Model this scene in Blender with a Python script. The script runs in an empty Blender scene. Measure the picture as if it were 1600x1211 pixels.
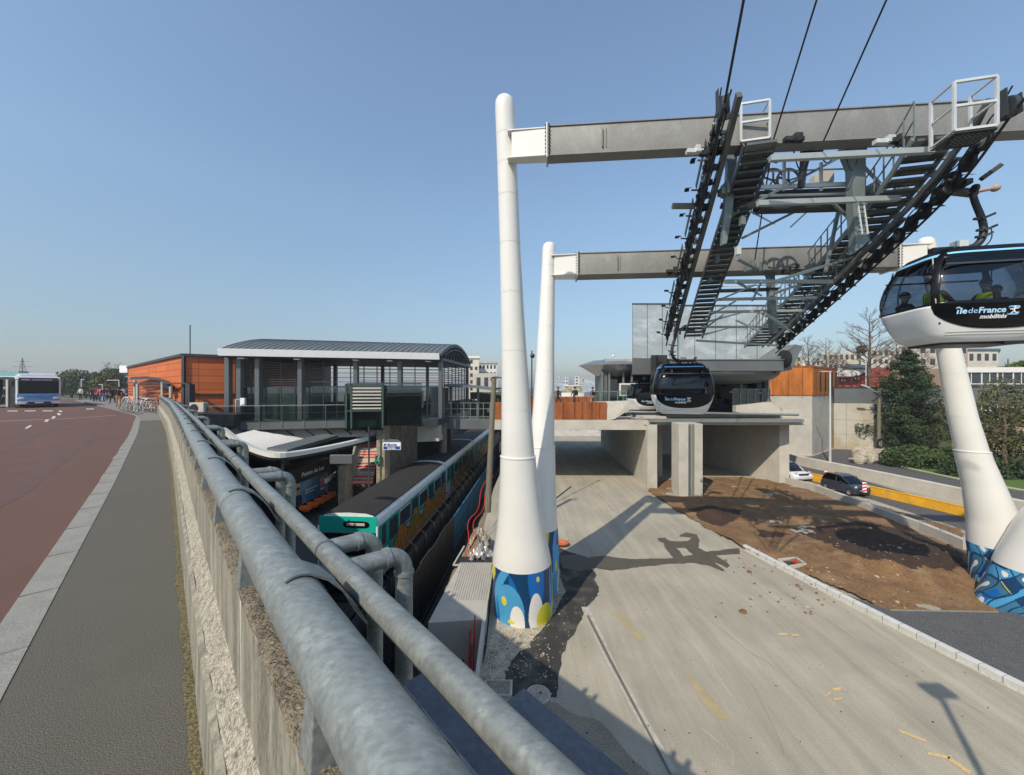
import bpy, bmesh, math, random
from mathutils import Vector as V, Matrix, noise
R = math.radians
sc = bpy.context.scene
COL = sc.collection
CZ = 6.3                       # height of the camera above the lower road
# ---------------------------------------------------------------- camera, sky, sun, exposure
cam = bpy.data.cameras.new('camera'); camo = bpy.data.objects.new('camera', cam); COL.objects.link(camo)
camo.location = (0, 0, CZ); camo.rotation_euler = (R(90), 0, 0)
cam.sensor_width = 36; cam.lens = 13.5; cam.clip_start = 0.05; cam.clip_end = 9000
sc.camera = camo
SUN_EL = R(43); SX, SY = -0.57, -0.82
world = bpy.data.worlds.new('World'); sc.world = world; world.use_nodes = True
wn = world.node_tree.nodes; wl = world.node_tree.links
bg = wn['Background']; sky = wn.new('ShaderNodeTexSky'); sky.sky_type = 'NISHITA'; sky.sun_disc = False
sky.sun_elevation = SUN_EL; sky.sun_rotation = math.atan2(SX, SY); sky.air_density = 1.25; sky.dust_density = 0.7; sky.ozone_density = 2.0
sky.altitude = 60
# the low sky is dimmer and bluer than the model's: spring haze
wt = wn.new('ShaderNodeTexCoord'); wx = wn.new('ShaderNodeSeparateXYZ'); wl.new(wt.outputs['Generated'], wx.inputs[0])
wr = wn.new('ShaderNodeValToRGB'); wl.new(wx.outputs[2], wr.inputs[0]); e = wr.color_ramp.elements
e[0].position = 0; e[0].color = (.52,.55,.66,1); e[1].position = .62; e[1].color = (1.24,1.23,1.20,1)
for ps, c in ((.08,(.60,.64,.73,1)),(.22,(.85,.87,.87,1)),(.40,(1.12,1.12,1.09,1))): q = e.new(ps); q.color = c
wm = wn.new('ShaderNodeMix'); wm.data_type = 'RGBA'; wm.blend_type = 'MULTIPLY'; wm.inputs[0].default_value = 1
wl.new(sky.outputs[0], wm.inputs[6]); wl.new(wr.outputs[0], wm.inputs[7]); wl.new(wm.outputs[2], bg.inputs[0]); bg.inputs[1].default_value = 0.15
sl = bpy.data.lights.new('sun', 'SUN'); sl.energy = 4.3; sl.angle = R(0.55); sl.color = (1, .90, .74)
so = bpy.data.objects.new('sun', sl); COL.objects.link(so); so.location = (-20, -30, 40)
ld = V((-SX * math.cos(SUN_EL), -SY * math.cos(SUN_EL), -math.sin(SUN_EL)))
so.rotation_euler = ld.to_track_quat('-Z', 'Y').to_euler()
sc.view_settings.view_transform = 'Standard'; sc.view_settings.look = 'None'
sc.view_settings.exposure = 0.06; sc.view_settings.gamma = 1; sc.view_settings.use_curve_mapping = False
sc.render.engine = 'CYCLES'
try:
    sc.cycles.max_bounces = 8; sc.cycles.transparent_max_bounces = 16
except Exception: pass

# ---------------------------------------------------------------- helpers
def P(x, y, Y): return V(((x - 800) / 600 * Y, Y, CZ - (y - 605.5) / 600 * Y))   # a point seen at (x,y) of the photo, Y metres ahead
def G(x, y, z=0.0):
    Y = 600 * (CZ - z) / (y - 605.5); return V(((x - 800) / 600 * Y, Y, z))
def rng(s): return random.Random(s)

class MB:
    def __init__(s): s.v = []; s.f = []; s.m = []
    def add(s, vs, fs, m=0):
        o = len(s.v); s.v += [tuple(p) for p in vs]
        for f in fs: s.f.append([i + o for i in f]); s.m.append(m)
        return s
    def hexa(s, c, m=0):
        return s.add(c, [(0,3,2,1),(4,5,6,7),(0,1,5,4),(1,2,6,5),(2,3,7,6),(3,0,4,7)], m)
    def box(s, x0, x1, y0, y1, z0, z1, fr=None, m=0):
        c = [(x0,y0,z0),(x1,y0,z0),(x1,y1,z0),(x0,y1,z0),(x0,y0,z1),(x1,y0,z1),(x1,y1,z1),(x0,y1,z1)]
        if fr: c = [fr.p(*q) for q in c]
        return s.hexa(c, m)
    def cbox(s, c, sx, sy, sz, fr=None, m=0):
        x, y, z = c; return s.box(x-sx/2, x+sx/2, y-sy/2, y+sy/2, z-sz/2, z+sz/2, fr, m)
    def bar(s, a, b, w, h=None, up=(0,0,1), m=0):
        a = V(a); b = V(b); h = w if h is None else h; d = (b-a).normalized(); up = V(up)
        if abs(d.dot(up)) > .98: up = V((0,1,0)) if abs(d.y) < .9 else V((1,0,0))
        sd = d.cross(up).normalized() * w/2; u = sd.cross(d).normalized() * h/2
        return s.hexa([a-sd-u, a+sd-u, b+sd-u, b-sd-u, a-sd+u, a+sd+u, b+sd+u, b-sd+u], m)
    def tube(s, pts, r, n=10, cap=True, m=0):
        pts = [V(p) for p in pts]; k = len(pts); rs = r if isinstance(r, (list, tuple)) else [r]*k
        t0 = (pts[1]-pts[0]).normalized(); u = V((0,0,1)) if abs(t0.z) < .9 else V((1,0,0))
        u = (u - t0*u.dot(t0)).normalized(); vs = []
        for i, p in enumerate(pts):
            a = pts[max(i-1,0)]; b = pts[min(i+1,k-1)]; t = (b-a).normalized()
            u = (u - t*u.dot(t)).normalized(); w = t.cross(u)
            for j in range(n):
                A = 2*math.pi*j/n; vs.append(p + (u*math.cos(A) + w*math.sin(A))*rs[i])
        fs = [(i*n+j, i*n+(j+1)%n, (i+1)*n+(j+1)%n, (i+1)*n+j) for i in range(k-1) for j in range(n)]
        if cap: fs += [tuple(range(n))[::-1], tuple((k-1)*n+j for j in range(n))]
        return s.add(vs, fs, m)
    def prism(s, pts, ext, m=0):
        pts = [V(p) for p in pts]; e = V(ext); n = len(pts)
        return s.add(pts + [p+e for p in pts], [tuple(range(n))[::-1], tuple(range(n,2*n))] + [(i,(i+1)%n,n+(i+1)%n,n+i) for i in range(n)], m)
    def slab(s, poly, z1, z0, m=0): return s.prism([(p[0],p[1],z0) for p in poly], (0,0,z1-z0), m)
    def sheet(s, poly, z, m=0): return s.add([(p[0],p[1],z) for p in poly], [tuple(range(len(poly)))], m)
    def loft(s, rings, cap=True, m=0, closed=True):
        n = len(rings[0]); o = [q for r in rings for q in r]; k = len(rings)
        fs = [(i*n+j, i*n+(j+1)%n, (i+1)*n+(j+1)%n, (i+1)*n+j) for i in range(k-1) for j in range(n if closed else n-1)]
        if cap: fs += [tuple(range(n))[::-1], tuple((k-1)*n+j for j in range(n))]
        return s.add(o, fs, m)
    def ball(s, c, r, n=10, sz=(1,1,1), m=0):
        c = V(c); rings = []
        for i in range(1, n):
            a = math.pi*i/n
            rings.append([c + V((math.sin(a)*math.cos(2*math.pi*j/n)*r*sz[0], math.sin(a)*math.sin(2*math.pi*j/n)*r*sz[1], -math.cos(a)*r*sz[2])) for j in range(n)])
        return s.loft(rings, True, m)
    def wheel(s, c, ax, r, w, n=18, m=0):
        c = V(c); ax = V(ax).normalized(); return s.tube([c-ax*w/2, c-ax*w*.46, c+ax*w*.46, c+ax*w/2], [r*.9, r, r, r*.9], n, True, m)
    def build(s, name, mats, parent=None, smooth=True, recalc=True, bevel=0):
        me = bpy.data.meshes.new(name); me.from_pydata(s.v, [], s.f)
        if not isinstance(mats, (list, tuple)): mats = [mats]
        for mm in mats: me.materials.append(mm)
        if len(mats) > 1: me.polygons.foreach_set('material_index', s.m)
        if recalc:
            bm = bmesh.new(); bm.from_mesh(me); bmesh.ops.recalc_face_normals(bm, faces=bm.faces)
            if bevel:
                es = [e for e in bm.edges if len(e.link_faces) == 2 and e.calc_face_angle(0) > .5]
                bmesh.ops.bevel(bm, geom=es, offset=bevel, segments=2, profile=.6, affect='EDGES', clamp_overlap=True)
            bm.to_mesh(me); bm.free()
        if smooth:
            me.polygons.foreach_set('use_smooth', [True]*len(me.polygons)); me.set_sharp_from_angle(angle=R(32))
        me.update(); o = bpy.data.objects.new(name, me); COL.objects.link(o)
        if parent: adopt(o, parent)
        return o
def mw(o):
    m = Matrix.LocRotScale(o.location, o.rotation_euler, o.scale)
    return mw(o.parent) @ o.matrix_parent_inverse @ m if o.parent else m
def adopt(o, parent): o.parent = parent; o.matrix_parent_inverse = mw(parent).inverted()
def tag(o, label=None, cat=None, group=None, kind=None):
    if label: o['label'] = label
    if cat: o['category'] = cat
    if group: o['group'] = group
    if kind: o['kind'] = kind
    return o
def thing(name, label, cat, loc=(0,0,0), rz=0, group=None):
    o = bpy.data.objects.new(name, None); COL.objects.link(o); o.location = loc; o.rotation_euler = (0,0,rz)
    o.empty_display_size = .2
    return tag(o, label, cat, group)
def local(o, t):        # parent a mesh built in the thing's own coordinates
    o.parent = t; o.matrix_parent_inverse = Matrix(); return o
def struct(mb, name, m, **k): return tag(mb.build(name, m, **k), kind='structure')
def copy_tree(o, parent=None):
    c = o.copy(); COL.objects.link(c)
    if parent: c.parent = parent
    for ch in [x for x in bpy.data.objects if x.parent == o]: copy_tree(ch, c)
    return c
class Fr:               # a building's own axes: u along its front, v into its depth
    def __init__(s, o, d):
        s.o = V((o[0], o[1], 0)); s.u = V((d[0], d[1], 0)).normalized(); s.v = V((-s.u.y, s.u.x, 0))
    def p(s, u, v, z): q = s.o + s.u*u + s.v*v; return V((q.x, q.y, z))
def lerp(tab, x):
    if x <= tab[0][0]: return tab[0][1]
    for (a, p), (b, q) in zip(tab, tab[1:]):
        if x <= b: return p + (q-p)*(x-a)/(b-a)
    return tab[-1][1]
def text_mesh(txt, size, off=0.0, ext=.002, shear=0):
    c = bpy.data.curves.new('t', 'FONT'); c.body = txt; c.size = size; c.offset = off; c.extrude = ext; c.shear = shear; c.resolution_u = 3
    o = bpy.data.objects.new('t', c); COL.objects.link(o); dg = bpy.context.evaluated_depsgraph_get(); dg.update()
    me = bpy.data.meshes.new_from_object(o.evaluated_get(dg)); bpy.data.objects.remove(o)
    vs = [v.co.copy() for v in me.vertices]; fs = [list(p.vertices) for p in me.polygons]; bpy.data.meshes.remove(me)
    return vs, fs, (max(v.x for v in vs) if vs else 0)

# ---------------------------------------------------------------- materials
def M(name, c, rough=.7, metal=0, var=.15, sc_=2.0, fine=.0, fsc=120, bump=0, bsc=60, c2=None, c2sc=1.5, c2lo=.5, c2hi=.6, c2amt=1, stretch=(1,1,1), spec=.4, coat=0, fine_hi=None):
    m = bpy.data.materials.new(name); m.use_nodes = True; nt = m.node_tree; N = nt.nodes; L = nt.links
    b = N['Principled BSDF']; b.inputs['Roughness'].default_value = rough; b.inputs['Metallic'].default_value = metal
    b.inputs['Specular IOR Level'].default_value = spec; b.inputs['Coat Weight'].default_value = coat
    tc = N.new('ShaderNodeTexCoord'); mp = N.new('ShaderNodeMapping'); mp.inputs['Scale'].default_value = stretch
    L.new(tc.outputs['Object'], mp.inputs[0])
    def nz(scale, det=4, rg=.55):
        n = N.new('ShaderNodeTexNoise'); n.inputs['Scale'].default_value = scale; n.inputs['Detail'].default_value = det; n.inputs['Roughness'].default_value = rg
        L.new(mp.outputs[0], n.inputs['Vector']); return n.outputs[0]
    def ramp(src, lo, hi, a, b_):
        r = N.new('ShaderNodeMapRange'); r.inputs[1].default_value = lo; r.inputs[2].default_value = hi; r.inputs[3].default_value = a; r.inputs[4].default_value = b_
        L.new(src, r.inputs[0]); return r.outputs[0]
    def mix(f, a, b_, mode='MIX'):
        x = N.new('ShaderNodeMix'); x.data_type = 'RGBA'; x.blend_type = mode
        if isinstance(f, (int, float)): x.inputs[0].default_value = f
        else: L.new(f, x.inputs[0])
        for i, q in ((6, a), (7, b_)):
            if isinstance(q, tuple): x.inputs[i].default_value = (*q, 1)
            else: L.new(q, x.inputs[i])
        return x.outputs[2]
    dk = tuple(q*(1-var) for q in c); lt = tuple(min(1, q*(1+var)) for q in c)
    col = mix(ramp(nz(sc_), .3, .7, 0, 1), dk, lt)
    if c2: col = mix(ramp(nz(c2sc, 6, .65), c2lo, c2hi, 0, c2amt), col, c2)
    if fine: 
        col = mix(ramp(nz(fsc, 2), .35, .65, 0, 1), mix(fine, col, (0,0,0)), mix(min(1,fine*1.6), col, fine_hi or tuple(min(1,q*2.2+.01) for q in c)))
    L.new(col, b.inputs['Base Color'])
    if bump:
        bp = N.new('ShaderNodeBump'); bp.inputs['Strength'].default_value = bump; bp.inputs['Distance'].default_value = .02
        L.new(nz(bsc, 5), bp.inputs['Height']); L.new(bp.outputs[0], b.inputs['Normal'])
    m['h'] = 1
    return m
m_galv = M('galvanised', (.205,.228,.222), .48, .35, .10, 13, fine=.10, fsc=70, bump=.10, bsc=50, c2=(.31,.335,.325), c2sc=20, c2lo=.54, c2hi=.60, c2amt=.6, stretch=(.55,1,.8))
m_galvd = M('galvanised_beam', (.115,.125,.145), .55, .15, .2, 9, fine=.08, fsc=40, bump=.1)
m_conc = M('concrete', (.44,.415,.36), .85, 0, .12, 1.2, fine=.06, fsc=50, bump=.15, c2=(.33,.31,.255), c2sc=.8, c2lo=.5, c2hi=.75, c2amt=.6)
m_concs = M('stained_concrete', (.24,.225,.18), .9, 0, .3, 4, fine=.15, fsc=80, bump=.3, c2=(.085,.08,.06), c2sc=4.5, c2lo=.42, c2hi=.6, c2amt=.8, stretch=(2.2,2.2,.4))
m_rough = M('rough_concrete', (.31,.285,.23), .95, 0, .3, 14, fine=.3, fsc=90, bump=1, bsc=55, c2=(.085,.072,.05), c2sc=22, c2lo=.46, c2hi=.6, c2amt=.8)
m_mossy = M('weathered_coping', (.19,.16,.11), .95, 0, .35, 18, fine=.3, fsc=120, bump=1, bsc=90, c2=(.06,.055,.045), c2sc=14, c2lo=.48, c2hi=.6)
m_walk = M('grey_asphalt', (.043,.042,.036), .9, 0, .16, 1.2, fine=.40, fsc=190, bump=.35, bsc=260, fine_hi=(.24,.225,.185), c2=(.058,.056,.046), c2sc=3, c2lo=.5, c2hi=.7)
m_red = M('red_asphalt', (.105,.055,.042), .9, 0, .12, .7, fine=.26, fsc=170, bump=.35, bsc=220, c2=(.085,.046,.036), c2sc=.45, c2lo=.48, c2hi=.7, c2amt=.8)
m_kerb = M('granite_kerb', (.215,.21,.19), .8, 0, .12, 6, fine=.12, fsc=90, bump=.2)
m_gutter = M('moss_gravel', (.125,.105,.052), .95, 0, .35, 18, fine=.35, fsc=60, bump=1, bsc=80)
m_black = M('fresh_asphalt', (.026,.026,.027), .85, 0, .3, 3, fine=.3, fsc=70, bump=.5, bsc=90, fine_hi=(.3,.3,.3), c2=(.10,.095,.085), c2sc=2.2, c2lo=.55, c2hi=.75, c2amt=.6)
m_dirt = M('bare_soil', (.16,.092,.043), .95, 0, .3, 1.6, fine=.16, fsc=20, bump=1, bsc=14, c2=(.25,.175,.10), c2sc=1.1, c2lo=.52, c2hi=.66, c2amt=.7)
m_dsoil = M('dark_soil', (.038,.021,.013), .95, 0, .35, 3, fine=.3, fsc=24, bump=1, bsc=16)
m_gravel = M('pale_rubble', (.36,.32,.25), .95, 0, .35, 7, fine=.3, fsc=30, bump=1, bsc=25, c2=(.17,.14,.105), c2sc=3, c2lo=.45, c2hi=.6)
m_white = M('white_paint', (.74,.73,.69), .28, 0, .02, .8, spec=.5, coat=.25, c2=(.67,.66,.61), c2sc=.9, c2lo=.5, c2hi=.8, c2amt=.6)
m_beam = M('grey_steel_beam', (.215,.215,.205), .6, .15, .12, 1.5, fine=.05, fsc=30, c2=(.27,.27,.25), c2sc=2, c2lo=.5, c2hi=.7, stretch=(1,1,.5), bump=.05)
m_steel = M('grey_green_steel', (.20,.235,.23), .5, .4, .15, 3, fine=.05)
m_mid = M('mid_grey_steel', (.10,.108,.108), .5, .3, .25, 4, fine=.08, fsc=30)
m_dk = M('dark_steel', (.04,.042,.043), .5, .4, .3, 4, fine=.08, fsc=30)
m_rub = M('black_rubber', (.014,.014,.015), .6, 0, .3, 8)
m_lt = M('bright_galvanised', (.62,.64,.63), .4, .3, .08, 4)
m_anth = M('anthracite_metal', (.055,.062,.072), .5, .3, .12, 2)
m_facade = M('grey_facade', (.14,.15,.155), .45, .3, .1, 1)
m_blk = M('gloss_black', (.004,.004,.005), .22, 0, .1, 3, spec=.3)
m_cabw = M('cabin_white', (.74,.75,.75), .25, 0, .03, 2, coat=.3)
m_stripe = M('light_blue', (.22,.55,.86), .4, 0, .03, 2)
m_txtb = M('logo_blue', (.42,.68,.93), .5, 0, .02, 2)
m_txtw = M('logo_white', (.85,.86,.88), .5, 0, .02, 2)
m_cort = M('weathering_steel', (.27,.082,.022), .75, 0, .35, 1.7, fine=.1, fsc=20, c2=(.12,.036,.013), c2sc=1.3, c2lo=.46, c2hi=.7, stretch=(1.3,1.3,.35))
m_corth = M('bright_weathering_steel', (.42,.135,.022), .7, 0, .3, 1.4, fine=.08, fsc=20, c2=(.15,.045,.013), c2sc=.9, c2lo=.5, c2hi=.7, c2amt=.7, stretch=(1.3,1.3,.3))
m_zinc = M('standing_seam_zinc', (.16,.18,.185), .5, .4, .1, 1)
m_louv = M('timber_louvre', (.15,.06,.035), .7, 0, .25, 3)
m_cream = M('cream_fascia', (.55,.54,.47), .7, 0, .08, 2)
m_green = M('train_green', (.006,.40,.31), .35, 0, .05, 3, coat=.2)
m_trw = M('train_white', (.72,.74,.72), .4, 0, .08, 3, c2=(.5,.5,.46), c2sc=4, c2lo=.55, c2hi=.7)
m_trroof = M('train_roof', (.022,.020,.018), .8, 0, .2, 3, fine=.15, fsc=30)
m_graf = M('orange_graffiti', (.72,.26,.04), .5, 0, .3, 6)
m_grafd = M('brown_graffiti_outline', (.12,.03,.012), .5, 0, .2, 6)
m_grafg = M('lime_graffiti', (.16,.33,.05), .5, 0, .2, 6)
m_orange = M('orange_plastic', (.90,.17,.02), .35, 0, .05, 5, coat=.2)
m_stone = M('rubble_stone', (.30,.255,.18), .9, 0, .3, 14, fine=.25, fsc=25, bump=1, bsc=30, c2=(.10,.08,.06), c2sc=12, c2lo=.5, c2hi=.56)
m_stoned = M('dark_rubble_stone', (.15,.12,.085), .95, 0, .35, 7, fine=.3, fsc=20, bump=1, bsc=20, c2=(.05,.042,.035), c2sc=3, c2lo=.4, c2hi=.6, stretch=(1,1,.5))
m_rtred = M('red_stair_riser', (.55,.035,.03), .7, 0, .15, 8, c2=(.6,.55,.48), c2sc=9, c2lo=.6, c2hi=.64)
m_cream2 = M('pale_stair_tread', (.50,.47,.40), .8, 0, .1, 8)
m_yel = M('yellow_barrier', (.62,.30,.015), .6, 0, .14, 2, fine=.08, c2=(.30,.22,.09), c2sc=2.4, c2lo=.58, c2hi=.66)
m_grass = M('grass', (.075,.125,.022), .95, 0, .35, 6, fine=.2, fsc=30, bump=1, bsc=30)
m_leafd = M('conifer_leaf', (.034,.058,.020), .8, 0, .45, 1.3)
m_leafm = M('laurel_leaf', (.055,.085,.024), .7, 0, .45, 1.6)
m_leafb = M('olive_leaf', (.10,.095,.03), .8, 0, .45, 2)
m_leafs = M('spring_leaf', (.15,.20,.05), .8, 0, .35, 2)
m_bark = M('bark', (.11,.085,.06), .95, 0, .3, 6, bump=.5)
m_twig = M('twig', (.13,.10,.07), .95, 0, .3, 3)
m_cload = M('pale_render', (.56,.52,.44), .85, 0, .06, .4, c2=(.46,.42,.35), c2sc=.3)
m_clw = M('white_render', (.66,.65,.62), .85, 0, .05, .4)
m_win = M('far_window', (.05,.06,.07), .25, .1, .4, .8)
m_redw = M('terracotta_render', (.36,.075,.045), .8, 0, .1, 1)
m_busb = M('bus_blue', (.13,.34,.62), .3, 0, .04, 2, coat=.4)
m_skin = M('skin', (.42,.25,.18), .6, 0, .1, 8)
m_hair = M('dark_hair', (.02,.015,.012), .8, 0, .3, 20)
m_clk = M('black_cloth', (.018,.018,.021), .9, 0, .3, 10)
m_navy = M('navy_cloth', (.025,.035,.07), .9, 0, .3, 10)
m_jean = M('jean', (.06,.09,.16), .9, 0, .3, 10)
m_pink = M('pink_cloth', (.65,.16,.22), .9, 0, .2, 10)
m_wcl = M('white_cloth', (.62,.60,.58), .9, 0, .2, 10)
m_khaki = M('khaki_cloth', (.36,.24,.10), .9, 0, .2, 10)
m_vest = M('fluorescent_vest', (.55,.85,.03), .8, 0, .08, 10)
m_cbody = M('slate_car_paint', (.04,.046,.065), .3, .2, .05, 3, coat=.6)
m_cwhite = M('white_car_paint', (.72,.74,.77), .25, 0, .02, 3, coat=.6)
m_chr = M('chrome', (.6,.6,.6), .2, .9, .05, 5)
m_lamp = M('headlamp_glass', (.55,.6,.65), .1, .2, .05, 5)
m_signw = M('sign_white', (.78,.8,.82), .5, 0, .02, 5)
m_signb = M('sign_blue', (.02,.05,.25), .5, 0, .05, 5)
m_signg = M('sign_green', (.01,.20,.09), .5, 0, .05, 5)
m_redp = M('red_paint', (.6,.03,.025), .6, 0, .1, 8)
m_wood = M('grey_wood_pole', (.16,.145,.105), .9, 0, .25, 5, stretch=(6,6,.4))
m_blue = M('blue_mesh_panel', (.035,.19,.34), .7, 0, .25, 4, stretch=(8,8,.6))
m_wet = M('wet_concrete', (.09,.08,.062), .55, 0, .12, 3)
m_ribs = M('pale_ribbed_concrete', (.38,.36,.315), .85, 0, .1, 3, fine=.08)
m_stainy = M('yellow_stain', (.36,.295,.175), .9, 0, .1, 3)
m_mural = [M('mural_navy', (.008,.05,.135), .4, 0, .05, 3), M('mural_blue', (.004,.135,.46), .4, 0, .05, 3), M('mural_sky', (.07,.33,.60), .4, 0, .05, 3),
           M('mural_white', (.78,.77,.72), .4, 0, .03, 3), M('mural_yellow', (.66,.62,.04), .4, 0, .05, 3), M('mural_teal', (.05,.17,.29), .4, 0, .05, 3)]

def glass(name, tint, fac, rough=.03):
    m = bpy.data.materials.new(name); m.use_nodes = True; nt = m.node_tree; N = nt.nodes; L = nt.links
    out = N['Material Output']; N.remove(N['Principled BSDF'])
    tr = N.new('ShaderNodeBsdfTransparent'); tr.inputs[0].default_value = (*tint, 1)
    gl = N.new('ShaderNodeBsdfGlossy'); gl.inputs['Roughness'].default_value = rough; gl.inputs[0].default_value = (.9,.95,1,1)
    lw = N.new('ShaderNodeLayerWeight'); lw.inputs[0].default_value = .25
    mr = N.new('ShaderNodeMapRange'); mr.inputs[3].default_value = fac; mr.inputs[4].default_value = .75
    L.new(lw.outputs['Fresnel'], mr.inputs[0])
    mx = N.new('ShaderNodeMixShader'); L.new(mr.outputs[0], mx.inputs[0]); L.new(tr.outputs[0], mx.inputs[1]); L.new(gl.outputs[0], mx.inputs[2]); L.new(mx.outputs[0], out.inputs[0])
    return m
g_cab = glass('tinted_glass', (.36,.40,.45), .03)
g_clear = glass('clear_glass', (.75,.82,.80), .05)
g_green = glass('green_glass', (.25,.40,.36), .08)
g_dark = glass('dark_glass', (.10,.12,.13), .05)

def slab_mat():     # the dusty lower road: tyre tracks along its length, stains, fine grit
    m = M('dusty_road_concrete', (.345,.315,.25), .9, 0, .10, .5, fine=.08, fsc=45, bump=.12, bsc=60, c2=(.27,.25,.20), c2sc=.45, c2lo=.45, c2hi=.65, c2amt=.7)
    nt = m.node_tree; N = nt.nodes; L = nt.links; b = N['Principled BSDF']; src = b.inputs['Base Color'].links[0].from_socket
    tc = N.new('ShaderNodeTexCoord'); mp = N.new('ShaderNodeMapping'); mp.inputs['Rotation'].default_value = (0, 0, R(-11)); mp.inputs['Scale'].default_value = (1.5, .12, 1)
    L.new(tc.outputs['Object'], mp.inputs[0])
    n = N.new('ShaderNodeTexNoise'); n.inputs['Scale'].default_value = 1.6; n.inputs['Detail'].default_value = 7; n.inputs['Roughness'].default_value = .7; L.new(mp.outputs[0], n.inputs['Vector'])
    r = N.new('ShaderNodeMapRange'); r.inputs[1].default_value = .36; r.inputs[2].default_value = .64; r.inputs[3].default_value = .80; r.inputs[4].default_value = 1.12; L.new(n.outputs[0], r.inputs[0])
    x = N.new('ShaderNodeMix'); x.data_type = 'RGBA'; x.blend_type = 'MULTIPLY'; x.inputs[0].default_value = .8
    L.new(src, x.inputs[6]); L.new(r.outputs[0], x.inputs[7]); L.new(x.outputs[2], b.inputs['Base Color'])
    return m
m_slab = slab_mat()
def joint_mat(name, c, c2, bw, bh, mort, ax):
    m = bpy.data.materials.new(name); m.use_nodes = True; nt = m.node_tree; N = nt.nodes; L = nt.links; b = N['Principled BSDF']; b.inputs['Roughness'].default_value = .65
    tc = N.new('ShaderNodeTexCoord'); sx = N.new('ShaderNodeSeparateXYZ'); L.new(tc.outputs['Object'], sx.inputs[0])
    dt = N.new('ShaderNodeVectorMath'); dt.operation = 'DOT_PRODUCT'; dt.inputs[1].default_value = (*ax, 0); L.new(tc.outputs['Object'], dt.inputs[0])
    cb = N.new('ShaderNodeCombineXYZ'); L.new(dt.outputs['Value'], cb.inputs[0]); L.new(sx.outputs[2], cb.inputs[1])
    br = N.new('ShaderNodeTexBrick'); br.offset = 0; br.inputs['Scale'].default_value = 1; br.inputs['Brick Width'].default_value = bw; br.inputs['Row Height'].default_value = bh
    br.inputs['Mortar Size'].default_value = mort; br.inputs['Color1'].default_value = (*c, 1); br.inputs['Color2'].default_value = (*[q*.85 for q in c], 1); br.inputs['Mortar'].default_value = (*c2, 1)
    br.inputs['Mortar Smooth'].default_value = .1
    L.new(cb.outputs[0], br.inputs['Vector']); 
    n = N.new('ShaderNodeTexNoise'); n.inputs['Scale'].default_value = 1.2; n.inputs['Detail'].default_value = 5; L.new(tc.outputs['Object'], n.inputs['Vector'])
    r = N.new('ShaderNodeMapRange'); r.inputs[3].default_value = .75; r.inputs[4].default_value = 1.2; L.new(n.outputs[0], r.inputs[0])
    x = N.new('ShaderNodeMix'); x.data_type = 'RGBA'; x.blend_type = 'MULTIPLY'; x.inputs[0].default_value = 1; L.new(br.outputs[0], x.inputs[6]); L.new(r.outputs[0], x.inputs[7]); L.new(x.outputs[2], b.inputs['Base Color'])
    return m
# ================================================================ the setting
UX, UY = -.681, .7323
OFFT = [(-40,0),(0,0),(5,.06),(10,.13),(20,.19),(30,.08),(38,-.05),(50,-.7),(70,-2.6),(100,-7)]
def BR(s, d, z): o = d + lerp(OFFT, s); return V((s*UX + o*UY, s*UY - o*UX, z))
def ssamp(a, b, near=.25):
    out = [a]; 
    while out[-1] < b: out.append(min(b, out[-1] + max(near, abs(out[-1])*.06)))
    return out
def sweep(mb, prof, ss, m=0, closed=True, jit=None):
    rings = []
    for s in ss:
        r = []
        for (d, z) in prof:
            q = BR(s, d, z)
            if jit: 
                k = noise.noise(q*jit[1])*jit[0]; q = q + V((UY*k, -UX*k, noise.noise(q*jit[1]+V((9,9,9)))*jit[0]))
            r.append(q)
        rings.append(r)
    return mb.loft(rings, closed, m, closed)
up = [BR(-40,.40,0), BR(-5,.40,0), BR(0,.40,0)] + [BR(s,.40,0) for s in (5,10,20,30,36)] + [V((-26,29.5,0)), V((-13.5,32,0)), V((-9.4,46,0)), V((-8,75,0)), V((24,75,0)), V((27.6,40.6,0)), V((60,38,0)), V((160,20,0)), V((4000,-200,0)), V((4500,5000,0)), V((0,6000,0)), V((-4500,5000,0)), V((-4000,-2000,0)), V((-200,-200,0))]
mb = MB(); mb.slab(up, 4.30, -2.2); struct(mb, 'ground', M('street_level_ground', (.14,.135,.12), .95, 0, .2, .05, c2=(.07,.085,.04), c2sc=.02, c2lo=.45, c2hi=.6), smooth=False)
mb = MB(); mb.box(-70, 160, -60, 90, -2.6, -2.1); struct(mb, 'trench_floor', M('ballast', (.055,.05,.043), .95, 0, .3, 6, fine=.3, fsc=30, bump=1), smooth=False)
slab = [(-.62,-50),(-.62,12.95),(-1.35,13.0),(-1.15,23.9),(.1,43),(.3,50),(24,50),(27.6,40.6),(60,38),(150,20),(150,-50)]
mb = MB(); mb.slab(slab, 0, -2.1); struct(mb, 'lower_road', m_slab, smooth=False)
mb = MB(); mb.add([(0.3,49.9,-.01),(24,49.9,-.01),(24,75.5,4.31),(0.3,75.5,4.31)], [(0,1,2,3)]); struct(mb, 'ramp', m_conc, smooth=False)
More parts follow.
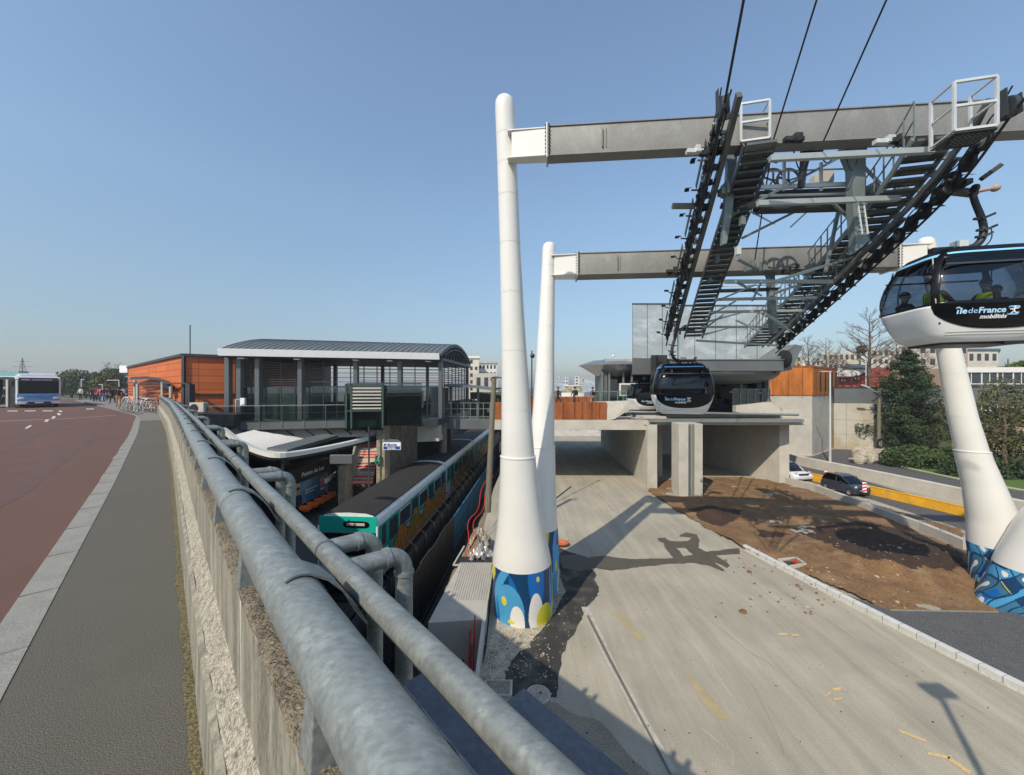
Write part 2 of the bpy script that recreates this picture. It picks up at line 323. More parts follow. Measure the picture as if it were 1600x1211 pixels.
# red bus road, kerb, pavement of the bridge we stand on
ss = ssamp(-6, 90)
mb = MB(); sweep(mb, [(-11,4.50),(-.855,4.50),(-.855,4.2),(-11,4.2)], ss); struct(mb, 'bus_road', m_red)
mb = MB(); sweep(mb, [(-.87,4.3),(-.87,4.60),(-.655,4.605),(-.655,4.3)], ss); kerb = struct(mb, 'kerb', m_kerb, smooth=False)
mb = MB()
for i in range(60):
    s = -2 + i*1.0; mb.hexa([BR(s,-.871,4.55),BR(s,-.654,4.55),BR(s+.004,-.654,4.55),BR(s+.004,-.871,4.55),BR(s,-.871,4.607),BR(s,-.654,4.607),BR(s+.004,-.654,4.607),BR(s+.004,-.871,4.607)])
struct(mb, 'kerb_joints', M('kerb_joint_mortar', (.16,.155,.14), .9), smooth=False)
mb = MB(); sweep(mb, [(-.655,4.3),(-.655,4.6),(.2,4.6),(.2,4.3)], ss); struct(mb, 'pavement', m_walk, smooth=False)
# grit and moss in the gutter along the parapet, ragged edge
rr = rng(3); pl = []
for s in ssamp(-2, 34, .06): pl.append(BR(s, .088 + .035*noise.noise(V((s*2.3,0,0))) + .03*noise.noise(V((s*11,0,3))), 4.604))
pr = [BR(s, .135, 4.604) for s in ssamp(-2, 34, .06)]
mb = MB(); n = len(pl); mb.add(pl+pr, [(i,i+1,n+i+1,n+i) for i in range(n-1)]); struct(mb, 'gutter_moss', m_gutter, smooth=False)
# pale worn gravel along the road side of the kerb
pl = [BR(s, -.90 - .05*abs(noise.noise(V((s*3,0,0)))) - .04*noise.noise(V((s*15,0,3))), 4.504) for s in ssamp(-2, 30, .06)]; pr = [BR(s, -.865, 4.504) for s in ssamp(-2, 30, .06)]
mb = MB(); n = len(pl); mb.add(pl+pr, [(i,i+1,n+i+1,n+i) for i in range(n-1)]); struct(mb, 'road_edge_grit', M('road_edge_grit', (.24,.18,.155), .9, 0, .2, 12, fine=.4, fsc=90), smooth=False)
# far plaza pavement widening out on the right and the bus island on the left
mb = MB(); mb.slab([BR(27,-.6,0), BR(34,-.9,0), BR(40,-1.6,0), BR(50,-2.6,0), BR(62,-3.6,0), BR(80,-4,0), BR(80,8,0), BR(40,4,0), BR(36,.42,0), BR(33,.42,0), BR(27,.1,0)], 4.612, 4.3); struct(mb, 'plaza', M('plaza_asphalt', (.17,.165,.15), .9, 0, .15, 1, fine=.1), smooth=False)
mb = MB(); mb.slab([G(-160,650,4.5), G(20,636,4.5), G(28,627,4.5), G(-60,620,4.5), G(-300,622,4.5)], 4.62, 4.3); struct(mb, 'bus_island', m_kerb, smooth=False)
mb = MB()
for (x0,x1,y0,y1) in ((38,51,664.5,669.5),(69,77,655.4,659),(80,87.5,650.3,654),(90,94,645.6,648.6),(93,96,641.5,643.6)):
    mb.add([G(x0,y1,4.506),G(x0+5,y1,4.506),G(x1,y0,4.506),G(x1-5,y0,4.506)], [(0,1,2,3)])
for (x0,x1,y) in ((11,27,642.2),(38,55,642),(66,82,642),(134,146,639)): mb.add([G(x0,y+.6,4.506),G(x1,y+.6,4.506),G(x1+1,y-.6,4.506),G(x0+1,y-.6,4.506)], [(0,1,2,3)])
tag(mb.build('lane_markings', M('worn_white', (.5,.5,.47), .8, 0, .1, 5), smooth=False), kind='structure')
for i, (d0, d1) in enumerate(((-2.15,-1.75),(-3.75,-3.3),(-5.9,-5.5))):   # darker polished wheel paths with ragged edges
    ss_ = ssamp(-4, 70, .3); a_ = [BR(s, d0+.12*noise.noise(V((s*.6,i,0)))+.05*noise.noise(V((s*3,i,1))), 4.502) for s in ss_]; b_ = [BR(s, d1+.12*noise.noise(V((s*.6,i,5)))+.05*noise.noise(V((s*3,i,7))), 4.502) for s in ss_]
    mb = MB(); n = len(a_); mb.add(a_+b_, [(k,k+1,n+k+1,n+k) for k in range(n-1)]); struct(mb, 'wheel_path', M('polished_red_asphalt', (.094,.051,.040), .8, 0, .12, 2, fine=.26, fsc=170, bump=.2), smooth=False)
mb = MB(); mb.add([G(0,657.5,4.505), G(100,654,4.505), G(180,648.5,4.505), G(185,648.9,4.505), G(100,654.8,4.505), G(0,658.6,4.505)], [(0,1,2,3,4,5)])
struct(mb, 'road_seam', M('pale_road_seam', (.24,.16,.14), .9), smooth=False)
mb = MB(); mb.slab([BR(40,-8.9,0), BR(43,-4.9,0), BR(50,-3.9,0), BR(48,-8.9,0)], 4.503, 4.45); 

# ---------------------------------------------------------------- the bridge parapet
pw = thing('parapet_wall', 'weathered concrete bridge parapet with stained vertical face and mossy rough top under the big pipe rail', 'wall', BR(0,.3,4.6))
ss = ssamp(-2.2, 37, .05)
mb = MB(); sweep(mb, [(.127,4.3),(.137,4.94),(.160,4.965),(.24,4.7),(.24,4.3)], ss, jit=(.004,18)); mb.build('plinth', m_concs, pw)
mb = MB(); prof = [(.158,4.955)] + [(.158+.072*k/8, 4.955+.14*k/8) for k in range(1,9)] + [(.26,5.09),(.26,4.9)]; sweep(mb, prof, ss, jit=(.012,26)); mb.build('rough_splay', m_rough, pw)
mb = MB(); sweep(mb, [(.225,4.8),(.225,5.47),(.235,5.483),(.47,5.483),(.47,2.9),(.30,2.9),(.30,4.8)], ss, jit=(.003,16)); mb.build('upright_face', m_concs, pw)
mb = MB(); prof = [(.222,5.470),(.228,5.49)] + [(.23+.25*k/10, 5.495+.004*(k%2)) for k in range(10)] + [(.485,5.485),(.485,5.46),(.23,5.46)]; sweep(mb, prof, ss, jit=(.010,30)); mb.build('coping', m_mossy, pw)
# vertical joints with white runs
mb = MB(); rr = rng(5)
for i in range(26):
    s = .55 + i*1.25; w = .012; mb.hexa([BR(s,.2235,5.02),BR(s+w,.2235,5.02),BR(s+w,.23,5.02),BR(s,.23,5.02),BR(s,.2215,5.468),BR(s+w*1.6,.2215,5.468),BR(s+w*1.6,.23,5.468),BR(s,.23,5.468)])
mb.build('lime_run', M('lime_stain', (.50,.48,.41), .9, 0, .2, 20), pw, smooth=False)
# abutment of the bridge below
mb = MB(); sweep(mb, [(.40,2.95),(.42,2.95),(.42,-2.1),(.40,-2.1)], ssamp(-30,37,1.0)); tag(mb.build('bridge_abutment', m_concs, smooth=False), 'dark stained concrete side of the bridge below the pipe rails', 'wall')

# ---------------------------------------------------------------- pipe rails
BZ, BD, BRr = CZ-.584, .269, .066
big = thing('pipe_railing', 'thick galvanised pipe rail on brackets along the rough parapet top', 'railing', BR(0,BD,4.6))
ss = ssamp(-1.2, 39, .2)
mb = MB(); mb.tube([BR(s,BD,BZ) for s in ss], BRr, 40); mb.build('rail', m_galv, big)
for s in (2.3, 8.3, 14.3, 21):
    mb = MB(); mb.tube([BR(s,BD,BZ), BR(s+.012,BD,BZ)], BRr+.0022, 40); mb.build('weld_seam', m_galv, big)
br_s = [.86+1.0*i for i in range(34)]; st_s = [1.22+1.2*i for i in range(29)]
for s in br_s:
    # a triangular gusset under the pipe on the pavement side
    mb = MB(); mb.hexa([BR(s,.222,5.49),BR(s+.09,.222,5.49),BR(s+.09,.30,5.49),BR(s,.30,5.49),BR(s+.022,.222+.018,BZ-.02),BR(s+.07,.222+.018,BZ-.02),BR(s+.07,.28,BZ-.02),BR(s+.022,.28,BZ-.02)])
    mb.build('bracket', m_galv, big, smooth=False, bevel=.003)
for s in st_s:
    # curved strap laid over the pipe towards the thinner rail
    mb = MB(); rings = []
    for k in range(13):
        a = R(115) - R(95)*k/12 if k < 9 else None
        if k < 9: c = (BD + math.cos(a)*(BRr+.004), BZ + math.sin(a)*(BRr+.004)); c2 = (BD + math.cos(a)*(BRr+.010), BZ + math.sin(a)*(BRr+.010))
        else:
            q = (k-8)/4; a = R(115) - R(95)*8/12; c = (BD + math.cos(a)*(BRr+.004) + .15*q, BZ + math.sin(a)*(BRr+.004) - .13*q*q - .07*q); c2 = (c[0]+.003, c[1]+.007)
        w = .13 - .002*k; s0 = s
        rings.append([BR(s0-w/2,c[0],c[1]),BR(s0+w/2,c[0],c[1]),BR(s0+w/2,c2[0],c2[1]),BR(s0-w/2,c2[0],c2[1])])
    mb.loft(rings); mb.build('strap', m_galv, big)
SD, SZ, SR = .478, CZ-.65, .037
sml = thing('pipe_railing', 'thinner galvanised pipe rail on the outer side with elbowed legs bending down', 'railing', BR(0,SD,4.6))
mb = MB(); mb.tube([BR(s,SD,SZ) for s in ssamp(-1.2, 38, .2)], SR, 32); mb.build('rail', m_galv, sml)
for s in (1.62, 4.2, 7.4, 11.5, 16):
    mb = MB(); mb.tube([BR(s,SD,SZ), BR(s+.018,SD,SZ)], SR+.003, 32); mb.build('sleeve_joint', m_galvd, sml)
def elbow(s, L, dn):
    pts = [BR(s,SD,SZ-.01), BR(s,SD+L-.09,SZ-.015)] 
    for k in range(1,8):
        a = R(90)*k/7; pts.append(BR(s, SD+L-.09+.07*math.sin(a), SZ-.015-.07*(1-math.cos(a))))
    pts.append(BR(s, SD+L-.02, SZ-.085-dn)); mb = MB(); mb.tube(pts, SR*.93, 24); o = mb.build('elbow_leg', m_galv, sml)
    mb = MB(); mb.tube([BR(s,SD+L-.105,SZ-.015), BR(s,SD+L-.085,SZ-.015)], SR*.93+.005, 24); mb.tube([BR(s,SD+L-.02,SZ-.10), BR(s,SD+L-.02,SZ-.085)], SR*.93+.005, 24); mb.build('weld_bead', m_galv, o)
for s0 in (1.43, 3.30, 5.5, 7.9, 10.7, 14, 18, 22.5, 27, 32):
    elbow(s0, .26, 1.0); elbow(s0+.24, .24, 1.0)
elbow(.18, .26, 1.0); elbow(-.6, .26, 1.0)
# steel channels bolted along the deck edge, below the rails
def channel(s0, s1, d0, d1, z, lab):
    t = thing('edge_channel', lab, 'steel beam', BR(s0,d0,z))
    mb = MB(); mb.add([BR(s0,d0,z),BR(s1,d0,z),BR(s1,d1,z),BR(s0,d1,z)]+[BR(s0,d0,z-.012),BR(s1,d0,z-.012),BR(s1,d1,z-.012),BR(s0,d1,z-.012)], [(0,1,2,3),(7,6,5,4),(0,4,5,1),(1,5,6,2),(2,6,7,3),(3,7,4,0)]); mb.build('web', m_galvd, t, smooth=False, bevel=.002)
    mb = MB(); mb.hexa([BR(s0,d0-.018,z-.10),BR(s1,d0-.018,z-.10),BR(s1,d0-.003,z-.10),BR(s0,d0-.003,z-.10),BR(s0,d0-.018,z+.012),BR(s1,d0-.018,z+.012),BR(s1,d0-.003,z+.012),BR(s0,d0-.003,z+.012)]); mb.build('flange', m_galv, t, smooth=False, bevel=.002)
channel(-1.6, 1.14, .565, .665, CZ-.95, 'blue grey steel channel between the two pipe rails at the bottom of the view')
channel(-1.6, .98, .86, .96, CZ-1.08, 'blue grey steel channel right of the thinner pipe rail')
mb = MB(); sweep(mb, [(.47,4.45),(.56,4.45),(.56,4.1),(.47,4.1)], ssamp(-2,36,.2), jit=(.012,14)); tag(mb.build('deck_ledge', m_mossy), 'dark mossy ledge of the bridge deck under the pipe rails', 'ledge')

# ---------------------------------------------------------------- sheets on the lower road
def wob(pts, amp, k, seed=0, z=.004):
    out = []; n = len(pts)
    for i in range(n):
        a, b = V((pts[i][0],pts[i][1],0)), V((pts[(i+1)%n][0],pts[(i+1)%n][1],0)); m_ = max(1, int((b-a).length/k))
        for j in range(m_):
            q = a + (b-a)*j/m_; nz = V((noise.noise(q*1.7+V((seed,0,0))), noise.noise(q*1.7+V((0,seed,7))), 0)) + .5*V((noise.noise(q*6+V((seed,3,0))), noise.noise(q*6+V((2,seed,7))), 0)); out.append(q + nz*amp)
    return [(q.x,q.y) for q in out]
def gs(pix): return [G(x,y).xy for x,y in pix]
mb = MB(); mb.sheet(wob(gs([(743,1085),(770,975),(800,940),(862,905),(880,925),(872,948),(845,985),(785,1048),(790,1075),(780,1095)]), .06, .12, 2), .006)
o = struct(mb, 'rubble_patch', m_gravel, smooth=False)
mb = MB(); mb.sheet(wob(gs([(860,850),(905,868),(930,895),(935,930),(918,948),(900,985),(880,1020),(868,1090),(800,1085),(785,1048),(845,985),(872,948),(884,925)]), .10, .12, 5), .004); struct(mb, 'asphalt_patch', M('dusty_asphalt_patch', (.032,.031,.029), .9, 0, .2, 2, fine=.2, fsc=40, bump=.4, c2=(.16,.145,.12), c2sc=1.6, c2lo=.48, c2hi=.7), smooth=False)
mb = MB(); mb.sheet(wob(gs([(700,1120),(760,1080),(850,1095),(940,1130),(1010,1211),(1030,1300),(700,1300)]), .15, .2, 8), .003); struct(mb, 'muddy_patch', M('muddy_road', (.22,.195,.15), .95, 0, .15, 2, fine=.15, fsc=30, c2=(.17,.15,.11), c2sc=1.1, c2lo=.5, c2hi=.7), smooth=False)
# water stains running across the road
for i, pix in enumerate(([(875,868),(905,866),(918,872),(940,868),(960,870),(985,874),(1060,872),(1090,866),(1118,878),(1132,890),(1128,893),(1108,884),(1085,880),(1060,880),(1000,886),(960,892),(930,888),(905,892),(880,888)],
        [(1060,838),(1072,832),(1088,836),(1094,844),(1090,856),(1104,862),(1156,857),(1154,866),(1120,868),(1140,884),(1138,888),(1118,880),(1095,872),(1078,864),(1070,856),(1048,856),(1040,850),(1030,846),(1028,841),(1040,840),(1045,845),(1075,846),(1080,840)],
        [(1036,850),(1045,848),(1062,862),(1073,874),(1072,881),(1060,880),(1052,872),(1042,860)], [(900,880),(930,878),(1000,882),(995,887),(950,890),(930,888)])):
    mb = MB(); mb.sheet(wob(gs(pix), .075, .10, i), .005+.0015*i); struct(mb, 'water_stain', m_wet, smooth=False)
for pix in ([(1405,1140),(1448,1157),(1447,1161),(1404,1144)], [(1450,1176),(1488,1182),(1482,1187),(1450,1180)], [(1482,1182),(1518,1206),(1515,1211),(1480,1188)], [(1290,1074),(1300,1083),(1290,1089),(1296,1079)], [(1300,1076),(1316,1074),(1312,1081),(1304,1080)], [(1300,1091),(1318,1091),(1312,1094),(1304,1095)], [(1216,990),(1232,990),(1230,993),(1218,993)], [(1236,991),(1250,992),(1248,994),(1238,994)]):
    mb = MB(); mb.sheet(gs(pix), .009); tag(mb.build('paint_mark', M('yellow_road_paint', (.55,.40,.19), .8, 0, .2, 20), smooth=False), kind='structure')
mb = MB(); mb.sheet(wob(gs([(1066,1046),(1082,1058),(1138,1118),(1144,1126),(1120,1122),(1090,1085)]), .04, .12, 4), .005); mb.sheet(wob(gs([(956,955),(970,960),(1010,1000),(1000,1003)]), .05, .12, 9), .005); struct(mb, 'faded_paint', m_stainy, smooth=False)
mb = MB(); mb.sheet(wob(gs([(908,948),(920,948),(928,965),(958,1030),(1000,1105),(1062,1211),(1048,1211),(985,1105),(945,1030),(918,970)]), .02, .15, 4), .005); struct(mb, 'pale_trench_line', M('pale_grout', (.40,.38,.33), .9, 0, .2, 6), smooth=False)
mb = MB(); mb.sheet(gs([(916,962),(920,962),(955,1030),(1050,1211),(1046,1211),(951,1032)]), .009); struct(mb, 'trench_groove', M('groove_shadowless_mud', (.14,.125,.10), .9), smooth=False)
# small stones strewn over the works
def stones(name, regs, n, seed, m, s0=.01, s1=.05, zf=None):
    rr = rng(seed); mb = MB()
    for i in range(n):
        a = rr.choice(regs); p = G(rr.uniform(a[0],a[1]), rr.uniform(a[2],a[3])); r = rr.uniform(s0,s1)*(1 if rr.random() < .9 else 2); k = 5
        z = zf(p.x,p.y) if zf else 0
        mb.ball((p.x,p.y,z+r*.3), r, 5, (rr.uniform(.7,1.3), rr.uniform(.7,1.3), .6))
    return tag(mb.build(name, m), kind='stuff', label='scattered small stones', cat='stones')
stones('loose_stones', [(750,860,975,1060),(760,930,930,1100)], 420, 1, m_gravel, .006, .022)
stones('loose_stones', [(900,1600,900,1211)], 35, 2, m_dk, .008, .02)
# inspection covers
t = thing('inspection_cover', 'square concrete inspection cover set in the road below the bridge', 'cover', G(778,1077))
mb = MB(); c = gs([(757,1064),(801,1064),(800,1089),(760,1088)]); mb.slab(c, .03, -.05); mb.build('frame', m_conc, t, smooth=False, bevel=.004)
cx = sum(q[0] for q in c)/4; cy = sum(q[1] for q in c)/4; mb = MB(); mb.slab([(cx+(q[0]-cx)*.84, cy+(q[1]-cy)*.84) for q in c], .036, 0); mb.build('lid', M('dusty_lid', (.20,.18,.145), .9, 0, .2, 8, fine=.2, fsc=40), t, smooth=False)
t = thing('manhole_cover', 'round concrete manhole cover in the road below the bridge', 'cover', G(841,1086))
mb = MB(); p = G(841,1086); mb.tube([p+V((0,0,-.05)), p+V((0,0,.02))], .25, 40); mb.build('rim', m_conc, t); mb = MB(); mb.tube([p, p+V((0,0,.03))], .21, 40); mb.build('lid', M('worn_lid', (.30,.275,.22), .9, 0, .25, 8, fine=.2, fsc=30, bump=.5), t)
mb = MB(); mb.tube([p+V((.05,.02,.028)), p+V((.05,.02,.034))], .03, 16); mb.build('lifting_hole', m_dk, t)
# ---------------------------------------------------------------- soil area, kerb, black paths
def soil_z(x, y):
    q = V((x,y,0)); z = .05 + .10*noise.noise(q*.35) + .06*noise.noise(q*1.3+V((5,0,0))) + .035*noise.noise(q*4) + .018*noise.noise(q*11)
    for (px,py,sx_,sy_,h) in MOUNDS:
        g = G(px,py); dx = (x-g.x)/sx_; dy = (y-g.y)/sy_; r = dx*dx+dy*dy
        if r < 4: z += h*math.exp(-r*1.4)*(1+.25*noise.noise(q*3))
    return max(z, -.02)
MOUNDS = [(1110,806,1.1,.8,.45),(1090,784,1.6,.6,.18),(1340,870,3.0,1.8,.26),(1420,900,1.6,1.2,.22),(1390,900,.5,.5,.25),(1300,800,3,2,.15),(1480,880,1.5,2.5,.25)]
soil = gs([(1012,768),(1020,752),(1100,746),(1222,752),(1500,828),(1515,860),(1570,920),(1560,966),(1390,961),(1330,930),(1160,858),(1105,826),(1060,800)])
soil = [(p[0],p[1]) for p in soil] + []
def inside(poly, x, y):
    c = False; j = len(poly)-1
    for i in range(len(poly)):
        if (poly[i][1] > y) != (poly[j][1] > y) and x < (poly[j][0]-poly[i][0])*(y-poly[i][1])/(poly[j][1]-poly[i][1]) + poly[i][0]: c = not c
        j = i
    return c
soil2 = wob(soil, .16, .3, 3)
dark = [wob(gs(q), .15, .3, 7) for q in ([(1240,826),(1290,822),(1330,820),(1400,828),(1425,838),(1500,870),(1512,900),(1440,903),(1400,903),(1355,893),(1310,872)], [(1072,798),(1110,793),(1160,800),(1150,814),(1125,824),(1095,815)], [(1180,828),(1235,836),(1225,843),(1190,842)])]
mb = MB(); X0, X1, Y0, Y1, st = 7.6, 20, 10, 27, .085; nx = int((X1-X0)/st); ny = int((Y1-Y0)/st); idx = {}
def vid(i,j):
    if (i,j) not in idx: x = X0+i*st; y = Y0+j*st; idx[(i,j)] = len(mb.v); mb.v.append((x,y,soil_z(x,y)))
    return idx[(i,j)]
for i in range(nx):
    for j in range(ny):
        x = X0+(i+.5)*st; y = Y0+(j+.5)*st
        if inside(soil2,x,y): mb.f.append([vid(i,j),vid(i+1,j),vid(i+1,j+1),vid(i,j+1)]); mb.m.append(1 if any(inside(dq,x,y) for dq in dark) else 0)
tag(mb.build('soil', [m_dirt, m_dsoil], recalc=False), kind='structure')
stones('soil_stones', [(1150,1500,860,960),(1100,1500,780,900)], 260, 8, m_dirt, .012, .05, lambda x,y: soil_z(x,y) if inside(soil2,x,y) else 0)
stones('pale_chippings', [(1160,1420,862,955)], 90, 9, M('pale_chip', (.38,.33,.26), .9, 0, .2, 8), .010, .035, lambda x,y: soil_z(x,y) if inside(soil2,x,y) else 0)
# the pale kerb with raised edge
k0 = G(1160,857); k1 = V((10.9, 6.4, 0)); kd = (k1-k0).normalized(); kn = V((-kd.y, kd.x, 0))
k0b = k0; mb = MB(); L_ = (k1-k0).length
mid = [k0 + kd*L_*q + kn*(.0) + kn*math.sin(q*3.14)*(-.06) for q in [i/24 for i in range(25)]]
mb.loft([[p+V((0,0,-.05)), p+V((0,0,.13)), p+kn*.03+V((0,0,.145)), p+kn*.17+V((0,0,.145)), p+kn*.17+V((0,0,-.05))] for p in mid]); 
kt = thing('kerb_line', 'pale new concrete kerb stones curving along the dusty road beside the soil', 'kerb', k0); mb.build('kerb_stone', m_kerb if False else M('new_kerb', (.47,.48,.46), .8, 0, .08, 5, fine=.06), kt)
mb = MB()
for i in range(0, 25): p = k0 + kd*L_*i/24 + kn*math.sin(i/24*3.14)*(-.06); mb.cbox((0,0,0),.001,.001,.001); mb.bar(p-kn*.003+V((0,0,.0)), p-kn*.003+V((0,0,.135)), .008, .012); mb.bar(p+V((0,0,.145)), p+kn*.17+V((0,0,.145)), .008, .006)
mb.build('joint', M('mortar_joint', (.22,.21,.19), .9), kt, smooth=False)
mb = MB(); mb.sheet([tuple((p-kn*(.10+.05*noise.noise(p*3))).xy) for p in mid] + [tuple((p+kn*.03).xy) for p in mid[::-1]], .006); struct(mb, 'kerb_bedding', M('kerb_bedding', (.42,.38,.31), .9, 0, .2, 8, fine=.2, fsc=30), smooth=False)
mb = MB(); mb.slab([tuple((k0+kd*L_*.42+kn*.17).xy), G(1392,961).xy, G(1555,963).xy, (16.5,10.3), (17,6), tuple((k1+kn*.17).xy)], .125, -.1); struct(mb, 'black_footpath', m_black, smooth=False)
mb = MB(); mb.bar(G(1392,961)+V((0,0,.12)), G(1560,964)+V((0,0,.12)), .03, .06); struct(mb, 'path_edging', m_kerb, smooth=False)
t = thing('inspection_pit', 'small open pit frame with a red tag in the pale soil near the kerb', 'pit', G(1240,884))
mb = MB(); q = [G(1216,880),G(1244,877),G(1259,887),G(1232,891)]
for i in range(4): mb.bar(q[i]+V((0,0,.10)), q[(i+1)%4]+V((0,0,.10)), .07, .1)
mb.build('frame', m_conc, t, smooth=False); mb = MB(); mb.slab([x.xy for x in q], .085, .02); mb.build('hatch', m_dk, t, smooth=False); mb = MB(); mb.cbox(tuple(G(1243,884)+V((0,0,.14))), .06,.06,.12); mb.build('tag', m_redp, t)
t = thing('plastic_bowl', 'shallow orange red bowl on the ground right of the white mast', 'bowl', G(876,852)); p = G(876,852)
mb = MB(); mb.loft([[p+V((math.cos(2*math.pi*j/24)*r, math.sin(2*math.pi*j/24)*r, z)) for j in range(24)] for r,z in ((.2,0),(.30,.10),(.33,.13),(.31,.13),(.27,.09),(.17,.02))], True); mb.build('bowl', M('terracotta_plastic', (.42,.12,.05), .6), t)
mb = MB(); mb.cbox((p.x-.05,p.y+.42,.05), .8, .05, .04); tag(mb.build('plank', m_conc, smooth=False, bevel=.005), 'short pale plank behind the orange bowl', 'plank')
mb = MB(); mb.bar(G(864,783)+V((0,0,.03)), G(892,761)+V((0,0,.03)), .05, .05); tag(mb.build('steel_strip', m_anth, smooth=False, bevel=.005), 'thin dark strip lying on the dusty road right of the masts', 'strip')

# hairline cracks, chalk and dark scuffs in the dusty road
def crack(pix, seed, w=.012, m=None, nm='road_crack'):
    rr = rng(seed); q = [G(x,y) for x,y in pix]; P_ = []
    for a, b in zip(q, q[1:]):
        n = max(3, int((b-a).length/.18)); P_ += [a+(b-a)*i/n+V((rr.uniform(-.04,.04),rr.uniform(-.04,.04),.0)) for i in range(n)]
    mb = MB(); L_ = []; R_ = []
    for i, p in enumerate(P_):
        d = P_[min(i+1,len(P_)-1)]-P_[max(i-1,0)]; d.normalize(); nn = V((-d.y,d.x,0))*w*rr.uniform(.4,1.2)/2; L_.append(p+nn+V((0,0,.0045))); R_.append(p-nn+V((0,0,.0045)))
    n = len(P_); mb.add(L_+R_, [(i,i+1,n+i+1,n+i) for i in range(n-1)]); tag(mb.build(nm, m or M('crack_dirt', (.12,.105,.08), .95), smooth=False, recalc=False), kind='structure')
mc = M('crack_dirt', (.13,.115,.085), .95); mcl = M('chalk_dust', (.40,.375,.32), .95, 0, .1, 5)
crack([(930,800),(990,860),(1060,930),(1160,1010),(1290,1100)], 1, .008, mc); crack([(1160,880),(1260,950),(1400,1040),(1560,1130)], 2, .007, mc); crack([(1010,905),(1100,990),(1180,1080),(1240,1211)], 3, .006, mc)
crack([(885,705),(905,742),(960,800)], 5, .03, mc); crack([(1215,1010),(1330,1085),(1460,1160)], 6, .02, mcl, 'chalky_scrape'); crack([(1040,960),(1120,1050),(1150,1100)], 7, .02, mcl, 'chalky_scrape'); crack([(1100,1140),(1140,1170),(1150,1211)], 8, .025, mcl, 'chalky_scrape')
for i in range(9):
    rr = rng(90+i); g = G(rr.uniform(960,1560), rr.uniform(900,1205)); mb = MB(); r = rr.uniform(.015,.03); mb.sheet([(g.x+math.cos(a)*r*rr.uniform(.5,1.3), g.y+math.sin(a)*r*rr.uniform(.5,1.3)) for a in [k*.7 for k in range(9)]], .0055); tag(mb.build('tar_spot', mc, smooth=False), kind='structure')
# ================================================================ masts and cross beams of the ropeway
def ring(c, r, n=48, ax=None, off=0):
    return [c + V((math.cos(2*math.pi*j/n+off)*r, math.sin(2*math.pi*j/n+off)*r, 0)) for j in range(n)]
def mast(label, base, top, prof, band, collar, seams, tp=None):
    """prof: (t, radius) ; band: (z0,z1) mural ; collar: t of the step"""
    t = thing('ropeway_mast', label, 'mast', base, group='white leaning masts of the ropeway')
    base = V(base); top = V(top)
    def c(q):
        p = base + (top-base)*q
        if tp: p = p + V(lerp2(tp, q))
        return p
    n = 64; tb = (band - base.z)/(top.z - base.z)
    ts = sorted(set([tb + (1-tb)*i/70 for i in range(71)] + [collar, collar+.0005]))
    rings = [ring(c(q), lerp(prof, q) + (.022 if q <= collar else 0), n) for q in ts if q <= .985]
    rt = lerp(prof, 1)
    for k in range(1, 6): a = R(90)*k/6; rings.append(ring(c(.985 + .015*math.sin(a)), rt*(.35+.65*math.cos(a)), n))
    mb = MB(); mb.loft(rings); mb.build('shaft', m_white, t)
    for q in seams:
        mb = MB(); r = lerp(prof, q) + .0045 + (.022 if q <= collar else 0); mb.loft([ring(c(q-.0008), r, n), ring(c(q+.0008), r, n)], False); mb.build('weld_seam', m_white, t)
    q = collar; mb = MB(); r = lerp(prof, q); mb.loft([ring(c(q-.001), r+.034, n), ring(c(q+.001), r+.034, n), ring(c(q+.0012), r, n)], True); mb.build('collar', m_white, t)
    return t, c
def lerp2(tab, x):
    for (a, p), (b, q) in zip(tab, tab[1:]):
        if x <= b: f = (x-a)/(b-a); return tuple(p[i]+(q[i]-p[i])*f for i in range(3))
    return tab[-1][1]
def mural(t, c, prof, z0, z1, top, base, fn, zfun=None):
    mb = MB(); nu, nv = 520, 110; bz = base[2]; H = top[2]-base[2]
    for j in range(nv+1):
        for i in range(nu):
            a = 2*math.pi*i/nu; z = z0 + (z1-z0)*j/nv; q = (z-bz)/H; r = lerp(prof, q)+.018; p = c(q); mb.v.append((p.x+math.cos(a)*r, p.y+math.sin(a)*r, z))
    for j in range(nv):
        for i in range(nu):
            mb.f.append([j*nu+i, j*nu+(i+1)%nu, (j+1)*nu+(i+1)%nu, (j+1)*nu+i]); mb.m.append(fn(((i+.5)/nu*360), (j+.5)/nv))
    o = mb.build('painted_band', m_mural, t, recalc=False); return o
def ell(x, y, cx, cy, rx, ry): return ((x-cx)/rx)**2 + ((y-cy)/ry)**2 < 1
def mur_left(a, v):
    # a: degrees round the mast, 270 faces the camera; v: height 0..1
    x = (a-268)/70.0; y = v
    if x < -1.9 or x > 1.9: x = (x*1.3) % 1.6 - .8
    if ell(x,y,-.52,.46,.085,.085) or ell(x,y,.44,.88,.05,.05) or ell(x,y,-.33,.10,.10,.035): return 4
    if ell(x,y,.66,.10,.30,.30) and y < .45: return 4
    if x < -.86 and y > .70 and (y > .78 + (x+.95)*.9): return 4
    if ell(x,y,-.16,.08,.20,.34): return 3
    if ell(x,y,-.38,.28,.42,.50) and not ell(x,y,-.9,.0,.18,.5): return 2
    if ell(x,y,.36,.12,.22,.52) and x > .18 - .25*y: return 3
    if -.94 + .5*(y-.4)**2*2 < x < -.82 + .9*max(0,y-.45): return 2
    if ell(x,y,.40,.90,.24,.55) : return 1
    if x < -.35 and y > .55 and .82 < y + .35*abs(x+.6) < 1.02: return 0
    if ell(x,y,-.52,.40,.44,.62) and x < .0: return 1
    if x > .78 + .15*y and x < .98: return 2
    if x > .98 and math.sin((x-.2*y)*14) > .45: return 4 if y > .3 else 3
    return 0
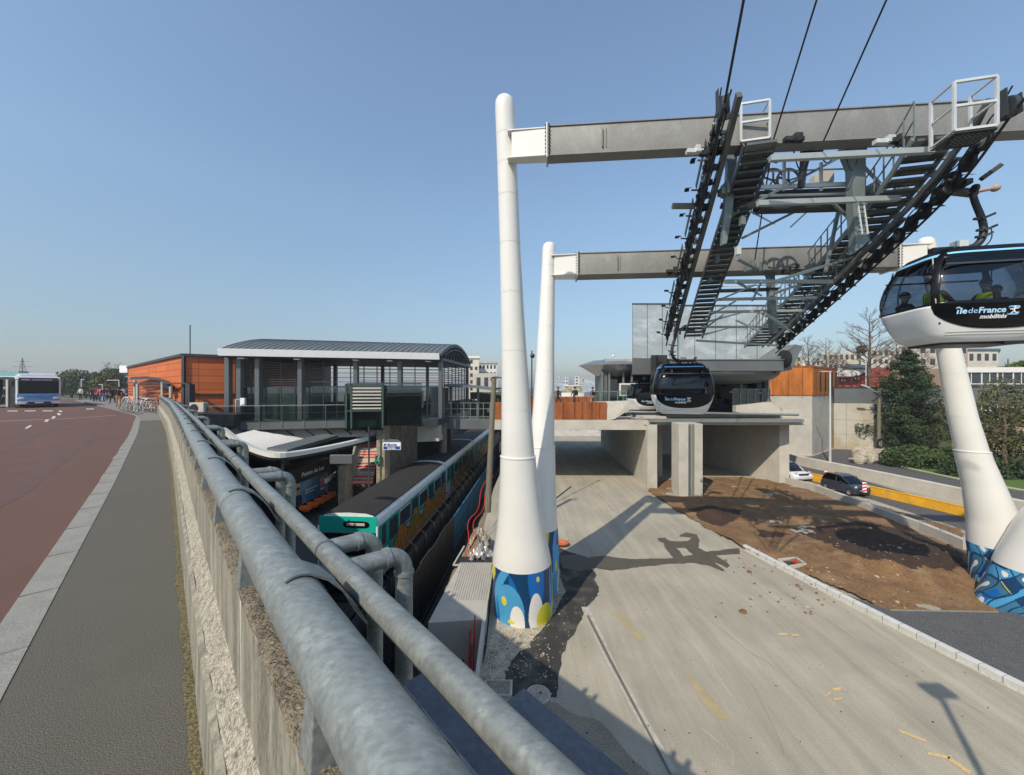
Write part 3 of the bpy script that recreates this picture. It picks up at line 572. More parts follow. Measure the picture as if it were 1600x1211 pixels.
def mur_right(a, v):
    # flowing navy strokes on teal with white and yellow marks
    x = (a-180)/9.5; y = v*4.4
    s1 = math.sin(x*1.15 + 1.5*math.sin(y*1.3+.6) + .4); s2 = math.sin(y*1.9 - x*.85 + 1.1*math.sin(x*.9)); s3 = math.sin(x*.55 + y*1.25 + 2.1)
    if abs(s1) < .17 or abs(s2-.25) < .16: return 0
    if v < .85 and abs(s3-.72) < .045 and s1 > .1: return 4
    if s1*s2 > .80: return 3
    if s1 > .55 and s3 < -.3: return 1
    if s2 > .6: return 2
    if s3 > .55: return 0
    return 5
PA = [(0,.80),(.05,.815),(.11,.80),(.13,.765),(.17,.665),(.22,.575),(.28,.50),(.34,.445),(.42,.395),(.5,.35),(.6,.305),(.74,.262),(.88,.243),(1,.238)]
A0, A1 = (.33,10.85,0), (-.18,9.25,13.3)
PB_ = [(0,.70),(.1,.68),(.2,.56),(.3,.47),(.4,.40),(.5,.35),(.6,.31),(.75,.265),(.9,.225),(1,.21)]
B0, B1 = (.74,12.1,0), (1.22,12.6,11.05)
mA, cA = mast('nearest and tallest white mast with blue and yellow mural round its foot', A0, A1, PA, 1.5, .335, (.43,.545,.655,.745,.83,.885,.935))
mural(mA, cA, PA, -.02, 1.5, A1, A0, mur_left)
mB, cB = mast('white steel mast leaning back behind the nearest mast, sharing its mural painted foot', B0, B1, PB_, 1.9, .40, (.5,.62,.75,.86,.93), tp=[(0,(0,0,0)),(.5,(.03,0,0)),(1,(0,0,0))])
mural(mB, cB, PB_, -.02, 1.9, B1, B0, lambda a, v: mur_left((a+60)%360, v))
PR = [(0,.66),(.12,.64),(.2,.56),(.3,.44),(.38,.375),(.40,.365),(.5,.325),(.6,.295),(.7,.265),(.85,.22),(1,.195)]
C0, C1 = (15.2,12.0,0), (12.55,11.66,10.85)
mC, cC = mast('white mast leaning left behind the near cabin, with teal and navy mural foot', C0, C1, PR, 1.4, .40, (.5,.62,.75,.9), tp=[(0,(.15,0,0)),(.1,(.25,0,0)),(.2,(.30,0,0)),(.3,(.2,0,0)),(.38,(.08,0,0)),(.5,(0,0,0)),(1,(0,0,0))])
mural(mC, cC, PR, -.02, 1.4, C1, C0, mur_right)
PD = [(0,.92),(.12,.91),(.2,.85),(.3,.64),(.45,.42),(.6,.34),(.8,.26),(1,.24)]
D0, D1 = (14.6,10.95,0), (16.6,7.9,13.2)
mD, cD = mast('white mast at the right edge leaning out of the view', D0, D1, PD, 1.25, .34, (.5,.7,.85))
mural(mD, cD, PD, -.02, 1.25, D1, D0, lambda a, v: mur_right(a+17, v+.1))
# beams
BD_ = V((1,-.088,0)).normalized(); BN = V((-BD_.y, BD_.x, 0))
def xbeam(lab, a, L, z0, z1, dep, stubL, stubR):
    t = thing('cross_beam', lab, 'beam', a, group='grey cross beams spanning between the masts')
    a = V(a); A = a + BD_*stubL; B = a + BD_*(L-stubR); h = z1-z0; zc = (z0+z1)/2
    def pz(p, z): return V((p.x, p.y, z))
    mb = MB(); mb.bar(pz(A,zc), pz(B,zc), dep, h); mb.build('box_girder', m_beam, t, bevel=.006)
    for zz in (z0, z1): mb = MB(); mb.bar(pz(A,zz), pz(B,zz), dep+.05, .022); mb.build('flange_plate', m_beam, t, smooth=False)
    for s0, s1 in ((.12, stubL), (L-stubR, L-.12)):
        p, q = a + BD_*s0, a + BD_*s1; mb = MB()
        mb.loft([[pz(x,z)+BN*w for (w,z) in ((-dp,z0+.03),(dp,z0+.03),(dp,z1-.03),(-dp,z1-.03))] for x,dp in ((p,dep*.36),(q,dep*.47))]); 
        for zz in (z0+.02, z1-.02): mb.loft([[pz(x,z)+BN*w for (w,z) in ((-dp,zz-.012),(dp,zz-.012),(dp,zz+.012),(-dp,zz+.012))] for x,dp in ((a+BD_*(s0-.1 if s0 < L/2 else s0),dep*.45),(q if s0 < L/2 else a+BD_*(L+.05),dep*.52))])
        mb.build('white_stub', m_white, t, smooth=False)
    for s in (stubL, L-stubR):
        mb = MB(); p = a + BD_*s; mb.bar(pz(p-BD_*.025,zc), pz(p+BD_*.0,zc), dep+.13, h+.12); mb.build('end_plate', m_white, t, smooth=False)
        mb = MB(); mb.bar(pz(p+BD_*.003,zc), pz(p+BD_*.028,zc), dep+.13, h+.12); mb.build('dark_end_plate', m_beam, t, smooth=False)
        mb = MB()
        for k in range(9):
            z = z0 - .02 + (h+.04)*k/8
            for w in (-dep/2-.035,): mb.bar(pz(p,z)+BN*w-BD_*.05, pz(p,z)+BN*w+BD_*.06, .035, .035)
        mb.build('bolts', m_dk, t, smooth=False)
    mb = MB(); p = a + BD_*(stubL+1.25) - BN*(dep/2+.004); mb.bar(pz(p,zc-.22), pz(p,zc+.22), .012, .10); mb.bar(pz(p+BD_*.09,zc-.22), pz(p+BD_*.09,zc+.22), .012, .03); mb.build('service_hatch', m_beam, t, smooth=False)
    return t
zb1 = CZ+5.37
xbeam('long grey box beam reaching from the nearest tall mast over the rope wheels', (-.12,9.12,zb1), 16.6, zb1, zb1+.675, .30, .95, .9)
zb2 = CZ+3.60
xbeam('lower grey box beam farther back between the rear masts', (1.26,12.6,zb2), 11.2, zb2, zb2+.675, .6, .85, .9)

# ================================================================ ropes, sheaves, walkways
A_ = .24; W3 = V((A_,1,0)).normalized(); WN = V((W3.y,-W3.x,0))      # WN points right
KS = .955
def planepts(pix, X0, Y0, off=0):
    out = []
    for x, y in pix:
        k = (x-800)/600; Y = Y0 + (X0 - k*Y0)/(k - A_); out.append(P(x,y,Y*KS) + WN*off)
    return out
def curve(pts):
    """arc-length lookup through pts"""
    L = [0]
    for a, b in zip(pts, pts[1:]): L.append(L[-1] + (b-a).length)
    def f(s):
        for i in range(len(pts)-1):
            if s <= L[i+1] or i == len(pts)-2: q = (s-L[i])/(L[i+1]-L[i]); return pts[i] + (pts[i+1]-pts[i])*q
    return f, L[-1]
def smooth(pts, it=3):
    for _ in range(it):
        o = [pts[0]]
        for a, b in zip(pts, pts[1:]): o += [a*.75+b*.25, a*.25+b*.75]
        o.append(pts[-1]); pts = o
    return pts
Lp = smooth(planepts([(1129,178),(1108,270),(1088,350),(1070,420),(1055,480),(1041,540)], 6.2, 15.5))
Rp = smooth(planepts([(1580,180),(1500,292),(1400,387),(1300,476),(1212,552)], 9.6, 7.8))
fL, LL = curve(Lp); fR, LR = curve(Rp)
def rope(name, lab, pts, r):
    mb = MB(); mb.tube(pts, r, 8); o = mb.build(name, m_rub); tag(o, lab, 'cable'); return o
dirIn = V((.36,1,-.36)).normalized()
def up_from(p, x0, y0):     # continue a rope upwards through photo point (x0,y0), in its own vertical plane
    k = (x0-800)/600; t = (p.x - k*p.y)/(k - A_); return P(x0, y0, p.y + t)
hi = up_from(Lp[0], 1162, 0); hi2 = hi + (hi-Lp[0])*1.0
rope('haul_rope', 'black haul rope dropping steeply onto the left rope wheels', [hi2, hi] + Lp, .024)
hi = V((Rp[0].x, Rp[0].y, Rp[0].z)) - V((A_*1,1,-.62))*.6; 
rope('haul_rope', 'black haul rope under the right rope wheels carrying the near cabin', [Rp[0] - V((A_,1,-.60))*4, Rp[0] - V((A_,1,-.60))*2] + Rp, .024)
q0 = P(1208,220,8.25); q1 = P(1276,0,6.35); rope('signal_cable', 'thin middle cable left of two crossing the first beam', [q1+(q1-q0), q1, q0, P(1178,415,11.9)], .016)
q0 = P(1287,220,8.2); q1 = P(1385,0,6.3); rope('signal_cable', 'thin cable passing right of the middle of the long beam', [q1+(q1-q0), q1, q0], .016)
def sheaves(lab, f, L, side, n, s0=0.1):
    t = thing('sheave_train', lab, 'rope wheels', f(L*.5), group='sheave trains carrying the ropes')
    st = (L-s0-.2)/n
    wheels = []
    for i in range(n):
        s = s0 + st*(i+.5); a = f(s); d = (f(s+.1)-f(s-.1)).normalized(); u = WN.cross(d).normalized(); u = u if u.z > 0 else -u
        c = a + u*.215; r = .185
        mb = MB(); mb.wheel(c, WN, r, .07, 20); w = mb.build('sheave_wheel', m_rub, t)
        mb = MB(); mb.wheel(c, WN, r*.62, .085, 14); mb.wheel(c, WN, .05, .2, 10); mb.build('hub', m_dk if i % 3 else m_steel, w)
        wheels.append((c,d,u))
    for i in range(0, n-1, 2):
        (c,d,u), (c2,d2,u2) = wheels[i], wheels[i+1]; mb = MB()
        for k in (-.065,.065): mb.bar(c+WN*k-d*.05+u*.03, c2+WN*k+d*.05+u*.03, .016, .12)
        mb.bar((c+c2)/2-WN*.1+u*.05, (c+c2)/2+WN*.1+u*.05, .07); mb.build('rocker_arm', m_dk, t, smooth=False)
    for i in range(1, n-2, 4):
        c, d, u = wheels[i]; c2, d2, u2 = wheels[min(i+3,n-1)]; mb = MB()
        for k in (-.12,.12): mb.bar(c+WN*k+u*.16, c2+WN*k+u*.16, .02, .15)
        mb.build('rocker_beam', m_mid, t, smooth=False)
    # main beam above and inside
    mb = MB(); pts = [f(L*i/14)+WN*side*.30+V((0,0,.34)) for i in range(15)]
    for a, b in zip(pts, pts[1:]): mb.bar(a, b, *((.10,.20) if side > 0 else (.06,.12)))
    mb.build('main_girder', m_mid, t, smooth=False)
    rr = rng(int(L*10))
    for i in range(2, n, 2):
        c, d, u = wheels[i]; mb = MB(); o = c - WN*side*.24 + u*.05
        mb.bar(c, o, .03); rings = []
        for k in range(6): a_ = R(-20+k*26); rings.append([o + u*(math.sin(a_)*.21+.02) + d*(.06*k-.1) - WN*side*w for w in (.0,.08,.11)])
        mb.loft(rings, True); mb.build('cable_catcher', m_dk, t)
    for i in range(0, n-1):
        c, d, u = wheels[i]; mb = MB(); mb.bar(c+WN*side*.06+u*.14, c+WN*side*.34+u*.24, .05); mb.cbox(tuple(c+WN*side*.2+u*.30), rr.uniform(.08,.16), rr.uniform(.08,.2), rr.uniform(.06,.14)); mb.build('fitting', m_steel if i % 2 else m_dk, t, smooth=False)
    mb = MB(); pts = [f(L*i/40)+WN*side*.16+V((0,0,.46+.05*math.sin(i*2.1))) for i in range(41)]; mb.tube(pts, .018, 6); pts = [f(L*i/40)-WN*side*.02+V((0,0,.50+.04*math.sin(i*3.1+1))) for i in range(41)]; mb.tube(pts, .014, 6); mb.build('loose_wiring', m_rub, t)
    # end horn at the upper end
    a = f(0); mb = MB(); mb.bar(a+WN*.09+V((0,0,.0)), a+WN*.09+V((0,.02,.36)), .02, .16); mb.bar(a-WN*.09+V((0,0,.0)), a-WN*.09+V((0,.02,.5)), .02, .1); mb.wheel(a+V((0,.05,.16)), WN, .2, .07, 20); mb.build('entry_guide', m_anth, t, smooth=False)
    return t
sheaves('dark rope wheel train on the left above the far cabin', fL, LL, 1, 21)
sheaves('dark train of rope wheels running down to the station on the right', fR, LR, -1, 24, .3)
# grating material: open pattern really cut by alpha would hide; use woven bars instead
def walkway(lab, f, L, off, zup, n, w, T0, grp='stepped service walkways beside the rope wheels', rail=0):
    t = thing('service_walkway', lab, 'walkway', f(L*.5)+WN*off, group=grp)
    def c(s): return f(s*(L-T0)/L+T0) + WN*off + V((0,0,zup))
    for sd in (-1,1):
        mb = MB()
        for i in range(14): mb.bar(c(L*i/14)+WN*sd*w/2, c(L*(i+1)/14)+WN*sd*w/2, .035, .12)
        mb.build('stringer', m_steel if rail and sd < 0 else m_mid, t, smooth=False)
    for i in range(n):
        p = c(L*(i+.4)/n); mb = MB(); dd = .30
        # perforated tread: frame with cross strips
        z = p.z + .03
        for k in range(2): mb.bar(p+WN*(-w/2+.03)+W3*(k-.5)*dd, p+WN*(w/2-.03)+W3*(k-.5)*dd, .02, .05)
        for k in range(7): q = p + W3*(-dd/2 + dd*(k+.5)/7); mb.bar(q-WN*(w/2-.03), q+WN*(w/2-.03), .028, .014)
        for k in range(9): q = p + WN*(-w/2+.05+(w-.1)*k/8); mb.bar(q-W3*dd/2, q+W3*dd/2, .018, .012)
        mb.build('tread', m_mid, t, smooth=False)
    return t, c
wL, cLw = walkway('dark stepped walkway of perforated treads beside the left rope wheels, white cage at its top', fL, LL, .95, .28, 34, .62, .95)
wR, cRw = walkway('dark stepped walkway with thin handrail on the right, square cage at its top', fR, LR, -.86, .30, 36, .70, .5, rail=1)
def cage(t, p, w, h, d):
    mb = MB(); e = .045
    P4 = [p-WN*w/2, p+WN*w/2, p+WN*w/2+W3*d, p-WN*w/2+W3*d]
    for q in P4: mb.bar(q, q+V((0,0,h)), e, e)
    for z in (0, h*.5, h): 
        mb.bar(P4[0]+V((0,0,z)), P4[1]+V((0,0,z)), e, e); mb.bar(P4[1]+V((0,0,z)), P4[2]+V((0,0,z)), e*.7, e*.7); mb.bar(P4[0]+V((0,0,z)), P4[3]+V((0,0,z)), e*.7, e*.7)
    mb.build('end_cage', m_lt, t, smooth=False, bevel=.004)
    mb = MB()
    for k in range(9): mb.bar(P4[0]+W3*(k/8*d-.0)+V((0,0,-.05)), P4[1]+W3*(k/8*d)+V((0,0,-.05)), .03, .02)
    for k in range(9): mb.bar(P4[0]+WN*w*k/8+V((0,0,-.06)), P4[3]+WN*w*k/8+V((0,0,-.06)), .02, .02)
    mb.build('cage_floor', m_dk, t, smooth=False)
kx = planepts([(1180,218)], 6.2+.95/W3.y, 15.5)[0]; cage(wL, kx, .56, .82, .45)
kx = planepts([(1524,200)], 9.6-.86/W3.y, 7.8)[0]; cage(wR, kx-W3*.0, .60, .86, .5)
mb = MB()
for i in range(0, 30):
    s = LR*i/30; p = cRw(s) - WN*.33
    mb.bar(p, p+V((0,0,.75)), .024)
    q = cRw(LR*(i+1)/30) - WN*.33
    for z in (.38,.75): mb.bar(p+V((0,0,z)), q+V((0,0,z)), .022)
mb.build('handrail', m_steel, wR, smooth=False)
# cross frame between the walkways
cf = thing('cross_frame', 'galvanised truss members and maintenance platform hung between the two walkways', 'steel frame', (8.4,9.8,CZ+4))
def memb(x0,y0,Y0,x1,y1,Y1,w=.07,h=None,m=None,nm='brace'): mb = MB(); mb.bar(P(x0,y0,Y0*KS), P(x1,y1,Y1*KS), w, h); mb.build(nm, m or m_steel, cf, smooth=False, bevel=.004)
m_cf = M('truss_galvanised', (.40,.44,.44), .45, .35, .08, 3)
def YL(x): k = (x-800)/600; X0 = 6.2+.95/W3.y; return 15.5 + (X0-k*15.5)/(k-A_)
def YR(x): k = (x-800)/600; X0 = 9.6-.86/W3.y; return 7.8 + (X0-k*7.8)/(k-A_)
def crossm(xl,yl,xr,yr,w=.09,h=.10): memb(xl,yl,YL(xl),xr,yr,YR(xr),w,h,m_cf,'cross_member')
crossm(1203,248,1459,235,.10,.11); crossm(1184,318,1404,310,.10,.11); crossm(1133,440,1300,440); crossm(1118,468,1275,465,.08,.08); crossm(1108,488,1258,485,.08,.08); crossm(1096,511,1232,511,.07,.07); crossm(1088,532,1216,540,.07,.07)
for a in ((1182,315,1312,246),(1336,246,1392,305),(1160,372,1268,318),(1302,318,1358,370),(1152,405,1210,436),(1216,438,1332,402),(1150,440,1190,462),(1205,460,1262,440),(1105,503,1160,488),(1190,488,1232,511),(1096,524,1140,512)):
    Y0 = YL(a[0]) if a[0] < 1230 else (YL(1200)+YR(1330))/2+.1; Y1 = YR(a[2]) if a[2] > 1325 else (YL(1180)+YR(a[2]))/2 if a[3] < 330 else YR(a[2])
    memb(a[0],a[1],Y0,a[2],a[3],Y1,.055)
# second flat platform behind, its pale rails and machinery
Yp = 9.6
memb(1187,293,Yp,1349,287,Yp-.1,.07,.09,m_lt,'toe_board'); memb(1187,306,Yp,1320,303,Yp,.05,.05,m_lt,'platform_edge'); memb(1182,326,Yp+.2,1345,321,Yp+.2,.3,.16,m_dk,'box_chord')
for x in (1225,1283,1350): memb(x,254,Yp-.02,x,298,Yp-.02,.06,.05,m_lt,'rail_post')
for y in (267,): memb(1195,y+1,Yp-.02,1350,y-4,Yp-.1,.03,.03,m_lt,'guard_rail')
mb = MB(); a0, a1 = P(1187,299,Yp), P(1349,293,Yp-.1)
for k in range(12): mb.bar(a0+V((0,.55*k/11,0)), a1+V((0,.55*k/11,0)), .022, .02)
for k in range(60): q = a0+(a1-a0)*k/59; mb.bar(q, q+V((0,.55,0)), .02, .018)
mb.build('platform_grating', m_dk, cf, smooth=False)
mb = MB(); mb.cbox(tuple(P(1290,278,Yp+.2)), .28,.2,.3); mb.cbox(tuple(P(1278,282,Yp+.3)), .3,.2,.22); mb.build('control_box', m_conc, cf, smooth=False, bevel=.01)
for cx, r in ((1208,.30),(1232,.30)):
    mb = MB(); c = P(cx,282,Yp+.5); k = 20
    for j in range(k):
        a = 2*math.pi*j/k; b = 2*math.pi*(j+1)/k; mb.bar(c+V((math.cos(a)*r,0,math.sin(a)*r)), c+V((math.cos(b)*r,0,math.sin(b)*r)), .05)
    for j in range(5): a = 2*math.pi*j/5+.3; mb.bar(c, c+V((math.cos(a)*r,0,math.sin(a)*r)), .035)
    mb.build('spoked_wheel', m_dk, cf)
# brackets hanging from the long beam: tapered plates
def plate(pix, Y, th, m=None, nm='hanger_plate'):
    mb = MB(); mb.prism([P(x,y,Y) for x,y in pix], (0,th,0)); mb.build(nm, m or m_steel, cf, smooth=False, bevel=.008)
plate([(1134,238),(1154,236),(1150,262),(1146,322),(1136,380),(1129,382),(1133,320),(1137,262)], 9.3, .12)
plate([(1318,228),(1356,225),(1352,262),(1352,320),(1352,360),(1360,375),(1336,395),(1338,380),(1334,330),(1332,262)], 8.75, .2)
plate([(1255,228),(1290,226),(1286,238),(1268,240),(1262,262),(1258,292),(1250,292),(1254,255)], 8.75, .1, m_dk)
plate([(1196,418),(1216,416),(1211,432),(1212,462),(1216,520),(1208,520),(1204,465),(1203,432)], 11.95, .2)
plate([(1314,330),(1309,330),(1289,425),(1293,425)], 9.9, .06, m_steel, 'raking_strut')
for x0 in (1345,1354): memb(x0-5,316,8.6,x0+2,366,8.6,.03,.03,m_lt,'ladder_stile')
for y in range(320,366,7): memb(1341,y,8.6,1352,y,8.6,.02,.02,m_dk,'ladder_rung')
# small galvanised fittings bolted under the beams and the hydraulic stub pipe
for (x,y,Y,w) in ((1085,237,8.4,.35),(1100,240,8.4,.18),(1240,218,8.2,.4),(1246,218,8.15,.1),(1385,222,8.05,.5),(1398,220,8.0,.16),(1410,224,8,.2),(1050,424,12,.4),(1060,430,12,.2),(1240,420,11.7,.35),(1228,425,11.7,.2)):
    mb = MB(); mb.cbox(tuple(P(x,y,Y)), w, .12, .09); mb.cbox(tuple(P(x+4,y-3,Y)), w*.3, .16, .14); mb.build('clamp', m_lt if int(x)%2 else m_dk, cf, smooth=False, bevel=.006)
mb = MB(); mb.tube([P(1051,322,9.8), P(1084,322,9.8)], .075, 16); mb.build('stub_pipe', m_beam, cf)
memb(1128,322,10.2,1184,320,9.3,.12,.14,m_dk,'axle_beam')
for (x,y,Y) in ((1405,300,8.9),(1375,322,9.1),(1360,300,9.3),(1367,330,9.2),(1390,312,9),(1330,300,9.3),(1130,300,9.2),(1145,330,9.6),(1170,420,11.5),(1120,438,12),(1190,420,11.6),(1262,425,11)):
    mb = MB(); mb.cbox(tuple(P(x,y,Y)), .18,.2,.16); mb.cbox(tuple(P(x+3,y-4,Y)), .07,.3,.3); mb.build('junction_box', m_steel, cf, smooth=False, bevel=.008)
for k in range(4):
    mb = MB(); pts = [P(1200+40*k+20*j/6, 236+ (60 if k%2 else 30)*math.sin(j/6*3.1)*.4+j*2, 8.6) for j in range(7)]; mb.tube(pts, .014, 6); mb.build('hanging_hose', m_rub, cf)

# denser lattice low down: extra diagonals, pale grab rails and a second small landing
rr = rng(77)
for (x0,y0,x1,y1) in ((1120,470,1180,445),(1230,445,1290,462),(1100,498,1150,470),(1210,470,1262,500),(1092,520,1130,492),(1196,492,1240,520),(1150,500,1190,520),(1190,440,1175,470),(1240,470,1225,500),(1300,400,1262,440),(1328,380,1300,420),(1236,425,1262,470),(1172,330,1210,350),(1262,330,1235,355)):
    memb(x0,y0,YL(x0) if x0 < 1200 else YR(x0)*.98,x1,y1,YL(x1) if x1 < 1200 else YR(x1)*.98,.035)
for x in range(1235,1330,12):
    y = 520-(x-1235)*1.25; memb(x,y,YR(x)*.99,x,y-26,YR(x)*.99,.02,.02,m_steel,'rail_post')
memb(1232,500,YR(1232),1330,372,YR(1330)*.99,.02,.02,m_lt,'guard_rail'); memb(1232,512,YR(1232),1330,384,YR(1330)*.99,.02,.02,m_steel,'guard_rail')
memb(1112,455,13.0,1215,452,12.6,.3,.05,m_dk,'landing'); memb(1112,448,12.8,1215,445,12.4,.03,.03,m_lt,'landing_rail')
for x,y in ((1150,268),(1146,300),(1140,335),(1128,372),(1120,405),(1108,436),(1165,255),(1160,345),(1153,392)):
    mb = MB(); mb.cbox(tuple(P(x,y,YL(x)*.93)), .10,.12,.20); mb.build('pale_bracket', m_lt if x%2 else m_steel, cf, smooth=False, bevel=.006)
# ================================================================ cabins
CH = 2.18
HW = [(0,.80),(.04,.93),(.15,1.0),(.35,1.09),(.6,1.175),(.85,1.225),(1.1,1.25),(1.3,1.235),(1.55,1.18),(1.8,1.08),(1.98,.99),(2.08,.93),(2.15,.86),(2.18,.80)]
HD = [(0,.66),(.04,.78),(.15,.84),(.35,.93),(.6,1.03),(.85,1.09),(1.1,1.12),(1.3,1.10),(1.55,1.04),(1.8,.94),(1.98,.86),(2.08,.80),(2.15,.74),(2.18,.70)]
HD = [(a, b*.88) for a, b in HD]
def sm(tab, z): return (lerp(tab,z-.05)+lerp(tab,z)+lerp(tab,z+.05))/3
def cab_pt(a, z, off=0):
    w, d = sm(HW,z)+off, sm(HD,z)+off; c, s_ = math.cos(a), math.sin(a); e = 2/5.0
    return V((math.copysign(abs(c)**e, c)*w, math.copysign(abs(s_)**e, s_)*d, z))
def face_y(x, z, off=0):   # -y face of the cabin at x, z
    w, d = sm(HW,z), sm(HD,z); return -(d*max(0,(1-min(1,abs(x)/w)**5))**(1/5.0)+off)
def make_cabin(name, label):
    t = thing(name, label, 'cable car')
    nu = 200; zs = [0,.02,.05,.1,.2,.3,.4,.5,.6,.7,.77,.82] + [.86+.0425*i for i in range(27)] + [2.03,2.07,2.11,2.15,2.18]
    zs = sorted(set(round(z,4) for z in zs)); parts = {}
    # nonuniform angles so the corners are dense
    vs = {}
    def vert(i,j): return cab_pt(2*math.pi*(i%nu)/nu, zs[j])
    for j in range(len(zs)-1):
        zc = (zs[j]+zs[j+1])/2
        for i in range(nu):
            p = cab_pt(2*math.pi*(i+.5)/nu, zc); w, d = sm(HW,zc), sm(HD,zc); fr_ = abs(p.y)/d > abs(p.x)/w
            if fr_: q = abs(p.x)/w < .85; 
            else: q = abs(p.y)/d < .80
            if zc < .82: k = 'white_shell'
            elif .86 < zc < 1.94 and q: k = ('front' if p.y < 0 else 'rear') if fr_ else ('left' if p.x < 0 else 'right')
            else: k = 'frame'
            parts.setdefault(k, []).append((i,j))
    for k, cells in parts.items():
        mb = MB(); idx = {}
        for i, j in cells:
            f = []
            for (a,b) in ((i,j),(i+1,j),(i+1,j+1),(i,j+1)):
                key = (a%nu,b)
                if key not in idx: idx[key] = len(mb.v); mb.v.append(tuple(vert(a,b)))
                f.append(idx[key])
            mb.f.append(f); mb.m.append(0)
        if k == 'frame':
            top = [i for i in range(nu)]; mb.f.append([idx[(i,len(zs)-1)] for i in top]); mb.m.append(0)
        if k == 'white_shell': mb.f.append([idx[(i,0)] for i in range(nu)][::-1]); mb.m.append(0)
        mt = m_cabw if k == 'white_shell' else m_blk if k == 'frame' else g_cab
        o = mb.build('window_glass' if mt is g_cab else k if k != 'frame' else 'black_frame', mt, recalc=False); local(o, t)
        if mt is not g_cab:
            sd = o.modifiers.new('thick', 'SOLIDIFY'); sd.thickness = .03; sd.offset = -1
    # front and rear panels, U shaped, with logo
    for sg in (1,-1):
        def F(x, z, off): return V((sg*x, sg*face_y(x,z,off), z))
        mb = MB(); rows = []; n = 40
        for i in range(n+1):
            x = -1.13 + 2.26*i/n; zb = max(.27, .80 - .53*(max(0,1-(abs(x)/1.13)**2.6))**.55); rows.append([F(x, zb+(.885-zb)*j/8, .006) for j in range(9)])
        vs_ = [q for r in rows for q in r]; mb.add(vs_, [(i*9+j,(i+1)*9+j,(i+1)*9+j+1,i*9+j+1) for i in range(n) for j in range(8)]); pn = local(mb.build('logo_panel', m_blk, recalc=False), t)
        sd = pn.modifiers.new('thick', 'SOLIDIFY'); sd.thickness = .01; sd.offset = 0
        mb = MB(); xs = [-.78+1.56*i/30 for i in range(31)]
        mb.loft([[F(x,z,o_) for z,o_ in ((2.015,.004),(2.015,.014),(2.06,.014),(2.06,.004))] for x in xs]); local(mb.build('light_strip', m_stripe), t)
        def put(txt, x0, z0, size, off, mt, nm, shear=0):
            vs, fs, w = text_mesh(txt, size, off, .001, shear); mb = MB(); mb.add([F(x0+v.x, z0+v.y, .018+v.z) for v in vs], fs); o = mb.build(nm, mt, recalc=False, smooth=False); o.parent = pn; return w
        X0, SZ_ = -.79, .168
        w1 = put('ı', X0, .60, SZ_, .005, m_txtb, 'logo_lettering')
        mb = MB(); 
        for (xa,za,xb,zb_) in ((X0-.018,.60+.115,X0+w1*.62,.60+.142),(X0+w1*.5,.60+.142,X0+w1+.022,.60+.115)):
            d_ = V((xb-xa,zb_-za)).normalized(); n_ = V((-d_.y,d_.x))*.010; mb.add([F(xa-n_.x,za-n_.y,.018),F(xb-n_.x,zb_-n_.y,.018),F(xb+n_.x,zb_+n_.y,.018),F(xa+n_.x,za+n_.y,.018)], [(0,1,2,3)]); 
        o = mb.build('logo_accent', m_txtb, recalc=False, smooth=False); o.parent = pn
        w1 += .018; w1 += put('le', X0+w1, .60, SZ_, .005, m_txtb, 'logo_lettering'); w2 = put('de', X0+w1+.010, .60, SZ_, -.001, m_txtb, 'logo_lettering'); w3 = put('France', X0+w1+w2+.024, .60, SZ_, .005, m_txtb, 'logo_lettering')
        put('mobilités', X0+.40, .480, .120, .003, m_txtw, 'logo_lettering', .15)
        IX = X0+w1+w2+.024+w3+.035
        # rounded square with the striding figure
        mb = MB(); q = []
        for cx_, cz_, a0 in ((IX+.155,.695,0),(IX+.035,.695,90),(IX+.035,.575,180),(IX+.155,.575,270)):
            for k in range(6): a = R(a0+18*k); q.append(F(cx_+.035*math.cos(a), cz_+.035*math.sin(a)+.0, .012))
        mb.add(q, [tuple(range(len(q)))]); o = mb.build('logo_square', m_stripe, recalc=False, smooth=False); o.parent = pn
        mb = MB()
        def st(a, b, w):
            a = V(a); b = V(b); d = (b-a).normalized(); nn = V((-d.y,d.x))*w/2; c4 = [a-nn,b-nn,b+nn,a+nn]; mb.add([F(IX+p_.x*.19, .54+p_.y*.19, .017) for p_ in c4], [(0,1,2,3)])
        st((.12,.62),(.88,.72),.10); st((.5,.66),(.52,.40),.12); st((.52,.42),(.24,.10),.10); st((.52,.42),(.82,.14),.10); st((.30,.56),(.5,.68),.08)
        c_ = [(.52+.11*math.cos(R(30*k)), .86+.11*math.sin(R(30*k))) for k in range(12)]; mb.add([F(IX+a*.19,.54+b*.19,.017) for a,b in c_], [tuple(range(12))]); o = mb.build('logo_figure', m_txtw, recalc=False, smooth=False); o.parent = pn
        mb = MB(); xs = [-.84+1.68*i/20 for i in range(21)]
        for z0 in (.145,.205): mb.loft([[F(x,z,o_) for z,o_ in ((z0,.001),(z0,.010),(z0+.012,.010),(z0+.012,.001))] for x in xs])
        local(mb.build('bumper_groove', m_conc), t)
        for x in (-.98,.98): mb = MB(); mb.bar(V((sg*x, sg*(face_y(x,1.9)-.0), 1.98)), V((sg*x*1.13, sg*(face_y(x,1.2)+.06), .86)), .02); local(mb.build('window_trim', m_blk, smooth=False), t)
        mb = MB(); mb.bar(V((-.95,sg*-.88,1.74)), V((.95,sg*-.88,1.74)), .03, .04); local(mb.build('inner_rail', m_anth, smooth=False), t)
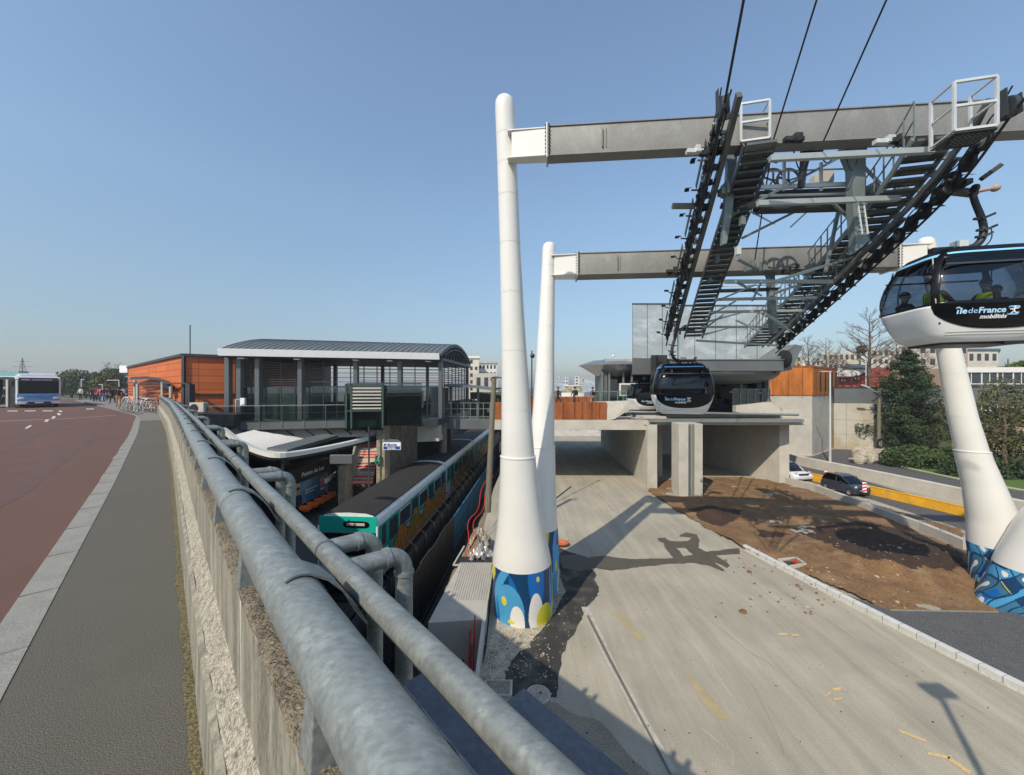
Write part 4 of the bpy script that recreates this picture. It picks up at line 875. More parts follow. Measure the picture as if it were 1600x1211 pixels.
    for sg in (1,-1):   # sides: strip and belt
        mb = MB(); mb.loft([[V((sg*(sm(HW,z)*(1-(abs(y)/sm(HD,z))**5)**.2+o_), y, z)) for z,o_ in ((1.985,.004),(1.985,.014),(2.05,.014),(2.05,.004))] for y in [-.6+1.2*i/16 for i in range(17)]]); local(mb.build('side_strip', m_stripe), t)
        mb = MB()
        for y in (-.02,.02): mb.tube([V((sg*(sm(HW,z)+.004), y, z)) for z in [.86+.06*i for i in range(20)]], .008, 6)
        local(mb.build('door_edge', m_blk), t)
        mb = MB(); mb.box(sg*.55, sg*.98, -.75, .75, .40, .47); mb.box(sg*.88, sg*1.0, -.75, .75, .47, .86); local(mb.build('bench', m_anth, smooth=False, bevel=.02), t)
    mb = MB(); mb.tube([V((.16,0,.06)) , V((.16,0,-.02))], .3, 20); mb.box(-.75,.75,-.5,.5,-.05,.01); local(mb.build('underframe', m_dk, smooth=False, bevel=.01), t)
    mb = MB(); mb.box(.25,1.0,-.62,-.50,-.07,-.0); local(mb.build('bumper', m_rub, smooth=False, bevel=.02), t)
    # roof frame, curved arm, grip
    mb = MB(); mb.bar(V((-.62,0,2.33)), V((.12,0,2.33)), .16, .11); mb.bar(V((-.62,-.25,2.22)), V((-.62,.25,2.22)), .06); mb.bar(V((.1,-.25,2.22)), V((.1,.25,2.22)), .06)
    for x in (-.48,-.30,.0,.14): mb.bar(V((x,0,2.16)), V((x,0,2.33)), .06)
    h = local(mb.build('roof_mount', m_dk, smooth=False, bevel=.01), t)
    mb = MB(); mb.cbox((-.12,-.05,2.42), .22, .2, .15); local(mb.build('mount_box', m_lt, smooth=False, bevel=.01), t)
    pts = smooth([V((.05,0,2.34)),V((.20,0,2.36)),V((.34,0,2.52)),V((.38,0,2.78)),V((.32,0,3.1)),V((.22,0,3.4)),V((.16,0,3.68))], 3)
    mb = MB(); mb.tube(pts, [.075-.015*i/len(pts) for i in range(len(pts))], 12); arm = local(mb.build('hanger_arm', m_dk), t)
    for (x,z,dx) in ((.38,2.72,.2),(.33,3.0,.22),(.36,2.56,.12)): mb = MB(); mb.bar(V((x-.05,-.08,z)), V((x+dx*.7,-.12,z+.09)), .05,.05); mb.bar(V((x-.18,-.05,z+.02)), V((x,-.05,z)), .05); o = mb.build('arm_fitting', m_dk, smooth=False); o.parent = arm

    mb = MB(); mb.tube(smooth([V((.1,-.05,2.28)),V((.3,-.1,2.3)),V((.45,-.1,2.5)),V((.44,-.08,2.75))],3), .012, 6); o = mb.build('cable_loop', m_rub); o.parent = arm
    mb = MB(); GO = V((-.14,0,-.08)); mb.bar(V((-.25,-.1,3.83)), V((.42,.1,3.78)), .16, .14); mb.bar(V((0,-.35,3.9)), V((0,.35,3.9)), .12, .12); mb.bar(V((.15,-.4,3.88)),V((.42,-.5,4.12)),.11,.09); mb.wheel(V((-.3,-.2,3.80)), V((0,1,0)), .11, .08); mb.wheel(V((.12,-.3,3.72)), V((1,0,0)), .10, .06); mb.bar(V((-.4,.1,3.72)),V((-.1,.1,3.74)),.08,.1)
    mb.v = [tuple(V(q)+GO) for q in mb.v]
    g = local(mb.build('rope_grip', m_dk, smooth=False, bevel=.01), t)
    mb = MB(); mb.tube([V((.4,0,3.78)),V((.62,-.05,3.80))], .045, 10); mb.ball(V((.68,-.05,3.80)), .085, 12); mb.v = [tuple(V(q)+GO) for q in mb.v]; o = mb.build('guide_roller', M('pale_roller', (.42,.32,.28), .6), parent=None); o.parent = g
    return t
YAW = -math.atan(A_)
cab1 = make_cabin('ropeway_cabin', 'black and white cable car cabin at the right edge carrying workers in yellow vests')
cab1.scale = (.94,.94,.88); cab1.location = (9.70, 8.25, CZ+.93); cab1.rotation_euler = (0,0,-R(13))
tag(cab1, group='cable car cabins')
cab2 = copy_tree(cab1); cab2.scale = (.89,.89,.89); cab2['label'] = 'empty black and white cable car cabin hanging before the station deck above the concrete column'
cab2.location = (6.68, 15.2, CZ-1.02); cab2.rotation_euler = (0,0,YAW+math.pi)
cab3 = copy_tree(cab1); cab3['label'] = 'parked dark cable car cabin inside the station left of the hanging cabin'; cab3.location = (9.35, 26.9, CZ-1.5); cab3.rotation_euler = (0,0,YAW+.4)
cab4 = copy_tree(cab1); cab4['label'] = 'parked dark cable car cabin inside the station right of the hanging cabin'; cab4.location = (12.4, 26.3, CZ-1.5); cab4.rotation_euler = (0,0,YAW-.3)

# ================================================================ people
def person(label, loc, yaw, pose, top, leg, hair=None, scale=1.0, grp=None, hat=None, bag=None, vest=None):
    """local frame: faces -y, x to its left/right, z up, feet at 0 (or seat at 0 when sitting)"""
    t = thing('person', label, 'person', loc, yaw, grp); rr = rng(int(loc[0]*31+loc[1]*17))
    if pose == 'sit':
        hip = (0,0,.08); J = {'pel':(0,0,.1),'chest':(0,.03,.40),'neck':(0,.0,.60),'head':(0,-.03,.76),'crown':(0,-.03,.86)}
        kL, kR = (.13,-.45,.10), (-.13,-.45,.10); fL_, fR_ = (.13,-.42,-.33), (-.13,-.42,-.33); tL, tR = (.13,-.56,-.36), (-.13,-.56,-.36)
        eL, eR = (.28,-.08,.30), (-.28,-.08,.30); hL, hR = (.16,-.34,.22), (-.16,-.34,.22); sL, sR = (.19,.02,.53), (-.19,.02,.53); lL, lR = (.10,0,.08), (-.10,0,.08)
    else:
        J = {'pel':(0,0,.95),'chest':(0,.0,1.25),'neck':(0,.0,1.47),'head':(0,-.02,1.62),'crown':(0,-.02,1.72)}
        st = .26 if pose == 'walk' else .04
        lL, lR = (.09,0,.90), (-.09,0,.90); kL, kR = (.10,-st*.75,.50), (-.10,st*.35,.49); fL_, fR_ = (.11,-st,.08), (-.11,st*1.15,.10); tL, tR = (.12,-st-.16,.035), (-.12,st*1.15-.15,.04)
        sL, sR = (.18,0,1.42), (-.18,0,1.42); eL, eR = (.25,st*.5,1.14), (-.25,-st*.45,1.14); hL, hR = (.24,st*.5-.12,.90), (-.24,-st*.6-.1,.92)
        if pose == 'lean': eL, hL = (.3,-.15,1.2), (.2,-.42,1.15); eR, hR = (-.3,-.15,1.2), (-.2,-.42,1.15)
    vs = []; es = []; rd = []
    def add(p, r, par): 
        vs.append(p); rd.append(r)
        if par is not None: es.append((par, len(vs)-1))
        return len(vs)-1
    pe = add(J['pel'], .15, None); ch = add(J['chest'], .165, pe); nk = add(J['neck'], .06, ch); hd = add(J['head'], .095, nk); cr = add(J['crown'], .075, hd)
    for s_, e_, h_ in ((sL,eL,hL),(sR,eR,hR)):
        a = add(s_, .072, ch); b = add(e_, .05, a); c = add(h_, .036, b); dv = (V(h_)-V(e_)).normalized(); p = V(h_)+dv*.07; add(tuple(p), .04, c); add(tuple(p+dv*.07), .022, len(vs)-1)
    for l_, k_, f_, t_ in ((lL,kL,fL_,tL),(lR,kR,fR_,tR)):
        a = add(l_, .095, pe); b = add(k_, .065, a); c = add(f_, .045, b); add(t_, .04, c)
    me = bpy.data.meshes.new('b'); me.from_pydata(vs, es, []); o = bpy.data.objects.new('b', me); COL.objects.link(o)
    md = o.modifiers.new('s','SKIN'); md.use_smooth_shade = True
    for i, r in enumerate(rd): me.skin_vertices[0].data[i].radius = (r, r*(.72 if i in (0,1) else 1))
    me.skin_vertices[0].data[0].use_root = True
    ms = o.modifiers.new('u','SUBSURF'); ms.levels = 1; ms.render_levels = 1
    dg = bpy.context.evaluated_depsgraph_get(); dg.update(); m2 = bpy.data.meshes.new_from_object(o.evaluated_get(dg)); bpy.data.objects.remove(o)
    m2.materials.clear()
    for q in (m_skin, top, leg, m_clk): m2.materials.append(q)
    waist = J['pel'][2]+.03; hs = [V(hL), V(hR)]
    for p in m2.polygons:
        c = p.center; k = 1
        if c.z > J['neck'][2]+.02: k = 0
        elif min((c-h).length for h in hs) < .15 and pose != 'x': k = 0 if min((c-h).length for h in hs) < .13 else 1
        elif pose == 'sit': k = 2 if (c.z < .16 and c.y < -.08) or c.z < 0 else 1
        elif c.z < .11: k = 3
        elif c.z < waist: k = 2
        p.material_index = k; p.use_smooth = True
    bo = bpy.data.objects.new('body', m2); COL.objects.link(bo); local(bo, t)
    H_ = V(J['head'])
    mb = MB(); mb.ball(H_+V((0,.022,.035)), .108, 12, (.92,1.0,.98)); local(mb.build('hat' if hat else 'hair', hat or hair or m_hair), t)
    mb = MB(); mb.ball(H_+V((0,-.098,-.005)), .018, 6, (.8,1,1.2)); 
    for s_ in (-.035,.035): mb.ball(H_+V((s_,-.092,.02)), .010, 6)
    for s_ in (-.095,.095): mb.ball(H_+V((s_,0,-.0)), .022, 6, (.5,.8,1.2))
    local(mb.build('face', m_skin), t)
    if vest:
        z0, z1 = J['pel'][2]+.02, J['neck'][2]-.07; rings = []
        for k in range(7):
            q = k/6; w = .195+.02*math.sin(q*3.1); rings.append([V((math.cos(2*math.pi*j/24)*w*(1 if q < .85 else .85), math.sin(2*math.pi*j/24)*.155 + (.03 if pose=='sit' else 0)*q, z0+(z1-z0)*q)) for j in range(24)])
        mb = MB(); mb.loft(rings); local(mb.build('vest', vest), t)
        mb = MB()
        for q in (.35,.62): 
            z = z0+(z1-z0)*q; mb.loft([[V((math.cos(2*math.pi*j/24)*.218, math.sin(2*math.pi*j/24)*.160+.012, z+dz)) for j in range(24)] for dz in (0,.035)], False)
        local(mb.build('reflective_band', m_conc), t)
    if bag: mb = MB(); mb.ball(V(J['chest'])+V((0,.20,.02)), .19, 10, (.85,.6,1.2)); local(mb.build('rucksack', bag), t)
    t.scale = (scale,)*3
    return t
CQ = Matrix.Translation(cab1.location) @ Matrix.Rotation(-R(13), 4, 'Z')
Y1 = -R(13)
def incab(x, y, z): return tuple(CQ @ (V((x,y,z))*.94))
person('seated worker in a yellow vest beside the front left corner of the near cabin', incab(-.78,-.35,.62), Y1+R(95), 'sit', m_clk, m_clk, hat=m_clk, vest=m_vest, grp='passengers in the near cabin', scale=.9)
person('worker in a yellow vest facing left in the middle of the near cabin', incab(.30,-.15,.60), Y1-R(80), 'sit', m_navy, m_clk, hat=m_clk, vest=m_vest, grp='passengers in the near cabin', scale=.9)
person('passenger in dark coat and hood at the left window of the near cabin', incab(-.80,.50,.50), Y1+R(90), 'sit', m_clk, m_clk, hat=m_navy, grp='passengers in the near cabin', scale=.9)
person('dim passenger in dark clothes at the right end of the near cabin', incab(.80,.25,.52), Y1-R(90), 'sit', m_clk, m_clk, grp='passengers in the near cabin', scale=.9)
# ================================================================ station on the right, decks, underpass
def PZ(x, y, Y): return P(x, y, Y)
dk = thing('station_deck', 'pale concrete deck carried over the dusty road, open dark passages beneath it', 'bridge deck', (8,25,4))
DU = V((1,-.088,0)).normalized()
F1 = Fr((1.3,24.4), (1,-.02)); 
mb = MB(); mb.box(-2.5,7.2,0,17,4.0,4.25,F1); mb.box(-2.5,7.2,-.02,.32,3.62,4.26,F1); mb.build('deck_slab', m_conc, dk, smooth=False, bevel=.01)
mb = MB(); mb.box(7.2,17.0,.6,17,4.0,4.40,F1); mb.build('platform_slab', m_conc, dk, smooth=False, bevel=.01)
mb = MB(); mb.box(7.0,17.4,-.1,.55,3.95,4.33,F1); mb.build('platform_edge_beam', m_conc, dk, smooth=False, bevel=.01)
mb = MB(); mb.box(7.3,16.7,-.42,-.1,4.15,4.34,F1); mb.tube([F1.p(5.8,-.2,4.72),F1.p(6.0,-.25,4.78),F1.p(7.0,-.5,4.78),F1.p(16.3,-.5,4.62)], .07, 10); mb.build('edge_channel', m_galv, dk, smooth=False)
# left underpass side wall
mb = MB(); mb.prism([G(1013,764),G(940,697),G(940,697)+V((0,0,4.0)),G(1013,764)+V((0,0,4.0))], V((.55,0,0))); mb.build('left_wall', m_conc, dk, smooth=False)
mb = MB(); w0 = G(1001,758); mb.box(7.15,7.75,-.35,.05,0,4.0,F1); mb.box(7.3,7.36,-.40,-.35,0,4.0,F1); mb.box(7.5,7.56,-.40,-.35,0,4.0,F1); mb.build('end_pillar', m_conc, dk, smooth=False, bevel=.01)
mb = MB(); mb.prism([V((17.55,25.2,0)),V((18.05,25.0,0)),V((18.3,25.6,0)),V((16.4,32.2,0)),V((15.8,32.0,0))], (0,0,4.0)); mb.build('right_wall', m_conc, dk, smooth=False)
mb = MB(); mb.prism([V((17.6,25.0,4.0)),V((18.5,24.6,4.0)),V((18.5,24.6,4.9)),V((17.6,25.0,4.9))], (-.1,.6,0)); mb.build('right_cap', m_conc, dk, smooth=False)
mb = MB(); mb.box(7.9,8.3,9,17,0,4.0,F1); mb.box(10.5,15,12,12.4,0,4.0,F1); mb.box(9.0,9.3,3,9,0,4.0,F1); mb.build('inner_wall', m_conc, dk, smooth=False)
# parapet upstand and wedge walls at deck level
mb = MB(); mb.prism([P(928,628,24.6),P(984,626,24.2),P(984,640,24.2),P(960,655,24.2),P(944,657,24.4)], (0,.35,0)); mb.prism([P(984,626,24.2),P(1000,640,24.2),P(984,640,24.2)], (0,.3,0)); mb.build('wing_upstand', m_conc, dk, smooth=False)
mb = MB(); mb.prism([P(1150,634,24.9),P(1205,628,24.7),P(1222,643,24.5),P(1222,650,24.5),P(1150,644,24.9)], (0,.4,0)); mb.build('right_upstand', m_conc, dk, smooth=False)
# white column with recessed pipes
col = thing('concrete_column', 'pale square concrete column with vertical pipes in its middle, directly below the far cabin', 'column', G(1079,780))
cF = Fr(G(1061,776).xy, (1,-.05)); 
mb = MB(); mb.box(0,.54,0,1.2,-.05,4.2,cF); mb.box(.90,1.34,0,1.2,-.05,4.2,cF); mb.box(.5,.95,.25,1.2,-.05,4.2,cF); mb.build('shaft', m_conc, col, smooth=False, bevel=.02)
mb = MB()
for x in (.60,.70,.83): mb.tube([cF.p(x,.16,0), cF.p(x,.16,4.2)], .035, 10)
mb.build('pipe', m_galv, col)
mb = MB(); mb.box(.02,1.3,.05,1.1,-.05,.02,cF); 
# corten planters
def corten(name, lab, fr, u0, u1, v0, v1, z0, z1, n, m=m_cort, th=.08, grp=None, seed=1):
    t = thing(name, lab, 'steel cladding', fr.p(u0,v0,z0), group=grp); rr = rng(seed); us = [u0]
    ws = [rr.uniform(.6,1.4) for _ in range(n)]; k = (u1-u0)/sum(ws)
    for w in ws: us.append(us[-1]+w*k)
    for a, b in zip(us, us[1:]): mb = MB(); mb.box(a+.018,b-.018,v0,v0+th,z0,z1,fr); mb.build('plate', m, t, smooth=False, bevel=.004)
    mb = MB(); mb.box(u0,u1,v0+.10,v0+.3,z0,z1-.04,fr); mb.build('backing', m_cort, t, smooth=False)
    return t
corten('planter_wall', 'rusty brown steel planks standing on the pale deck edge right of the white masts', F1, -2.4, 4.7, -.02, 0, 4.25, 5.38, 13, seed=4)
corten('planter_wall', 'low far rusty steel planter band behind the walkers on the plaza', Fr((2.5,36),(1,.02)), -1, 9, 0, 0, 4.3, 5.45, 18, seed=5)
mb = MB(); mb.slab([(-2,31),(9,31),(9,35.5),(-2,35.5)], 4.6, 4.3); struct(mb, 'plaza_deck', m_conc, smooth=False)
# block clad in rusty steel
blk = thing('clad_block', 'pale concrete block topped with bright rusty steel cladding right of the station', 'building', G(1269,712))
q0, q1, q2 = G(1180,712), G(1269,712), P(1307,605.5,41); q2 = V((q2.x,q2.y,0)); q1 = V((q1.x,q1.y,0)); q0 = V((q0.x-2,q0.y+1,0)); q3 = V((q0.x, q2.y+3, 0)); zc = CZ - (617-605.5)/600*q1.y; zt = CZ+(605.5-573.5)/600*q1.y
mb = MB(); mb.slab([q0.xy,q1.xy,q2.xy,q3.xy], zc, -.1); mb.build('concrete_base', m_conc, blk, smooth=False, bevel=.02)
mb = MB(); c_ = sum((q.xy for q in (q0,q1,q2,q3)), V((0,0)))/4; ex = [tuple(c_+(q.xy-c_)*1.01) for q in (q0,q1,q2,q3)]; mb.slab(ex, zt, zc+.003); mb.build('rusty_cladding', m_corth, blk, smooth=False)
mb = MB(); mb.slab([tuple(c_+(q.xy-c_)*1.018) for q in (q0,q1,q2,q3)], zt+.12, zt-.02); mb.build('coping', m_cort, blk, smooth=False)
mb = MB(); mb.slab([tuple(c_+(q.xy-c_)*1.012) for q in (q0,q1,q2,q3)], zc+.02, zc-.08)
for f in (.18,.36,.52,.70,.86): p = q0+(q1-q0)*f; mb.bar(V((p.x,p.y-.30,zc+.05)), V((p.x,p.y-.30,zt)), .03)
mb.build('shadow_gap', m_cort, blk, smooth=False)
mb = MB()
for f in (.15,.35,.5,.62,.8): p = q1+(q2-q1)*f; mb.bar(V((p.x+.33,p.y-.1,zc+.3)), V((p.x+.33,p.y-.1,zt-.35)), .05, .12)
mb.build('cut_slot', m_dk, blk, smooth=False)
# the big metal clad station
st = thing('ropeway_station', 'grey metal clad cable car station with smooth curved underside and open glazed platform', 'station building', (11,27,4.3))
mst = M('brushed_facade', (.50,.53,.52), .32, .55, .12, .9, c2=(.74,.77,.76), c2sc=.8, c2lo=.5, c2hi=.62, c2amt=.7, stretch=(1,1,2))
class SkF:
    def __init__(s, o, u, v): s.o = V((*o,0)); s.u = V((*u,0)).normalized(); s.v = V((*v,0)).normalized()
    def p(s, a, b, z): q = s.o + s.u*a + s.v*b; return V((q.x,q.y,z))
F2 = SkF(P(988,600,25.5).xy, (1,0), (.34,1)); zb = CZ+1.9; zt2 = CZ+5.55
mb = MB(); mb.box(0,3.0,.05,12,zb,zt2,F2); mb.box(3.0,10.6,.4,12,zb,zt2-.05,F2); mb.build('metal_box', mst, st, smooth=False, bevel=.02)
mb = MB()
for u in (.02,1.0,2.0,3.0): mb.box(u-.012,u+.012,.03,.06,zb,zt2,F2)
for u in (4.2,5.6,7.0,8.4,9.8): mb.box(u-.012,u+.012,.38,.41,zb,zt2,F2)
mb.box(-.03,3.05,.0,.1,zt2-.02,zt2+.05,F2); mb.box(3.0,10.65,.35,.45,zt2-.06,zt2+.02,F2); mb.build('panel_joint', m_anth, st, smooth=False)
mb = MB(); mb.box(7.4,8.3,.35,.42,zb+1.2,zb+3.0,F2); mb.box(6.2,6.25,.35,.42,zb,zb+3.2,F2); mb.build('door_panel', mst, st, smooth=False, bevel=.01)
# grey fascia and hull-like nose
mb = MB(); mb.box(0,1.4,-.6,6,CZ+.85,CZ+1.92,F2); mb.build('left_fascia', m_facade, st, smooth=False, bevel=.02)
mb = MB(); mb.box(2.35,9.3,-2.2,6,CZ+1.0,CZ+1.65,F2); mb.box(2.35,9.35,-2.25,6,CZ+1.65,CZ+1.73,F2); mb.build('front_fascia', m_facade, st, smooth=False, bevel=.03)
mb = MB(); rings = []
for k in range(15):
    a = R(90)*k/14; w = 4.0*math.cos(a)**.6 if k < 14 else .4; z = CZ+1.05 - .85*math.sin(a)
    rings.append([F2.p(5.9+w*math.copysign(abs(math.cos(b))**.5,math.cos(b)), 1.8+3.6*(math.cos(a)**.5+.1)*math.copysign(abs(math.sin(b))**.7,math.sin(b)), z) for b in [2*math.pi*j/40 for j in range(40)]])
mb.loft(rings); mb.build('curved_underside', m_facade, st)
mb = MB(); mb.prism([F2.p(8.9,-1.9,CZ+.9),F2.p(9.9,-1.9,CZ+1.1),F2.p(10.7,-1.6,CZ+2.6),F2.p(10.2,-1.6,CZ+2.7),F2.p(9.2,-1.9,CZ+1.9)], (0,2.5,0)); mb.build('side_fin', m_facade, st, smooth=False, bevel=.02)
mb = MB(); mb.box(1.2,2.2,-2.0,2.5,CZ+.2,CZ+2.0,F2); mb.tube([F2.p(1.7,-1.8,CZ+1.6),F2.p(1.7,2,CZ-.4)], .3, 12); mb.build('rope_inlet_housing', m_dk, st, smooth=False, bevel=.03)
mb = MB(); mb.wheel(F2.p(9.4,-2.0,CZ+1.75), (1,0,0), .55, .2, 24); mb.wheel(F2.p(1.6,-2.1,CZ+1.6), (1,0,0), .4, .16, 20); mb.build('deflection_wheel', m_rub, st)
mb = MB(); mb.box(.2,10,4.0,4.3,4.4,CZ+1.2,F2); mb.box(1.6,2.0,.5,1,4.4,CZ+1,F2); mb.box(8.9,9.2,.5,1,4.4,CZ+1,F2)
rr = rng(12)
for i in range(26): u = rr.uniform(.6,9.2); w = rr.uniform(.1,.5); z = rr.uniform(4.5,6.6); mb.box(u,u+w,rr.uniform(.3,2.8),3,z,z+rr.uniform(.1,.5),F2)
mb.build('machinery', m_dk, st, smooth=False, bevel=.01)
mb = MB(); mb.box(-.1,10.5,1.0,4,4.40,4.72,F2); mb.box(2.2,9.4,-1.3,1,4.42,4.55,F2); mb.build('loading_floor', m_dk, st, smooth=False, bevel=.01)
mb = MB()
for u,z0 in ((3.2,4.9),(4.8,4.95),(6.6,4.95),(8.6,4.9)): mb.box(u,u+.25,.6,.75,z0+1.0,z0+1.08,F2)
mb.build('platform_lamp', M('lit_lamp', (.9,.9,.85), .4), st, smooth=False)
def glazed(t, fr, u0, u1, v, z0, z1, n, mg, mf, nm='glass_screen'):
    mb = MB(); mb.box(u0,u1,v,v+.02,z0,z1,fr); mb.build(nm, mg, t, smooth=False)
    mb = MB()
    for i in range(n+1): u = u0+(u1-u0)*i/n; mb.box(u-.025,u+.025,v-.04,v-.005,z0,z1,fr)
    mb.box(u0,u1,v-.04,v-.006,z1-.03,z1+.02,fr); mb.box(u0,u1,v-.04,v-.006,z0,z0+.04,fr); mb.build('screen_frame', mf, t, smooth=False)
t = thing('glass_barrier', 'tall grey glazed screen on the deck left of the station machinery', 'glass screen', F1.p(5,1,4.3)); glazed(t, Fr((5.2,25.2),(1,0)), 0, 2.3, 0, 4.4, 6.05, 4, g_clear, m_steel)
mb = MB(); mb.box(0,2.3,.03,.06,4.4,5.3,Fr((5.2,25.2),(1,0))); mb.build('lower_panel', m_facade, t, smooth=False)
t = thing('glass_barrier', 'tall grey glazed screen on the deck right of the station machinery', 'glass screen', F1.p(14,1,4.3)); fr = Fr((14.6,25.4),(1,-.02)); glazed(t, fr, 0, 2.4, 0, 4.4, 6.2, 5, g_clear, m_steel)
mb = MB(); mb.box(0,2.4,.03,.06,4.4,5.6,fr); mb.build('lower_panel', m_facade, t, smooth=False)
for (x,y0,y1,Y,lab) in ((1158,560,632,25.6,'slim grey post of the station platform right of the parked cabin'),(1200,565,632,25,'slim grey post at the right end of the station glass screen')):
    mb = MB(); mb.bar(P(x,y1,Y), P(x,y0,Y), .10); tag(mb.build('platform_post', m_steel, smooth=False, bevel=.01), lab, 'post')
# kiosk with flying saucer roof
t = thing('round_canopy', 'grey saucer shaped canopy with glazed kiosk below it beside the station', 'canopy', P(950,630,27))
c = P(958,572,28.5); mb = MB(); mb.loft([[c+V((math.cos(2*math.pi*j/48)*r*1.0, math.sin(2*math.pi*j/48)*r*.8, z)) for j in range(48)] for r,z in ((.6,-.95),(1.3,-.7),(2.1,-.22),(2.55,.02),(2.5,.07),(1.6,.38),(.3,.46))]); mb.build('roof', M('polished_canopy', (.35,.36,.36), .25, .7, .1, 2), t)
mb = MB(); mb.box(-.9,2.6,-1.4,1.4,.02,.45,Fr(c.xy,(1,0))); mb.v = [(x,y,z+c.z) for x,y,z in mb.v]; mb.build('flat_roof', M('kiosk_roof', (.42,.42,.40), .5, .3), t, smooth=False, bevel=.02)
mb = MB()
for dx in (-1.1,-.6,.4,1.0,1.9,2.2): mb.bar(V((c.x+dx,c.y-1.2,4.6)), V((c.x+dx,c.y-1.2,c.z)), .12)
mb.build('post', m_steel, t, smooth=False); mb = MB(); mb.box(c.x-1.1,c.x-.7,c.y-1.1,c.y+1,4.6,c.z); mb.box(c.x-1.1,c.x+2.2,c.y+1,c.y+1.1,4.6,c.z); mb.build('kiosk_wall', m_facade, t, smooth=False)
mb = MB(); mb.box(c.x+.1,c.x+.9,c.y-1.3,c.y-1.22,5.7,6.6); mb.build('poster_frame', m_white, t, smooth=False); mb = MB(); mb.box(c.x+.2,c.x+.8,c.y-1.32,c.y-1.30,5.8,6.5); mb.build('poster', m_facade, t, smooth=False)
mb = MB(); mb.box(c.x-.5,c.x+2.2,c.y-1.15,c.y-1.12,4.6,6.9); mb.build('glazing', g_clear, t, smooth=False)
mb = MB(); mb.tube([c+V((-.15,0,.4)), c+V((-.15,0,1.5))], .02, 6); mb.ball(c+V((.0,0,.75)), .09, 8); mb.build('camera_pole', m_lt, t)
# two-tone far plaza objects
for (x0,x1,y0,y1,Y,lab) in ((862,878,594,611,48,'far left pale glass shelter roof on the plaza'),(912,930,595,613,48,'far right pale glass shelter roof beyond the walkers')):
    t = thing('plaza_shelter', lab, 'shelter', P(x0,y1,Y)); mb = MB(); mb.prism([P(x0-2,y1,Y),P(x1+1,y1,Y),P(x1+(3 if x0<900 else 0),y0,Y+3),P(x0,y0,Y+3)], (0,0,.1)); mb.build('roof', mst, t, smooth=False); mb = MB()
    for x in (x0+2,x1-2): mb.bar(P(x,y1+1,Y+.5), P(x,625,Y+.5), .12)
    mb.build('post', m_steel, t, smooth=False)
t = thing('curved_wall', 'low pale curved wall with colourful frieze on the plaza between two shelters', 'wall', P(895,610,52)); c = P(897,600,54); mb = MB()
mb.loft([[V((c.x+math.cos(a)*r, c.y+math.sin(a)*r*.5, z)) for a in [R(180+180*j/20) for j in range(21)]] for r,z in ((1.8,4.4),(1.8,6.6),(1.65,6.6),(1.65,4.4))], False, 0, False); mb.build('wall', m_white, t); mb = MB()
mb.loft([[V((c.x+math.cos(a)*r, c.y+math.sin(a)*r*.5, z)) for a in [R(180+180*j/20) for j in range(21)]] for r,z in ((1.82,5.6),(1.82,6.5))], False, 0, False); mb.build('frieze', M('frieze_paint', (.45,.40,.28), .8, 0, .4, 1.5, c2=(.12,.16,.12), c2sc=1.2, c2lo=.5, c2hi=.55), t)
# ---------------------------------------------------------------- right hand road
def strip(name, pix, z, m, top=None): mb = MB(); mb.slab([q.xy for q in [G(x,y) for x,y in pix]], z, -.1); return struct(mb, name, m, smooth=False)
strip('site_road', [(1225,742),(1232,724),(1330,745),(1500,795),(1640,836),(1640,880),(1500,826),(1330,770)], .006, m_black)
strip('access_road', [(1205,718),(1225,716),(1270,713),(1305,701),(1350,703),(1400,718),(1440,730),(1600,770),(1600,782),(1497,764),(1225,722)], .008, m_black)
strip('verge', [(1372,720),(1356,714),(1420,716),(1500,726),(1640,745),(1640,776),(1560,764),(1497,751),(1420,735)], .05, m_grass)
mb = MB(); q = [G(x,y) for x,y in ((1345,716),(1420,733),(1497,750),(1600,768))]
for a, b in zip(q, q[1:]): mb.bar(a+V((0,0,.06)), b+V((0,0,.06)), .16, .12)
struct(mb, 'verge_edging', m_conc, smooth=False)
# soil-side concrete wall
def wallrun(name, lab, pix, h, w, m, cat='wall', topw=None, base=None):
    t = thing(name, lab, cat, G(*pix[0])); q = [G(x,y) for x,y in pix]; rings = []
    for i, p in enumerate(q):
        d = (q[min(i+1,len(q)-1)]-q[max(i-1,0)]); d.z = 0; d.normalize(); nn = V((-d.y,d.x,0)); tw = topw or w
        rings.append([p-nn*w/2+V((0,0,-.05)), p-nn*tw/2+V((0,0,h)), p+nn*tw/2+V((0,0,h)), p+nn*w/2+V((0,0,-.05))])
    mb = MB(); mb.loft(rings); mb.build('wall_body', m, t, smooth=False); return t, q
def sub(pix, n):
    out = []
    for a, b in zip(pix, pix[1:]): out += [(a[0]+(b[0]-a[0])*i/n, a[1]+(b[1]-a[1])*i/n) for i in range(n)]
    return out+[pix[-1]]
t, q = wallrun('site_wall', 'low pale concrete wall between the soil and the black road', [(1225,755),(1275,769),(1330,790),(1380,810),(1440,832),(1510,862)], .44, .22, m_conc)
mb = MB(); 
for p, p2 in zip(q, q[1:]):
    for f in (0,.5): r = p+(p2-p)*f; d = (p2-p).normalized(); mb.bar(r+V((0,0,.51)), r+V((0,0,.51))+d*.04, .23, .02)
mb.build('joint', m_concs, t, smooth=False)
t, q = wallrun('road_parapet', 'long pale concrete parapet with rounded top along the far side of the black road', sub([(1228,722.5),(1300,738),(1400,760),(1500,783),(1600,806),(1720,833)],2), .62, .34, m_conc, topw=.26)
mb = MB(); mb.tube([p+V((0,0,.66)) for p in q], .11, 12); mb.build('round_top', m_conc, t)
yb = [(1250,746),(1330,765),(1420,786),(1500,805),(1640,840)]
t, q = wallrun('safety_barrier', 'yellow worn road barrier with grey scuffs along the black road', yb, .42, .30, m_yel, 'barrier', topw=.16)
mb = MB(); 
for a, b in zip(q, q[1:]): mb.bar(a+V((0,0,.47)), b+V((0,0,.47)), .10, .05)
